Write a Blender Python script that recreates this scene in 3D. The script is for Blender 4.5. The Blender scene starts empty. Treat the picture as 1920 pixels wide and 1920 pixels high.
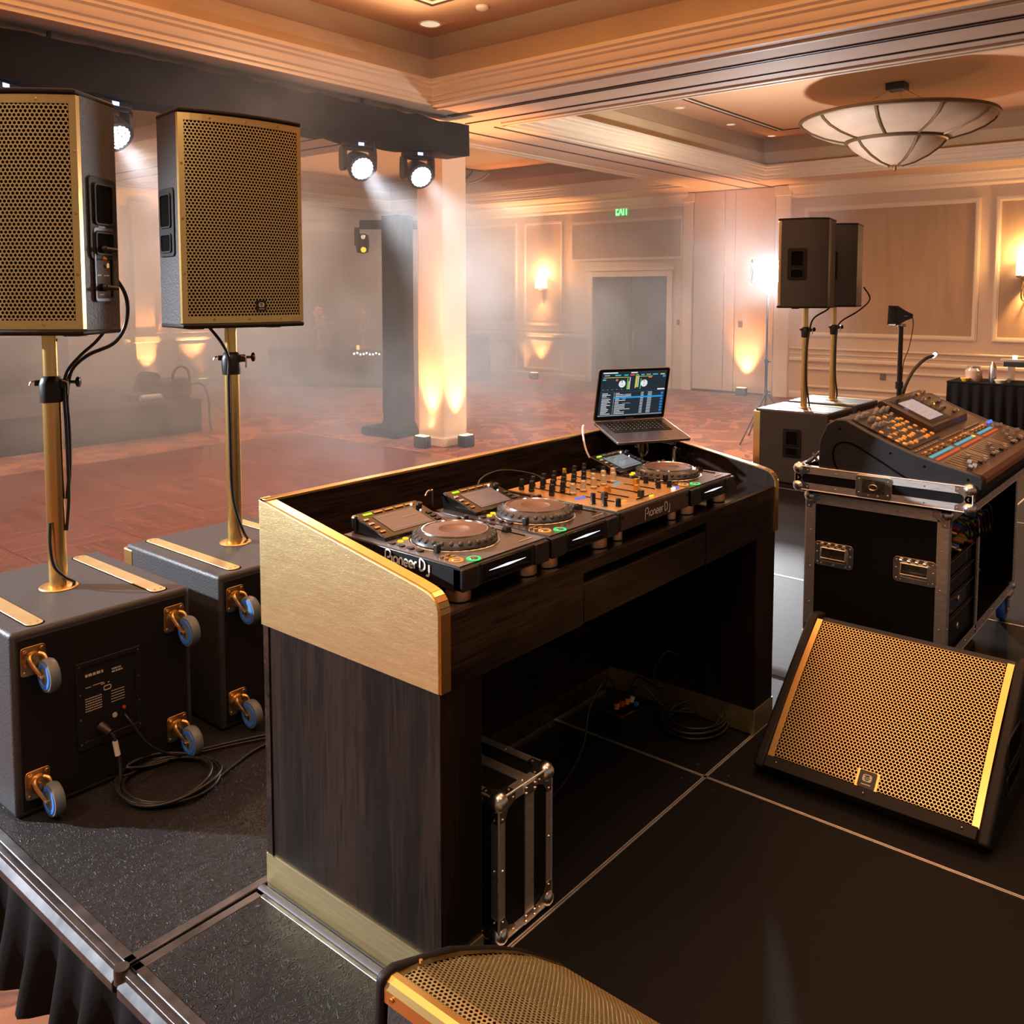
import bpy, bmesh, math, random
from mathutils import Vector, Matrix

# ------------------------------------------------------------------ camera, world, exposure, main lights
R = math.radians
scene = bpy.context.scene
C = scene.collection
cam_data = bpy.data.cameras.new('camera')
cam_data.sensor_width = 36
cam_data.lens = 1680 / 1920 * 36
cam_data.shift_y = -0.15
cam_data.clip_start = 0.05
cam_data.clip_end = 200
cam = bpy.data.objects.new('camera', cam_data)
C.objects.link(cam)
cam.location = (0, 0, 1.77)
cam.rotation_euler = (R(90 - 4.2213), 0, R(39.8295 - 90))
scene.camera = cam

world = bpy.data.worlds.new('world')
scene.world = world
world.use_nodes = True
world.node_tree.nodes['Background'].inputs[0].default_value = (0.85, 0.66, 0.52, 1)
world.node_tree.nodes['Background'].inputs[1].default_value = 0.25

vs = scene.view_settings
vs.view_transform = 'Standard'
vs.look = 'None'
vs.gamma = 1
vs.use_curve_mapping = False
vs.exposure = 0.0
scene.cycles.max_bounces = 6
scene.cycles.diffuse_bounces = 3
scene.cycles.glossy_bounces = 3
scene.cycles.transmission_bounces = 3
scene.cycles.volume_bounces = 0
scene.cycles.volume_step_rate = 1.0
scene.cycles.volume_max_steps = 64
scene.cycles.caustics_reflective = False
scene.cycles.caustics_refractive = False
scene.cycles.sample_clamp_indirect = 4

AMBER = (1.0, 0.41, 0.16)
WARM = (1.0, 0.86, 0.68)
COOL = (0.86, 0.92, 1.0)


def light(kind, name, loc, energy, color, target=None, angle=60, blend=0.6, radius=0.05, size=None, vol=1.0):
    d = bpy.data.lights.new(name, kind)
    d.energy = energy
    d.color = color
    if kind == 'SPOT':
        d.spot_size = R(angle)
        d.spot_blend = blend
    if kind in ('SPOT', 'POINT'):
        d.shadow_soft_size = radius
    if kind == 'AREA':
        d.shape = 'RECTANGLE'
        d.size, d.size_y = size
    d.volume_factor = vol
    o = bpy.data.objects.new(name, d)
    C.objects.link(o)
    o.location = loc
    if target is not None:
        o.rotation_euler = (Vector(target) - Vector(loc)).to_track_quat('-Z', 'Y').to_euler()
    return o


# recessed ceiling downlights over the stage and behind it (warm, dimmed)
for (x, y) in [(-2.2, -2.2), (2.2, -1.8), (5.2, 1.0), (-1.8, 2.4)]:
    light('SPOT', 'downlight', (x, y, 4.78), 120, WARM, (x * 0.8 + 0.6, y * 0.8 + 0.4, 0), 100, 0.8, 0.25)
# cove light glowing inside each ceiling tray
for (x, y, sx, sy, e) in [(3.0, 3.2, 8, 8, 680), (13.6, 3.6, 5, 7, 15), (13.6, 15.0, 5, 7, 70), (3.0, 15.0, 8, 7, 180)]:
    light('AREA', 'cove_light', (x, y, 4.55), e, (1.0, 0.70, 0.44), (x, y, 9), size=(sx, sy), vol=0)
# unseen warm fill light added high above the camera
light('POINT', 'overhead_fill', (0.6, 0.6, 4.0), 62, (1.0, 0.84, 0.66), radius=0.6)
# warm fill spots added under the ceiling to brighten ballroom and haze
for (x, y, e) in [(5.2, 6.4, 800), (11.5, 2.0, 300), (15.2, 5.6, 270), (12.5, 6.6, 600), (6.5, 11.5, 1350), (12.5, 11.5, 1000), (15.5, 13.0, 800), (6.0, 15.5, 1200), (12.0, 16.5, 1100), (1.5, 12.5, 1100), (16.0, 1.0, 240), (-2.4, 3.2, 650)]:
    light('SPOT', 'ballroom_fill', (x, y, 4.7), e, (1.0, 0.56, 0.29) if x > 10 and y < 8 else (1.0, 0.66, 0.49), (x, y, 0), 140, 0.9, 0.25, vol=1.0)
# work light on its stand at the far side, shining back at the stage
light('SPOT', 'work_light', (12.42, 5.50, 2.07), 900, (0.93, 0.96, 1.0), (4.4, 1.9, 0.2), 62, 0.5, 0.22, vol=0.5)
light('POINT', 'work_light_spill', (12.35, 5.42, 2.07), 480, (0.93, 0.96, 1.0), radius=0.2, vol=1.0)


# ------------------------------------------------------------------ materials
def mat(name, col, rough=0.5, metal=0.0, var=None, bump=None, emit=None, coat=0.0, spec=0.5, stretch=None, alpha=None, trans=0.0):
    m = bpy.data.materials.new(name)
    m.use_nodes = True
    nt = m.node_tree
    b = nt.nodes['Principled BSDF']
    b.inputs['Base Color'].default_value = (*col, 1)
    b.inputs['Roughness'].default_value = rough
    b.inputs['Metallic'].default_value = metal
    b.inputs['Specular IOR Level'].default_value = spec
    b.inputs['Coat Weight'].default_value = coat
    b.inputs['Transmission Weight'].default_value = trans
    if alpha is not None:
        b.inputs['Alpha'].default_value = alpha
    if emit:
        b.inputs['Emission Color'].default_value = (*emit[0], 1)
        b.inputs['Emission Strength'].default_value = emit[1]
    if var or bump:
        tc = nt.nodes.new('ShaderNodeTexCoord')
        mp = nt.nodes.new('ShaderNodeMapping')
        nt.links.new(tc.outputs['Object'], mp.inputs[0])
        if stretch:
            mp.inputs['Scale'].default_value = stretch
    if var:
        n = nt.nodes.new('ShaderNodeTexNoise')
        n.inputs['Scale'].default_value = var[0]
        n.inputs['Detail'].default_value = 4
        nt.links.new(mp.outputs[0], n.inputs['Vector'])
        r = nt.nodes.new('ShaderNodeValToRGB')
        r.color_ramp.elements[0].position = 0.32
        r.color_ramp.elements[1].position = 0.68
        r.color_ramp.elements[0].color = (*[c * (1 - var[1]) for c in col], 1)
        c2 = var[2] if len(var) > 2 else [min(1, c * (1 + var[1])) for c in col]
        r.color_ramp.elements[1].color = (*c2, 1)
        nt.links.new(n.outputs['Fac'], r.inputs[0])
        nt.links.new(r.outputs[0], b.inputs['Base Color'])
    if bump:
        n2 = nt.nodes.new('ShaderNodeTexNoise')
        n2.inputs['Scale'].default_value = bump[0]
        n2.inputs['Detail'].default_value = 3
        nt.links.new(mp.outputs[0], n2.inputs['Vector'])
        bp = nt.nodes.new('ShaderNodeBump')
        bp.inputs['Strength'].default_value = bump[1]
        bp.inputs['Distance'].default_value = bump[2] if len(bump) > 2 else 0.002
        nt.links.new(n2.outputs['Fac'], bp.inputs['Height'])
        nt.links.new(bp.outputs[0], b.inputs['Normal'])
    return m


def emis(name, col, s):
    return mat(name, (0, 0, 0), 1, emit=(col, s), spec=0)


PAINT = mat('textured_black_paint', (0.040, 0.040, 0.043), 0.5, bump=(120, 0.7, 0.003), spec=0.45)
CABPAINT = mat('cabinet_charcoal_paint', (0.011, 0.010, 0.010), 0.55, bump=(230, 0.35, 0.001), spec=0.22)
BLACKPL = mat('black_plastic', (0.012, 0.012, 0.013), 0.38, bump=(400, 0.1, 0.0004))
BLACKGL = mat('gloss_black_plastic', (0.008, 0.008, 0.008), 0.12)
BLACKMT = mat('matt_black', (0.008, 0.008, 0.008), 0.75)
RUBBER = mat('cable_rubber', (0.012, 0.012, 0.012), 0.42)
VOID = mat('recess_black', (0.003, 0.003, 0.003), 0.9, spec=0.05)
GOLD = mat('gold_grille_metal', (0.78, 0.60, 0.27), 0.36, 0.85)
GOLDTRIM = mat('gold_trim_metal', (0.98, 0.67, 0.26), 0.28, 1.0, bump=(60, 0.1, 0.0004), stretch=(1, 1, 12))
GOLDPOLE = mat('polished_gold_tube', (1.0, 0.68, 0.25), 0.27, 1.0)
BRASS = mat('brushed_brass_sheet', (0.98, 0.78, 0.40), 0.36, 1.0, var=(9, 0.10), bump=(70, 0.45, 0.0008), stretch=(1, 1, 16))
BRASSDK = mat('aged_brass', (0.62, 0.40, 0.16), 0.32, 1.0, var=(30, 0.3))
COPPER = mat('copper_foot_metal', (1.0, 0.66, 0.40), 0.34, 1.0)
CHROME = mat('case_steel', (0.82, 0.80, 0.76), 0.26, 1.0, var=(60, 0.15))
ALU = mat('case_aluminium', (0.84, 0.80, 0.76), 0.45, 1.0, var=(20, 0.12), bump=(90, 0.15, 0.0004), stretch=(1, 1, 6))
RAIL = mat('deck_edge_aluminium', (0.10, 0.10, 0.105), 0.4, 0.85, var=(14, 0.35), bump=(12, 0.3, 0.002))
LAMIN = mat('case_black_laminate', (0.006, 0.006, 0.006), 0.6, bump=(300, 0.1, 0.0004), spec=0.15)
WHITEPR = mat('white_print', (0.75, 0.73, 0.68), 0.5)
CREAMPR = mat('cream_print', (0.62, 0.57, 0.47), 0.45)
REDPR = mat('red_plastic', (0.65, 0.06, 0.02), 0.35)
ORANGEPR = mat('orange_plastic', (0.80, 0.22, 0.03), 0.4)
BLUEWH = mat('blue_wheel_core', (0.04, 0.20, 0.80), 0.4)
GREYWH = mat('grey_wheel_tread', (0.12, 0.15, 0.17), 0.45)
LASER = mat('laptop_grey_aluminium', (0.30, 0.28, 0.27), 0.34, 0.9)


def wood(name, c1, c2, rough, axis='z', scale=26, bump=0.4):
    m = bpy.data.materials.new(name)
    m.use_nodes = True
    nt = m.node_tree
    b = nt.nodes['Principled BSDF']
    b.inputs['Roughness'].default_value = rough
    b.inputs['Specular IOR Level'].default_value = 0.18
    tc = nt.nodes.new('ShaderNodeTexCoord')
    mp = nt.nodes.new('ShaderNodeMapping')
    mp.inputs['Scale'].default_value = {'z': (1, 1, 0.06), 'x': (0.06, 1, 1), 'y': (1, 0.06, 1)}[axis]
    nt.links.new(tc.outputs['Object'], mp.inputs[0])
    n0 = nt.nodes.new('ShaderNodeTexNoise')
    n0.inputs['Scale'].default_value = 5
    n0.inputs['Distortion'].default_value = 1.2
    nt.links.new(mp.outputs[0], n0.inputs['Vector'])
    n = nt.nodes.new('ShaderNodeTexNoise')
    n.inputs['Scale'].default_value = scale * 4
    n.inputs['Detail'].default_value = 6
    n.inputs['Distortion'].default_value = 0.5
    nt.links.new(mp.outputs[0], n.inputs['Vector'])
    ad = nt.nodes.new('ShaderNodeMath')
    ad.operation = 'MULTIPLY'
    nt.links.new(n0.outputs['Fac'], ad.inputs[0])
    nt.links.new(n.outputs['Fac'], ad.inputs[1])
    r = nt.nodes.new('ShaderNodeValToRGB')
    r.color_ramp.elements[0].position = 0.17
    r.color_ramp.elements[1].position = 0.36
    r.color_ramp.elements[0].color = (*c1, 1)
    r.color_ramp.elements[1].color = (*c2, 1)
    nt.links.new(ad.outputs[0], r.inputs[0])
    nt.links.new(r.outputs[0], b.inputs['Base Color'])
    bp = nt.nodes.new('ShaderNodeBump')
    bp.inputs['Strength'].default_value = bump
    bp.inputs['Distance'].default_value = 0.001
    nt.links.new(ad.outputs[0], bp.inputs['Height'])
    nt.links.new(bp.outputs[0], b.inputs['Normal'])
    return m


WOODZ = wood('ebony_wood_upright', (0.005, 0.003, 0.002), (0.024, 0.012, 0.007), 0.5, 'z')
WOODX = wood('ebony_wood_lengthwise', (0.007, 0.004, 0.003), (0.045, 0.026, 0.016), 0.42, 'x')
PARQ = wood('red_parquet', (0.135, 0.040, 0.022), (0.22, 0.072, 0.040), 0.17, 'x', 12, 0.1)
PARQ2 = wood('red_parquet_cross', (0.125, 0.036, 0.020), (0.21, 0.068, 0.038), 0.18, 'y', 12, 0.1)


def carpet_mat():
    m = bpy.data.materials.new('swirl_carpet')
    m.use_nodes = True
    nt = m.node_tree
    b = nt.nodes['Principled BSDF']
    b.inputs['Roughness'].default_value = 0.95
    tc = nt.nodes.new('ShaderNodeTexCoord')
    n = nt.nodes.new('ShaderNodeTexNoise')
    n.inputs['Scale'].default_value = 1.1
    n.inputs['Detail'].default_value = 3
    n.inputs['Distortion'].default_value = 2.6
    nt.links.new(tc.outputs['Object'], n.inputs['Vector'])
    r = nt.nodes.new('ShaderNodeValToRGB')
    e = r.color_ramp.elements
    e[0].position, e[0].color = 0.36, (0.15, 0.048, 0.024, 1)
    e[1].position, e[1].color = 0.66, (0.28, 0.095, 0.035, 1)
    k = e.new(0.47)
    k.color = (0.20, 0.066, 0.028, 1)
    k = e.new(0.50)
    k.color = (0.11, 0.036, 0.020, 1)
    k = e.new(0.54)
    k.color = (0.31, 0.115, 0.045, 1)
    nt.links.new(n.outputs['Fac'], r.inputs[0])
    nt.links.new(r.outputs[0], b.inputs['Base Color'])
    return m


def deck_mat(nm='pebbled_black_deck', strength=0.85, base=0.013, spec=0.15):
    m = bpy.data.materials.new(nm)
    m.use_nodes = True
    nt = m.node_tree
    b = nt.nodes['Principled BSDF']
    b.inputs['Base Color'].default_value = (base, base * 0.96, base * 0.98, 1)
    b.inputs['Roughness'].default_value = 0.52
    b.inputs['Specular IOR Level'].default_value = spec
    tc = nt.nodes.new('ShaderNodeTexCoord')
    n = nt.nodes.new('ShaderNodeTexNoise')
    n.inputs['Scale'].default_value = 32
    n.inputs['Detail'].default_value = 1
    n.inputs['Distortion'].default_value = 2.2
    nt.links.new(tc.outputs['Object'], n.inputs['Vector'])
    r = nt.nodes.new('ShaderNodeValToRGB')
    e = r.color_ramp.elements
    e[0].position, e[0].color = 0.44, (0, 0, 0, 1)
    e[1].position, e[1].color = 0.56, (0, 0, 0, 1)
    k = e.new(0.5)
    k.color = (1, 1, 1, 1)
    nt.links.new(n.outputs['Fac'], r.inputs[0])
    bp = nt.nodes.new('ShaderNodeBump')
    bp.inputs['Strength'].default_value = strength
    bp.inputs['Distance'].default_value = 0.0035
    nt.links.new(r.outputs[0], bp.inputs['Height'])
    nt.links.new(bp.outputs[0], b.inputs['Normal'])
    return m


CARPET = carpet_mat()
DECK = deck_mat('pebbled_black_deck', 0.85, 0.016, 0.22)
DECKS_ = deck_mat('smooth_black_deck', 0.12, 0.009, 0.10)
PLASTER = mat('warm_plaster', (0.70, 0.53, 0.36), 0.7)
TRIMP = mat('cream_trim_paint', (0.82, 0.68, 0.48), 0.6)
FABRICW = mat('tan_wall_fabric', (0.48, 0.33, 0.20), 0.85, var=(6, 0.08), stretch=(1, 1, 0.15))
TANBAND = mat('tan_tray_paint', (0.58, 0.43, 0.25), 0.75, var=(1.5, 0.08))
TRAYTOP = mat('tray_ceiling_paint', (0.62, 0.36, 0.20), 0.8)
SHADEBAND = mat('tray_band_painted_shade', (0.42, 0.28, 0.165), 0.8)  # weaker cove light on the upper band, put into its colour
GROOVE = mat('dark_track_groove', (0.05, 0.03, 0.025), 0.6)
CLOTH = mat('black_cloth', (0.008, 0.007, 0.008), 0.9, bump=(25, 0.5, 0.01), spec=0.15)
SKIRT = mat('black_skirt_satin', (0.0045, 0.004, 0.0045), 0.75, bump=(30, 0.3, 0.004), spec=0.12)


# ------------------------------------------------------------------ mesh helpers
class MB:
    def __init__(s):
        s.v, s.f, s.m = [], [], []

    def add(s, vs_, fs, mi=0):
        o = len(s.v)
        s.v += [tuple(p) for p in vs_]
        s.f += [tuple(i + o for i in f) for f in fs]
        s.m += [mi] * len(fs)
        return s

    def box(s, x0, y0, z0, x1, y1, z1, mi=0):
        return s.add([(x0, y0, z0), (x1, y0, z0), (x1, y1, z0), (x0, y1, z0), (x0, y0, z1), (x1, y0, z1), (x1, y1, z1), (x0, y1, z1)],
                     [(0, 3, 2, 1), (4, 5, 6, 7), (0, 1, 5, 4), (1, 2, 6, 5), (2, 3, 7, 6), (3, 0, 4, 7)], mi)

    def cbox(s, c, d, mi=0):
        return s.box(c[0] - d[0] / 2, c[1] - d[1] / 2, c[2] - d[2] / 2, c[0] + d[0] / 2, c[1] + d[1] / 2, c[2] + d[2] / 2, mi)

    def quad(s, pts, mi=0):
        return s.add(pts, [tuple(range(len(pts)))], mi)

    def prism(s, poly, axis, a, b, mi=0):
        n = len(poly)
        P = {'x': lambda p, t: (t, p[0], p[1]), 'y': lambda p, t: (p[0], t, p[1]), 'z': lambda p, t: (p[0], p[1], t)}[axis]
        return s.add([P(p, a) for p in poly] + [P(p, b) for p in poly],
                     [tuple(range(n)), tuple(range(2 * n - 1, n - 1, -1))] + [(i, (i + 1) % n, n + (i + 1) % n, n + i) for i in range(n)], mi)

    def ring(s, outer, inner, axis, a, b, mi=0):
        """a flat plate with a hole: outer and inner loops of the same length"""
        n = len(outer)
        P = {'x': lambda p, t: (t, p[0], p[1]), 'y': lambda p, t: (p[0], t, p[1]), 'z': lambda p, t: (p[0], p[1], t)}[axis]
        vs_ = [P(p, a) for p in outer] + [P(p, a) for p in inner] + [P(p, b) for p in outer] + [P(p, b) for p in inner]
        fs = []
        for i in range(n):
            j = (i + 1) % n
            fs += [(i, j, n + j, n + i), (2 * n + j, 2 * n + i, 3 * n + i, 3 * n + j), (j, i, 2 * n + i, 2 * n + j), (n + i, n + j, 3 * n + j, 3 * n + i)]
        return s.add(vs_, fs, mi)

    def cyl(s, p0, p1, r0, r1=None, n=16, mi=0, caps=True):
        p0, p1 = Vector(p0), Vector(p1)
        r1 = r0 if r1 is None else r1
        d = (p1 - p0).normalized()
        u = d.orthogonal().normalized()
        w = d.cross(u)
        vs_ = []
        for p, r in ((p0, r0), (p1, r1)):
            for i in range(n):
                a = 2 * math.pi * i / n
                vs_.append(p + u * (r * math.cos(a)) + w * (r * math.sin(a)))
        fs = [(i, (i + 1) % n, n + (i + 1) % n, n + i) for i in range(n)]
        if caps:
            fs += [tuple(range(n - 1, -1, -1)), tuple(range(n, 2 * n))]
        return s.add(vs_, fs, mi)

    def tube(s, pts, r, n=8, closed=False, mi=0):
        pts = [Vector(p) for p in pts]
        k = len(pts)
        vs_, fs = [], []
        up = None
        for i, p in enumerate(pts):
            a = pts[(i - 1) % k] if (closed or i > 0) else p
            b = pts[(i + 1) % k] if (closed or i < k - 1) else p
            t = (b - a)
            t = t.normalized() if t.length > 1e-9 else Vector((0, 0, 1))
            if up is None:
                up = t.orthogonal().normalized()
            up = (up - t * up.dot(t))
            up = up.normalized() if up.length > 1e-6 else t.orthogonal().normalized()
            w = t.cross(up)
            rr = r[i] if isinstance(r, (list, tuple)) else r
            for j in range(n):
                g = 2 * math.pi * j / n
                vs_.append(p + up * (rr * math.cos(g)) + w * (rr * math.sin(g)))
        for i in range(k if closed else k - 1):
            o, q = i * n, ((i + 1) % k) * n
            fs += [(o + j, o + (j + 1) % n, q + (j + 1) % n, q + j) for j in range(n)]
        if not closed:
            fs += [tuple(range(n - 1, -1, -1)), tuple(range((k - 1) * n, k * n))]
        return s.add(vs_, fs, mi)

    def lathe(s, prof, c=(0, 0, 0), n=32, mi=0, rot=None, closed=True):
        """profile of (radius, height) spun about local z at c"""
        c = Vector(c)
        vs_, fs = [], []
        st_ = []
        for (r, h) in prof:
            st_.append(len(vs_))
            for i in range(n if r > 1e-5 else 1):
                a = 2 * math.pi * i / n
                p = Vector((r * math.cos(a), r * math.sin(a), h))
                if rot:
                    p = rot @ p
                vs_.append(c + p)
        k = len(prof)
        for i in range(k - 1):
            a, b = st_[i], st_[i + 1]
            za, zb = prof[i][0] <= 1e-5, prof[i + 1][0] <= 1e-5
            for j in range(n):
                q = (j + 1) % n
                if za and zb:
                    continue
                fs.append((a, b + q, b + j) if za else ((a + j, a + q, b) if zb else (a + j, a + q, b + q, b + j)))
        if closed:
            if prof[0][0] > 1e-5:
                fs.append(tuple(range(n - 1, -1, -1)))
            if prof[-1][0] > 1e-5:
                fs.append(tuple(range(st_[-1], st_[-1] + n)))
        return s.add(vs_, fs, mi)

    def ball(s, c, r, mi=0, n=10, sq=(1, 1, 1)):
        c = Vector(c)
        vs_ = [c + Vector((0, 0, r * sq[2]))]
        m = n // 2
        for i in range(1, m):
            t = math.pi * i / m
            for j in range(n):
                a = 2 * math.pi * j / n
                vs_.append(c + Vector((r * sq[0] * math.sin(t) * math.cos(a), r * sq[1] * math.sin(t) * math.sin(a), r * sq[2] * math.cos(t))))
        vs_.append(c - Vector((0, 0, r * sq[2])))
        fs = [(0, 1 + j, 1 + (j + 1) % n) for j in range(n)]
        for i in range(m - 2):
            o = 1 + i * n
            fs += [(o + j, o + n + j, o + n + (j + 1) % n, o + (j + 1) % n) for j in range(n)]
        o = 1 + (m - 2) * n
        fs += [(o + j, len(vs_) - 1, o + (j + 1) % n) for j in range(n)]
        return s.add(vs_, fs, mi)

    def build(s, name, mats, parent=None, bevel=0, loc=None, rot=None, angle=32, fix=True, segs=2):
        me = bpy.data.meshes.new(name)
        me.from_pydata(s.v, [], s.f)
        if not isinstance(mats, (list, tuple)):
            mats = [mats]
        for m in mats:
            me.materials.append(m)
        me.polygons.foreach_set('material_index', s.m)
        if fix:
            bm = bmesh.new()
            bm.from_mesh(me)
            bmesh.ops.recalc_face_normals(bm, faces=bm.faces)
            bm.to_mesh(me)
            bm.free()
        me.polygons.foreach_set('use_smooth', [True] * len(me.polygons))
        me.set_sharp_from_angle(angle=R(angle))
        me.update()
        o = bpy.data.objects.new(name, me)
        C.objects.link(o)
        if parent:
            o.parent = parent
        if loc:
            o.location = loc
        if rot:
            o.rotation_euler = rot
        if name.endswith(('_screws', 'rivets', '_print', '_dimples', '_legends', '_picture')):
            o['kind'] = 'stuff'   # each of these is too small to pick apart
        if bevel:
            b = o.modifiers.new('edge', 'BEVEL')
            b.width = bevel
            b.segments = segs
            b.limit_method = 'ANGLE'
            b.angle_limit = R(40)
            b.harden_normals = False
        return o


def tag(o, label=None, cat=None, group=None, kind=None):
    if label:
        o['label'] = label
    if cat:
        o['category'] = cat
    if group:
        o['group'] = group
    if kind:
        o['kind'] = kind
    return o


def thing(name, label, cat, loc=(0, 0, 0), rz=0.0, group=None, rot=None):
    o = bpy.data.objects.new(name, None)
    o.empty_display_size = 0.1
    C.objects.link(o)
    o.location = loc
    o.rotation_euler = rot if rot else (0, 0, rz)
    return tag(o, label, cat, group)


def st(o):
    o['kind'] = 'structure'
    return o


def inst(o, parent=None, loc=None, rot=None, name=None):
    c = o.copy()
    if name:
        c.name = name
    C.objects.link(c)
    c.parent = parent if parent else o.parent
    if loc is not None:
        c.location = loc
    if rot is not None:
        c.rotation_euler = rot
    return c


def dup(root, loc, rz, label, group=None, rot=None):
    """a thing with copies of its parts and sub-parts"""
    kids = {}
    for o in list(C.objects):
        kids.setdefault(o.parent, []).append(o)

    def rec(o, parent):
        c = o.copy()
        C.objects.link(c)
        c.parent = parent
        for k in kids.get(o, []):
            rec(k, c)
        return c
    r = rec(root, None)
    r.location = loc
    r.rotation_euler = rot if rot else (0, 0, rz)
    r['label'] = label
    if group:
        r['group'] = group
    return r


def spline(pts, n=8):
    pts = [Vector(p) for p in pts]
    out = []
    for i in range(len(pts) - 1):
        p0 = pts[max(i - 1, 0)]
        p1, p2 = pts[i], pts[i + 1]
        p3 = pts[min(i + 2, len(pts) - 1)]
        for k in range(n):
            t = k / n
            out.append(0.5 * ((2 * p1) + (p2 - p0) * t + (2 * p0 - 5 * p1 + 4 * p2 - p3) * t * t + (3 * p1 - p0 - 3 * p2 + p3) * t ** 3))
    out.append(pts[-1])
    return out


def rrect(cx, cy, w, h, r, n=4):
    pts = []
    for (sx, sy, a0) in ((1, 1, 0), (-1, 1, 90), (-1, -1, 180), (1, -1, 270)):
        for i in range(n + 1):
            a = R(a0 + 90 * i / n)
            pts.append((cx + sx * (w / 2 - r) + r * math.cos(a), cy + sy * (h / 2 - r) + r * math.sin(a)))
    return pts


def perf(mb, F, u0, u1, v0, v1, pitch, hole, depth=0.0015, mi=0):
    """perforated sheet: hexagonal cells with a six sided hole each, mapped on the surface F(u, v, inset)"""
    rowh = pitch * 0.8660254
    s = pitch / 2 / math.cos(R(30))
    rows = int((v1 - v0) / rowh)
    cols = int((u1 - u0) / pitch)
    ou = (u1 - u0 - cols * pitch) / 2
    ov = (v1 - v0 - rows * rowh) / 2
    cs = [(math.cos(R(60 * i + 30)), math.sin(R(60 * i + 30))) for i in range(6)]
    for j in range(rows):
        for i in range(cols - (j % 2)):
            cx = u0 + ou + pitch * (i + 0.5 + 0.5 * (j % 2))
            cy = v0 + ov + rowh * (j + 0.5)
            o = len(mb.v)
            for rad, ins in ((s, 0.0), (hole, 0.0), (hole, depth)):
                for (a, b) in cs:
                    mb.v.append(F(cx + rad * a, cy + rad * b, ins))
            for k in range(6):
                q = (k + 1) % 6
                mb.f.append((o + k, o + q, o + 6 + q, o + 6 + k))
                mb.f.append((o + 6 + k, o + 6 + q, o + 12 + q, o + 12 + k))
                mb.m += [mi, mi]


# ------------------------------------------------------------------ lettering made of strokes
GLY = {
    'P': ([(0.04, -0.30), (0.04, 0.62), (0.10, 0.88), (0.34, 1.0), (0.60, 0.90), (0.66, 0.62), (0.52, 0.38), (0.26, 0.36)], 0.78),
    'i': ([(0.05, 0.0), (0.05, 0.55)], 0.24),
    'o': ([(0.28, 0.56), (0.06, 0.44), (0.06, 0.12), (0.28, 0.0), (0.50, 0.12), (0.50, 0.44), (0.28, 0.56)], 0.66),
    'n': ([(0.05, 0.0), (0.05, 0.40), (0.24, 0.56), (0.42, 0.42), (0.42, 0.0)], 0.58),
    'e': ([(0.08, 0.28), (0.48, 0.30), (0.40, 0.52), (0.22, 0.56), (0.05, 0.40), (0.06, 0.12), (0.24, 0.0), (0.46, 0.06)], 0.60),
    'r': ([(0.05, 0.0), (0.05, 0.40), (0.18, 0.55), (0.34, 0.55)], 0.42),
    ' ': (None, 0.22),
    'D': ([(0.06, 0.0), (0.06, 0.90), (0.36, 0.88), (0.60, 0.66), (0.60, 0.26), (0.36, 0.02), (0.06, 0.0)], 0.78),
    'J': ([(0.32, 0.62), (0.32, -0.14), (0.18, -0.30), (0.0, -0.26)], 0.45),
}


def strokes(text, h, place, mi=0, w=0.075):
    """flat rounded ribbon letters; place(u, v, d) gives a point on the surface"""
    mb = MB()
    x = 0.0
    for ch in text:
        g, adv = GLY[ch]
        if g:
            pts = spline([(p[0], p[1], 0) for p in g], 3) if ch not in 'i' else [Vector((p[0], p[1], 0)) for p in g]
            L = []
            for i, p in enumerate(pts):
                a, b = pts[max(i - 1, 0)], pts[min(i + 1, len(pts) - 1)]
                t = (b - a).normalized()
                nrm = Vector((-t.y, t.x, 0))
                L.append((p + nrm * w, p - nrm * w))
            for i in range(len(L) - 1):
                q = [L[i][0], L[i][1], L[i + 1][1], L[i + 1][0]]
                top = [place((x + k.x) * h, k.y * h, 0.0012) for k in q]
                mb.quad(top, mi)
        x += adv
    return mb, x * h


def textmesh(s, size, mats, name, parent=None, loc=(0, 0, 0), rot=(0, 0, 0), ext=0.001, bold=False):
    cu = bpy.data.curves.new('lettering', 'FONT')
    cu.body = s
    cu.size = size
    cu.extrude = ext
    cu.align_x = 'CENTER'
    cu.align_y = 'CENTER'
    if bold:
        cu.offset = size * 0.02
    tmp = bpy.data.objects.new('lettering', cu)
    C.objects.link(tmp)
    dg = bpy.context.evaluated_depsgraph_get()
    me = bpy.data.meshes.new_from_object(tmp.evaluated_get(dg))
    bpy.data.objects.remove(tmp)
    me.materials.clear()
    me.materials.append(mats)
    o = bpy.data.objects.new(name, me)
    C.objects.link(o)
    o.parent = parent
    o.location = loc
    o.rotation_euler = rot
    return o

# ================================================================== THE ROOM
FZ = -0.45          # ballroom floor
SO = 4.0            # beam soffit
XW, YW = 18.2, 19.7  # far wall, side wall
st(MB().box(-8, -8, FZ - 0.1, XW + 0.3, YW + 0.3, FZ).build('floor', CARPET))

ceiling = st(thing('ceiling', None, None))
m = MB()
m.box(7.8, -7, SO, 9.3, YW, 4.85)
m.box(-7, 7.77, SO, 7.8, 9.45, 4.85)
m.box(9.3, 7.77, SO, 17.15, 9.45, 4.85)
m.box(17.15, -7, SO, XW + 0.2, YW, 4.85)
m.box(-7, 18.7, SO, 17.15, YW + 0.2, 4.85)
m.build('ceiling_beam', PLASTER, ceiling)
MB().box(-8, -8, 4.8, XW + 0.2, YW + 0.2, 4.95).build('tray_ceiling', TRAYTOP, ceiling)

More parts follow.
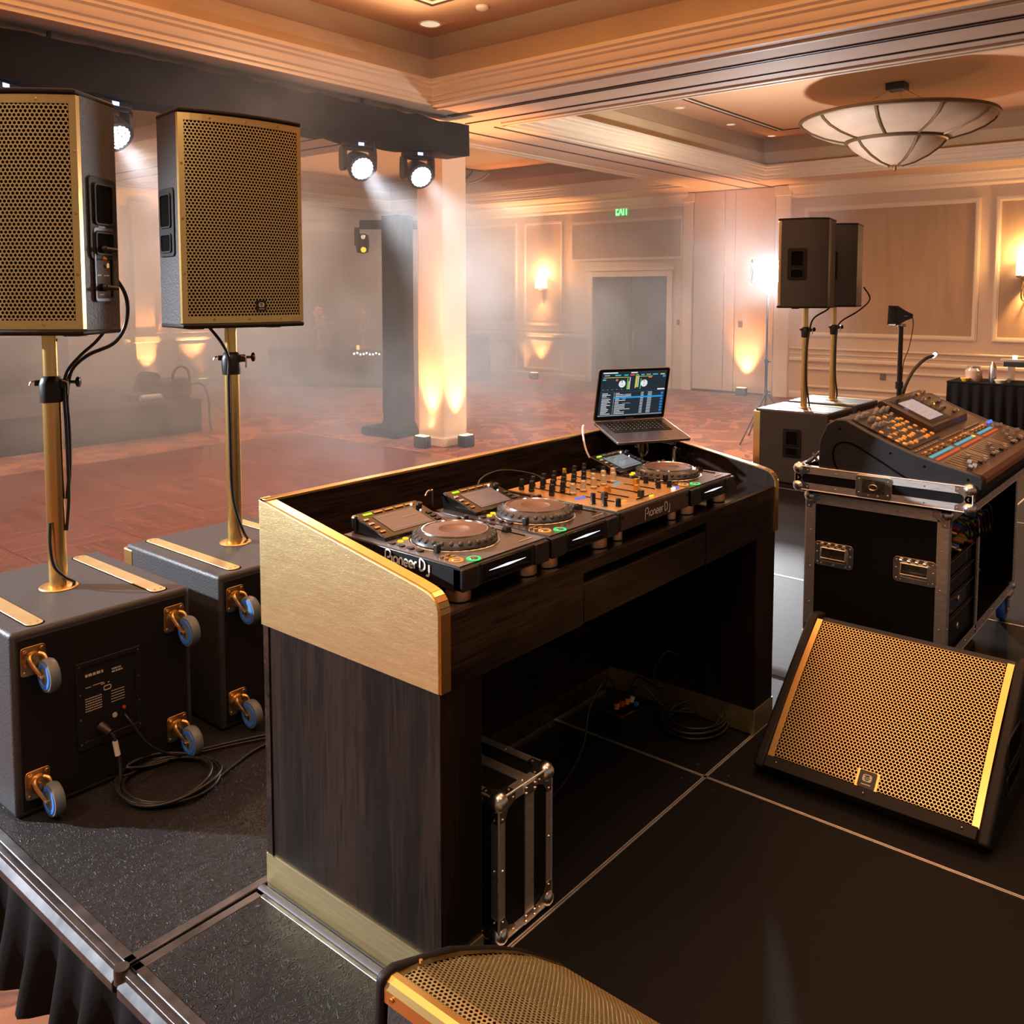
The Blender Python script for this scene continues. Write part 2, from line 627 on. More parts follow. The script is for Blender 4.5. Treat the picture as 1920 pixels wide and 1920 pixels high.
CROWN = [(0, 0), (0.03, 0), (0.03, 0.035), (0.055, 0.045), (0.055, 0.085), (0.08, 0.10), (0.095, 0.13), (0.10, 0.17), (0.125, 0.19), (0.125, 0.215), (0.15, 0.235), (0.15, 0.275), (0, 0.275)]
TRAYS = [(-7, 7.8, -7, 7.77), (9.3, 17.15, -7, 7.77), (9.3, 17.15, 9.45, 18.7), (-7, 7.8, 9.45, 18.7)]
for (x0, x1, y0, y1) in TRAYS:
    sides = [('x', x1, -1, y0, y1), ('x', x0, 1, y0, y1), ('y', y1, -1, x0, x1), ('y', y0, 1, x0, x1)]
    for (ax, p, s, a, b) in sides:
        if p == -7:
            continue
        m = MB()
        if ax == 'x':
            m.prism([(p + s * d, SO + h) for d, h in CROWN], 'y', a, b)
        else:
            m.prism([(p + s * d, SO + h) for d, h in CROWN], 'x', a, b)
        m.build('crown_molding', TRIMP, ceiling, angle=20)
        for (z0, z1, mt, nm, t) in ((4.275, 4.545, TANBAND, 'tray_band', 0.02), (4.545, 4.8, SHADEBAND, 'tray_upper_band', 0.012)):
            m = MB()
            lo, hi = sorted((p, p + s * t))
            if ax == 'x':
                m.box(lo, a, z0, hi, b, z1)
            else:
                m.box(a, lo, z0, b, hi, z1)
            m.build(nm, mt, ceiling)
# partition tracks and small beads on the soffits
for (x0, x1, y0, y1) in [(8.32, 8.35, -7, 8.0), (8.38, 8.40, -7, 8.0), (8.86, 8.885, -7, 8.2), (9.3, 18.2, 8.05, 8.075), (9.3, 18.2, 8.58, 8.61), (-7, 8.3, 8.30, 8.33), (-7, 8.3, 8.9, 8.93),
                         (8.32, 8.35, 9.5, 19.7), (8.86, 8.89, 9.5, 19.7)]:
    MB().box(x0, y0, SO - 0.012, x1, y1, SO + 0.01).build('track_groove', GROOVE, ceiling)
for (x0, x1, y0, y1) in [(9.12, 9.2, -7, 7.8), (7.9, 7.95, -7, 7.8), (9.24, 9.3, -7, 7.8), (9.3, 17.2, 7.85, 7.93), (9.3, 17.2, 9.2, 9.26), (9.3, 17.2, 9.36, 9.45)]:
    MB().box(x0, y0, SO - 0.02, x1, y1, SO + 0.01).build('soffit_bead', TRIMP, ceiling, bevel=0.006)


def downlight(x, y, label, z=4.8, r=0.085):
    t = thing('recessed_downlight', label, 'ceiling light', (x, y, z), group='recessed downlights in the ceiling trays')
    MB().lathe([(r, -0.004), (r + 0.02, -0.008), (r + 0.022, 0.0)], n=24).build('trim_ring', TRIMP, t)
    MB().lathe([(r, -0.004), (r * 0.8, 0.05), (r * 0.5, 0.09), (0.0, 0.09)], n=24).build('reflector', REFL, t, fix=False)
    return t


REFL = mat('lamp_reflector', (0.9, 0.85, 0.78), 0.15, 1.0, emit=((1, 0.8, 0.6), 0.5))
downlight(7.39, 7.37, 'round recessed downlight in the corner of the nearest ceiling tray', r=0.11)
downlight(13.3, 7.5, 'small recessed downlight beside the ceiling slot, first along from the beam', r=0.07)
downlight(15.2, 7.52, 'small recessed downlight halfway along the ceiling slot behind the chandelier', r=0.07)
downlight(16.8, 7.45, 'small recessed downlight at the tray corner above the lit work light', r=0.07)
o = MB().lathe([(0.07, 0), (0.065, -0.03), (0.03, -0.045), (0, -0.045)], c=(7.3, 6.5, 4.8), n=20).build('smoke_detector', TRIMP)
tag(o, 'small round smoke detector on the tray ceiling near the air vent', 'smoke detector')
t = thing('air_vent', 'square slotted air vent cut by the top edge of the picture', 'vent', (6.6, 6.55, 4.8))
for k in range(4):
    a = 0.34 - k * 0.07
    MB().ring(rrect(0, 0, a * 2, a * 2, 0.004, 1), rrect(0, 0, a * 2 - 0.05, a * 2 - 0.05, 0.004, 1), 'z', -0.012 - 0.003 * k, 0).build('vent_slat', TRIMP if k % 2 else GROOVE, t)
t = thing('ceiling_slot', 'long dark slot diffuser running across the tray ceiling by the chandelier', 'air slot', (0, 0, 0))
for (dy, mt) in ((0, GROOVE), (0.05, TRIMP), (0.10, GROOVE)):
    MB().box(12.6, 7.0 + dy, 4.787, 16.3, 7.035 + dy, 4.8).build('slot_strip', mt, t)
MB().box(16.3, 5.2, 4.787, 16.335, 7.035, 4.8).build('slot_strip', GROOVE, t)

# ---- far wall with its panelling
WALLFAR = st(thing('wall_back', None, None, (XW, 0, 0)))
m = MB()
m.box(0, -7, FZ, 0.2, 10.51, SO)
m.box(0, 12.58, FZ, 0.2, YW + 0.2, SO)
m.box(0, 10.51, 2.14, 0.2, 12.58, SO)
m.build('wall_surface', PLASTER, WALLFAR)


def frame_panel(par, y0, y1, z0, z1, w=0.07, fab=True, fm=None, flip=False):
    """a moulded rectangle on the wall (local x = 0 is the wall face, room side is -x)"""
    yc, zc, W, H = (y0 + y1) / 2, (z0 + z1) / 2, y1 - y0, z1 - z0
    m = MB()
    m.ring(rrect(yc, zc, W, H, 0.002, 1), rrect(yc, zc, W - 2 * w, H - 2 * w, 0.002, 1), 'x', -0.028, 0)
    m.ring(rrect(yc, zc, W - w * 0.5, H - w * 0.5, 0.002, 1), rrect(yc, zc, W - 1.5 * w, H - 1.5 * w, 0.002, 1), 'x', -0.045, -0.02)
    m.build('panel_molding', TRIMP, par, bevel=0.006)
    if fab:
        MB().box(-0.012, y0 + w, z0 + w, 0, y1 - w, z1 - w).build('fabric_panel', fm or FABRICW, par)


def rails(par, y0, y1, zs, sgn=-1):
    for (z, h, d) in zs:
        MB().prism([(0, z), (-d * 0.6, z + 0.01), (-d, z + h * 0.4), (-d, z + h * 0.8), (-d * 0.5, z + h), (0, z + h)], 'y', y0, y1).build('rail_molding', TRIMP, par, angle=20)


frame_panel(WALLFAR, 10.1, 13.25, 2.52, 3.50)
frame_panel(WALLFAR, 13.5, 14.76, 0.92, 3.56)
frame_panel(WALLFAR, 13.5, 14.76, -0.22, 0.55, w=0.05, fab=False)
frame_panel(WALLFAR, 15.0, 18.2, 0.92, 3.56)
frame_panel(WALLFAR, 15.0, 18.2, -0.22, 0.55, w=0.05, fab=False)
frame_panel(WALLFAR, 4.0, 7.30, 0.86, 3.50, w=0.09)
frame_panel(WALLFAR, 0.6, 3.75, 0.86, 3.50, w=0.09)
frame_panel(WALLFAR, -3.2, 0.35, 0.86, 3.50, w=0.09)
frame_panel(WALLFAR, 4.0, 7.30, -0.2, 0.22, w=0.05, fab=False)
frame_panel(WALLFAR, 0.6, 3.75, -0.2, 0.22, w=0.05, fab=False)
for (a, b) in ((12.75, YW), (-7, 7.55)):
    z = 0.62 if a > 0 else 0.32
    rails(WALLFAR, a, b, [(z, 0.10, 0.06), (z + 0.16, 0.03, 0.03), (FZ, 0.16, 0.035)])
rails(WALLFAR, -7, 7.55, [(0.58, 0.05, 0.05)])
for (a, b) in ((9.95, YW), (-7, 7.6)):
    MB().prism([(-d * 1.6, SO - 0.45 + h * 1.6) if 0 else (-(0.3 - d), SO - h * 1.5) for d, h in [(0.3, 0), (0.12, 0), (0.12, 0.03), (0.16, 0.05), (0.19, 0.10), (0.22, 0.13), (0.22, 0.16), (0.26, 0.19), (0.3, 0.19)]], 'y', a, b).build('cornice', TRIMP, WALLFAR, angle=20)
# accordion partition pocket with its two pilasters
for (a, b, d) in ((9.85, 10.08, 0.09), (7.58, 7.90, 0.09)):
    MB().box(-d, a, FZ, 0, b, SO - 0.02).build('pilaster', TRIMP, WALLFAR, bevel=0.01)
    MB().box(-d - 0.03, a - 0.03, SO - 0.22, 0, b + 0.03, SO - 0.02).build('pilaster_capital', TRIMP, WALLFAR, bevel=0.012)
for (a, b) in ((9.09, 9.82), (8.84, 9.065), (7.93, 8.81)):
    MB().box(-0.05, a, FZ + 0.05, 0, b, SO - 0.03).build('partition_panel', PLASTER, WALLFAR, bevel=0.004)
MB().box(-0.03, 7.9, FZ, 0, 9.85, FZ + 0.05).build('floor_track', GROOVE, WALLFAR)

# door
door = st(thing('door_1', None, None, (XW, 0, 0)))
DOORM = mat('dark_door_paint', (0.05, 0.048, 0.052), 0.5)
m = MB()
m.box(-0.05, 10.37, FZ, 0, 10.51, 2.28).box(-0.05, 12.58, FZ, 0, 12.72, 2.28).box(-0.05, 10.51, 2.14, 0, 12.58, 2.28)
m.box(-0.08, 10.33, 2.28, 0, 12.76, 2.36)
m.build('door_frame', TRIMP, door, bevel=0.008)
for (a, b) in ((10.52, 11.54), (11.55, 12.57)):
    MB().box(0.10, a, FZ, 0.14, b, 2.135).build('door_leaf', DOORM, door, bevel=0.004)
MB().tube([(0.06, 11.46, 0.4), (0.05, 11.46, 0.8)], 0.012).tube([(0.06, 11.63, 0.4), (0.05, 11.63, 0.8)], 0.012).build('door_handle', CHROME, door)

# side wall
WALLSIDE = st(thing('wall_left', None, None, (0, YW, 0), rz=0))
WALLSIDE.rotation_euler = (0, 0, R(90))   # local y runs along -x of the room, local -x faces the room
MB().box(0, -XW - 0.2, FZ, 0.2, 8, SO).build('wall_surface', PLASTER, WALLSIDE)
for (a, b) in ((-17.6, -14.7), (-14.2, -12.6), (-12.1, -11.2), (-9.6, -6.4), (-6.1, -2.9), (-2.6, 0.6)):
    frame_panel(WALLSIDE, a, b, 0.92, 3.5)
    frame_panel(WALLSIDE, a, b, -0.22, 0.55, w=0.05, fab=False)
rails(WALLSIDE, -XW, 8, [(0.62, 0.10, 0.06), (0.80, 0.03, 0.03), (FZ, 0.16, 0.035)])
for c in (-10.35, -2.75):
    MB().box(-0.18, c - 0.24, FZ, 0, c + 0.24, SO - 0.2).build('pilaster', TRIMP, WALLSIDE, bevel=0.01)
    MB().box(-0.24, c - 0.30, 0.62, 0, c + 0.30, 0.78).build('pilaster_band', TRIMP, WALLSIDE, bevel=0.02)
    MB().box(-0.22, c - 0.28, FZ, 0, c + 0.28, FZ + 0.14).build('pilaster_foot', TRIMP, WALLSIDE, bevel=0.02)
MB().prism([(0, SO), (-0.2, SO), (-0.18, SO - 0.05), (-0.1, SO - 0.15), (-0.05, SO - 0.28), (0, SO - 0.28)], 'y', -XW, 8).build('cornice', TRIMP, WALLSIDE, angle=20)

# wall plates
for (loc, sz, lab) in [((XW - 0.052, 8.67, 1.07), (0.012, 0.10, 0.13), 'small grey wall plate on the partition panel above the amber floor light'),
                       ((XW - 0.006, 10.22, 1.08), (0.012, 0.07, 0.12), 'small switch plate on the wall between the dark door and the pilaster'),
                       ((XW - 0.012, 5.65, 0.12), (0.02, 0.11, 0.15), 'wall socket with a plug near the floor behind the tripod lamp')]:
    t = MB().cbox((0, 0, 0), sz).build('wall_plate', mat('grey_plate', (0.16, 0.13, 0.12), 0.5), bevel=0.004, loc=loc)
    tag(t, lab, 'switch plate')

# column
col = st(thing('column', None, None, (9.385, 9.145, 0)))
MB().box(-0.245, -0.245, FZ + 0.12, 0.245, 0.245, SO).build('column_shaft', TRIMP, col, bevel=0.012)
MB().box(-0.285, -0.285, FZ, 0.285, 0.285, FZ + 0.14).build('column_plinth', TRIMP, col, bevel=0.02)
for s in (-1, 1):
    MB().box(-0.2505, s * 0.245 - 0.006, FZ + 0.14, -0.2445, s * 0.245 + 0.006, SO).build('corner_bead', TRIMP, col)

# exit sign
t = thing('exit_sign', 'glowing green exit sign high on the far wall above the dark door', 'exit sign', (XW - 0.03, 11.74, 3.72))
MB().cbox((0, 0, 0), (0.05, 0.36, 0.28)).build('sign_housing', mat('exit_housing', (0.10, 0.20, 0.07), 0.5, emit=((0.25, 0.8, 0.12), 0.25)), t, bevel=0.006)
textmesh('EXIT', 0.31, emis('exit_green', (0.10, 1.0, 0.16), 5), 'exit_letters', t, (-0.03, 0, 0), (R(90), 0, R(-90)), 0.002, True).scale = (0.56, 1.3, 1)


# ------------------------------------------------------------------ lights on the walls and floor
FIXT = mat('fixture_black', (0.02, 0.02, 0.022), 0.4)
GLOWA = emis('amber_lens', (1, 0.55, 0.18), 9)


def uplight(x, y, z, rz, label, e=60, tilt=14, ang=34, tgt=None):
    t = thing('floor_uplight', label, 'uplight', (x, y, z), rz, group='amber floor uplights')
    MB().box(-0.11, -0.07, 0, 0.11, 0.07, 0.17).build('housing', FIXT, t, bevel=0.012)
    MB().box(-0.09, -0.05, 0.165, 0.09, 0.05, 0.176).build('lens', GLOWA, t)
    MB().tube([(-0.125, 0, 0.02), (-0.125, 0, 0.12)], 0.012).tube([(0.125, 0, 0.02), (0.125, 0, 0.12)], 0.012).build('bracket', FIXT, t)
    light('SPOT', 'uplight_beam', (x, y, z + 0.2), e, AMBER, tgt, ang, 0.9, 0.05, vol=0.4)
    return t


uplight(XW - 0.30, 8.50, FZ, R(90), 'amber floor uplight against the partition panels beside the lit work light', 420, tgt=(XW, 8.5, 0.9), ang=58)
uplight(XW - 0.30, 14.20, FZ, R(90), 'amber floor uplight under the wall sconce, left of the dark door', 420, tgt=(XW, 14.2, 0.8), ang=58)
uplight(10.35, YW - 0.5, FZ, 0, 'amber floor uplight at the foot of the hazy side wall pilaster', 1300, tgt=(10.35, YW - 0.1, 1.0), ang=56)
uplight(11.60, YW - 0.45, FZ, 0, 'amber floor uplight washing the side wall panel behind the riser', 1300, tgt=(11.6, YW, 1.0), ang=56)
uplight(8.93, 9.12, FZ, R(90), 'amber floor uplight at the near column, on its dance floor face', 420, tgt=(9.17, 9.14, 1.3), ang=52)
uplight(9.40, 8.70, FZ, 0, 'amber floor uplight at the near column, on the face towards the laptop', 420, tgt=(9.38, 8.93, 1.3), ang=52)
# column top glow washing the beam crossing
light('SPOT', 'uplight_beam', (8.75, 8.75, FZ + 0.3), 1500, AMBER, (8.9, 8.3, 4), 44, 1.0, 0.05, vol=0.1)
light('SPOT', 'uplight_beam', (XW - 0.8, 8.4, FZ + 0.3), 900, AMBER, (XW - 0.9, 8.8, 4), 50, 1.0, 0.05, vol=0.1)
light('SPOT', 'uplight_beam', (XW - 0.6, 14.2, FZ + 0.3), 1700, AMBER, (XW - 0.3, 14.2, 4), 55, 1.0, 0.05, vol=0.1)


def sconce(x, y, z, label, e=80):
    t = thing('wall_sconce', label, 'sconce', (x, y, z), group='lit wall sconces')
    MB().lathe([(0.13, 0.0), (0.15, 0.02), (0.15, 0.30), (0.13, 0.33), (0.125, 0.33), (0.125, 0.0)], c=(-0.14, 0, 0), n=20).build('shade', emis('sconce_glass', (1.0, 0.62, 0.30), 9), t)
    MB().lathe([(0.0, -0.03), (0.13, -0.02), (0.155, 0.0), (0.155, 0.015), (0.0, 0.015)], c=(-0.14, 0, 0), n=20).build('shade_ring', BRASSDK, t)
    MB().box(-0.03, -0.05, -0.35, 0, 0.05, 0.10).build('back_plate', BRASSDK, t, bevel=0.01)
    MB().tube(spline([(-0.14, 0, -0.02), (-0.14, -0.05, -0.20), (-0.10, -0.06, -0.38), (-0.03, -0.03, -0.44)]), 0.012).tube(spline([(-0.14, 0, -0.02), (-0.14, 0.05, -0.20), (-0.10, 0.06, -0.38), (-0.03, 0.03, -0.44)]), 0.012).build('scroll_arm', BRASSDK, t)
    light('POINT', 'sconce_light', (x - 0.20, y, z + 0.42), e, (1.0, 0.52, 0.20), radius=0.06, vol=0.3)
    light('SPOT', 'sconce_light', (x - 0.16, y, z - 0.05), e * 5, (1.0, 0.50, 0.18), (x - 0.05, y, z - 2.5), 70, 0.9, 0.05, vol=0.2)
    return t


sconce(XW, 14.10, 1.85, 'lit wall sconce with cylinder shade, left of the dark door')
sconce(XW, 3.22, 2.05, 'lit wall sconce cut by the picture edge, above the bar table', 60)


# ------------------------------------------------------------------ chandeliers
BRONZE = mat('dark_bronze', (0.16, 0.10, 0.05), 0.45, 0.7)
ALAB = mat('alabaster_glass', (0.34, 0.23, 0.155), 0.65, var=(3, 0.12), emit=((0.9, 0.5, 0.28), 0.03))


def chandelier(x, y, z, label, rad=1.385):
    t = thing('bowl_chandelier', label, 'chandelier', (x, y, z), group='alabaster bowl chandeliers')
    k = rad / 1.385
    up = [(1.385, 0), (1.34, -0.06), (1.22, -0.14), (1.02, -0.22), (0.80, -0.275), (0.70, -0.29)]
    lo = [(0.70, -0.30), (0.62, -0.39), (0.46, -0.50), (0.27, -0.59), (0.10, -0.635), (0.0, -0.64)]
    sc = lambda pr: [(r * k, h * k) for r, h in pr]
    up = [(r, h * 1.1) for r, h in up]
    lo = [(r, h * 1.1) for r, h in lo]
    MB().lathe(sc(up), n=48, closed=False).build('upper_bowl', ALAB, t, fix=False)
    MB().lathe(sc(lo), n=48, closed=False).build('lower_bowl', ALAB, t, fix=False)
    for (r, h, w) in ((1.385, 0.0, 0.022), (0.70, -0.324, 0.026)):
        MB().tube([(r * k * math.cos(a * math.pi / 24), r * k * math.sin(a * math.pi / 24), h * k) for a in range(48)], w * k * 1.5, 8, True).build('band', BRONZE, t)
    for i in range(10):
        a = i * math.pi / 5 + 0.1
        MB().tube([(r * k * math.cos(a) * 1.004, r * k * math.sin(a) * 1.004, h * k) for r, h in up], 0.024 * k, 6).build('rib', BRONZE, t)
    for i in range(5):
        a = i * 2 * math.pi / 5 + 0.1
        MB().tube([(r * k * math.cos(a) * 1.01, r * k * math.sin(a) * 1.01, h * k) for r, h in lo[:-1]], 0.022 * k, 6).build('rib', BRONZE, t)
    MB().lathe([(0.0, -0.79 * k), (0.025, -0.77 * k), (0.03, -0.74 * k), (0.015, -0.71 * k), (0.10, -0.70 * k), (0.10, -0.68 * k), (0.0, -0.66 * k)], n=16).build('finial', BRASSDK, t)
    top = 4.8 - z
    MB().box(-0.13, -0.13, top - 0.10, 0.13, 0.13, top).build('ceiling_mount', FIXT, t, bevel=0.01)
    for i in range(3):
        a = i * 2 * math.pi / 3
        MB().tube([(0.08 * math.cos(a), 0.08 * math.sin(a), top - 0.08), (0.55 * math.cos(a), 0.55 * math.sin(a), 0.16), (1.36 * k * math.cos(a), 1.36 * k * math.sin(a), 0)], 0.009, 6).build('hanger', BRASSDK, t)


chandelier(13.80, 4.21, 4.29, 'large alabaster bowl chandelier with bronze ribs hanging above the far speakers', 1.33)
chandelier(13.76, 13.17, 4.24, 'alabaster bowl chandelier half hidden behind the lit column', 0.82)

# ================================================================== DANCE FLOOR
df = thing('dance_floor', 'red-brown wooden parquet dance floor laid in square panels on the carpet', 'dance floor', (0, 0, FZ))
px = MB().box(-0.4645, -0.4645, 0, 0.4645, 0.4645, 0.018).build('floor_panel', PARQ, df, bevel=0.002, segs=1)
py = MB().box(-0.4645, -0.4645, 0, 0.4645, 0.4645, 0.018).build('floor_panel', PARQ2, df, bevel=0.002, segs=1)
first = {0: px, 1: py}
for i in range(12):
    for j in range(7):
        k = (i + j) % 2
        loc = (8.14 - i * 0.932, 11.06 - j * 0.932, 0)
        if first.get(k):
            o = first.pop(k)
            o.location = loc
        else:
            inst(px if k == 0 else py, df, loc)
EDG = mat('dance_floor_edge_metal', (0.50, 0.33, 0.22), 0.35, 0.6)
MB().prism([(11.53, 0), (11.62, 0), (11.53, 0.019)], 'x', -3.1, 8.61).build('edge_strip', EDG, df)
MB().prism([(8.61, 0), (8.70, 0), (8.61, 0.019)], 'y', 5.0, 11.6).build('edge_strip', EDG, df)

# ================================================================== THE STAGE
DECKS = [
    (1.07, 2.88, 2.215, 4.0, 'wide', 'black stage deck under the two nearest subwoofers'),
    (1.07, 1.485, -0.6, 2.205, 'wide', 'narrow grey-lit stage deck at the bottom of the picture, beside the brass plinth'),
    (1.50, 2.880, 1.483, 2.210, 'thin', 'black stage deck under the open front of the booth'),
    (1.50, 2.880, -0.9, 1.480, 'thin', 'large bare black stage deck in front of the booth'),
    (2.883, 5.30, 1.483, 4.0, 'thin', 'stage deck under the cable coil and the far booth leg'),
    (2.883, 5.30, -0.9, 1.480, 'thin', 'stage deck under the big floor monitor and mixer case'),
    (5.303, 7.72, 1.483, 4.0, 'thin', 'brightly lit stage deck seen between the booth and the mixer case'),
    (5.303, 7.72, -0.9, 1.480, 'thin', 'stage deck behind the open side of the mixer case'),
    (7.723, 10.2, 1.483, 4.0, 'thin', 'stage deck under the two far subwoofers'),
    (7.723, 10.2, -0.9, 1.480, 'thin', 'stage deck at the far corner behind the mixing desk'),
]
for (x0, x1, y0, y1, kind, lab) in DECKS:
    t = thing('stage_deck', lab, 'stage deck', ((x0 + x1) / 2, (y0 + y1) / 2, 0), group='stage decks')
    hx, hy = (x1 - x0) / 2, (y1 - y0) / 2
    w = 0.032 if kind == 'wide' else 0.005
    MB().box(-hx + w, -hy + w, -0.04, hx - w, hy - w, -0.0015).build('deck_panel', DECK if kind == 'wide' else DECKS_, t)
    for (a, b, c, d) in ((-hx, -hy, hx, -hy + w), (-hx, hy - w, hx, hy), (-hx, -hy, -hx + w, hy), (hx - w, -hy, hx, hy)):
        if kind == 'wide':
            m = MB().box(a, b, -0.05, c, d, 0.0).build('edge_rail', RAIL, t, bevel=0.004)
        else:
            m = MB().box(a, b, -0.05, c, d, 0.0005).build('edge_rail', ALU, t)
    for (a, b) in ((-hx + 0.06, -hy + 0.06), (hx - 0.06, -hy + 0.06), (hx - 0.06, hy - 0.06), (-hx + 0.06, hy - 0.06)):
        MB().cyl((a, b, -0.003), (a, b, -0.0005), 0.006, n=8).build('deck_bolt', RAIL, t)
        MB().cyl((a, b, FZ), (a, b, -0.04), 0.02, n=10).build('deck_leg', RAIL, t)

# outer lip along the near stage edge
t = thing('stage_edge_rail', 'long grey metal lip along the skirted stage edge', 'stage edge', (0, 0, 0))
MB().prism([(1.068, 0.0), (1.068, -0.075), (1.052, -0.075), (1.030, -0.055), (1.030, -0.030), (1.045, -0.012), (1.045, 0.004), (1.060, 0.004)], 'y', 2.22, 4.0).build('rail_section', RAIL, t, bevel=0.002)
MB().prism([(1.068, 0.0), (1.068, -0.075), (1.052, -0.075), (1.030, -0.055), (1.030, -0.030), (1.045, -0.012), (1.045, 0.004), (1.060, 0.004)], 'y', -0.6, 2.195).build('rail_section', RAIL, t, bevel=0.002)
MB().cyl((1.05, 2.205, -0.03), (1.05, 2.205, 0.012), 0.02, n=12).build('corner_bolt', RAIL, t)
# brass-side trim strip next to the booth plinth
o = MB().prism([(1.488, -0.02), (1.466, 0.0015), (1.470, 0.005), (1.480, 0.008), (1.492, 0.003), (1.492, -0.02)], 'y', 0.9, 2.21).build('cable_trim', mat('grey_tape', (0.07, 0.07, 0.08), 0.5, bump=(20, 0.3, 0.003)), bevel=0.002)
tag(o, 'raised grey metal trim strip on the deck along the brass plinth', 'trim strip')


def skirt(name, label, pts, z0, z1, mt, amp=0.03, per=0.11, cat='stage skirt'):
    """pleated cloth hung along a path in plan"""
    m = MB()
    P = []
    L = 0
    for i in range(len(pts) - 1):
        a, b = Vector(pts[i]).to_2d().to_3d(), Vector(pts[i + 1]).to_2d().to_3d()
        n = max(2, int((b - a).length / (per / 8)))
        d = (b - a).normalized()
        nr = Vector((d.y, -d.x, 0))
        for k in range(n + (i == len(pts) - 2)):
            q = a + (b - a) * (k / n)
            P.append((q, nr, L + (b - a).length * k / n))
        L += (b - a).length
    rows = 7
    rnd = random.Random(5)
    ph = [rnd.uniform(0, 6) for _ in range(4)]
    for (q, nr, s) in P:
        for r in range(rows):
            f = r / (rows - 1)
            w = math.sin(2 * math.pi * s / per + 1.3 * math.sin(s * 2.1 + ph[0]) + f * 0.5 * math.sin(s * 5 + ph[1]))
            a = amp * (0.25 + 0.9 * f) * (w + 0.35 * math.sin(s * 17 + ph[2]))
            v = q + nr * (a + amp * 1.2 * f)
            m.v.append((v.x, v.y, z1 + (z0 - z1) * f))
    n = len(P)
    for i in range(n - 1):
        for r in range(rows - 1):
            m.f.append((i * rows + r, i * rows + r + 1, (i + 1) * rows + r + 1, (i + 1) * rows + r))
            m.m.append(0)
    o = m.build(name, mt, fix=False, angle=80)
    return tag(o, label, cat)


skirt('stage_skirt', 'black pleated satin skirt hanging from the near stage edge', [(1.040, 4.05, 0), (1.040, -0.6, 0)], -0.33, -0.05, SKIRT, 0.034, 0.19)
skirt('stage_skirt', 'black pleated skirt along the dance floor side of the stage', [(10.25, 4.06, 0), (1.04, 4.06, 0)], FZ + 0.015, -0.05, SKIRT, 0.02, 0.14)

# ================================================================== SUBWOOFERS, POLES, SPEAKERS
SH = 0.64


def caster(par, x, z, turn=0.0, y=-0.375):
    """swivel caster bolted on the cabinet back (its plate faces -y)"""
    m = MB()
    m.prism(rrect(x, z, 0.082, 0.10, 0.012, 3), 'y', y - 0.006, y)
    for a in (-0.029, 0.029):
        for b in (-0.037, 0.037):
            m.cyl((x + a, y - 0.010, z + b), (x + a, y, z + b), 0.0065, n=8)
    c = m.build('caster', BRASSDK, par, bevel=0.0012)
    m = MB()
    m.cyl((x, y - 0.022, z), (x, y - 0.006, z), 0.030, 0.033, 16)
    m.cyl((x, y - 0.032, z), (x, y - 0.022, z), 0.012, n=10)
    wx, wy, wz = x + 0.022, y - 0.072, z - 0.040
    for s in (-0.024, 0.024):
        arm = spline([(x + s * 0.5, y - 0.020, z + 0.026), (x + s, y - 0.034, z + 0.020), (x + s + 0.006, y - 0.050, z - 0.005), (wx + s, wy, wz)], 5)
        m.tube(arm, 0.0065, 6)
    m.cyl((wx - 0.032, wy, wz), (wx + 0.032, wy, wz), 0.007, n=10)
    m.build('caster_fork', BRASSDK, c)
    rot = Matrix.Rotation(R(90), 3, 'Y') @ Matrix.Identity(3)
    m = MB()
    m.lathe([(0.0, -0.014), (0.028, -0.015), (0.032, -0.020), (0.044, -0.020), (0.047, -0.015), (0.047, 0.015), (0.044, 0.020), (0.032, 0.020), (0.028, 0.015), (0.0, 0.014)], (wx, wy, wz), 28, 0, rot)
    m.lathe([(0.045, -0.0185), (0.053, -0.0165), (0.057, -0.008), (0.057, 0.008), (0.053, 0.0165), (0.045, 0.0185)], (wx, wy, wz), 28, 1, rot)
    m.build('caster_wheel', [BLUEWH, GREYWH], c, fix=False)
    return c


def side_handle(par, sx, xf, yc, zc, W=0.12, H=0.20, name='side_handle'):
    """plate with two pockets, on a face x = xf whose outside is sx"""
    m = MB()
    p = rrect(yc, zc, W, H, 0.02, 4)
    a, b = sorted((xf, xf + sx * 0.006))
    m.prism(p, 'x', a, b)
    o = m.build(name, CABPAINT, par, bevel=0.003)
    for (dz, hh) in ((0.17 * H, 0.46 * H), (-0.30 * H, 0.24 * H)):
        a, b = sorted((xf + sx * 0.0045, xf + sx * 0.008))
        q = MB()
        q.prism(rrect(yc, zc + dz, W * 0.62, hh, 0.012, 4), 'x', a, b)
        q.build('grip_pocket', VOID, o)
        q = MB()
        a, b = sorted((xf + sx * 0.006, xf + sx * 0.012))
        q.ring(rrect(yc, zc + dz, W * 0.70, hh + 0.012, 0.014, 4), rrect(yc, zc + dz, W * 0.60, hh - 0.002, 0.011, 4), 'x', a, b)
        q.build('pocket_rim', CABPAINT, o, bevel=0.001)
    return o


def prints(par, name, rows, mt, ax='y', off=0.0, seed=1):
    """rows of small flat print: (x0, x1, z, h)"""
    m = MB()
    rnd = random.Random(seed)
    for (x0, x1, z, h) in rows:
        x = x0
        while x < x1 - 0.001:
            w = min(rnd.uniform(0.6, 2.2) * h, x1 - x)
            if ax == 'y':
                m.quad([(x, off, z), (x + w * 0.85, off, z), (x + w * 0.85, off, z + h), (x, off, z + h)])
            else:
                m.quad([(off, x, z), (off, x + w * 0.85, z), (off, x + w * 0.85, z + h), (off, x, z + h)])
            x += w + h * 0.12
    return m.build(name, mt, par, fix=False)


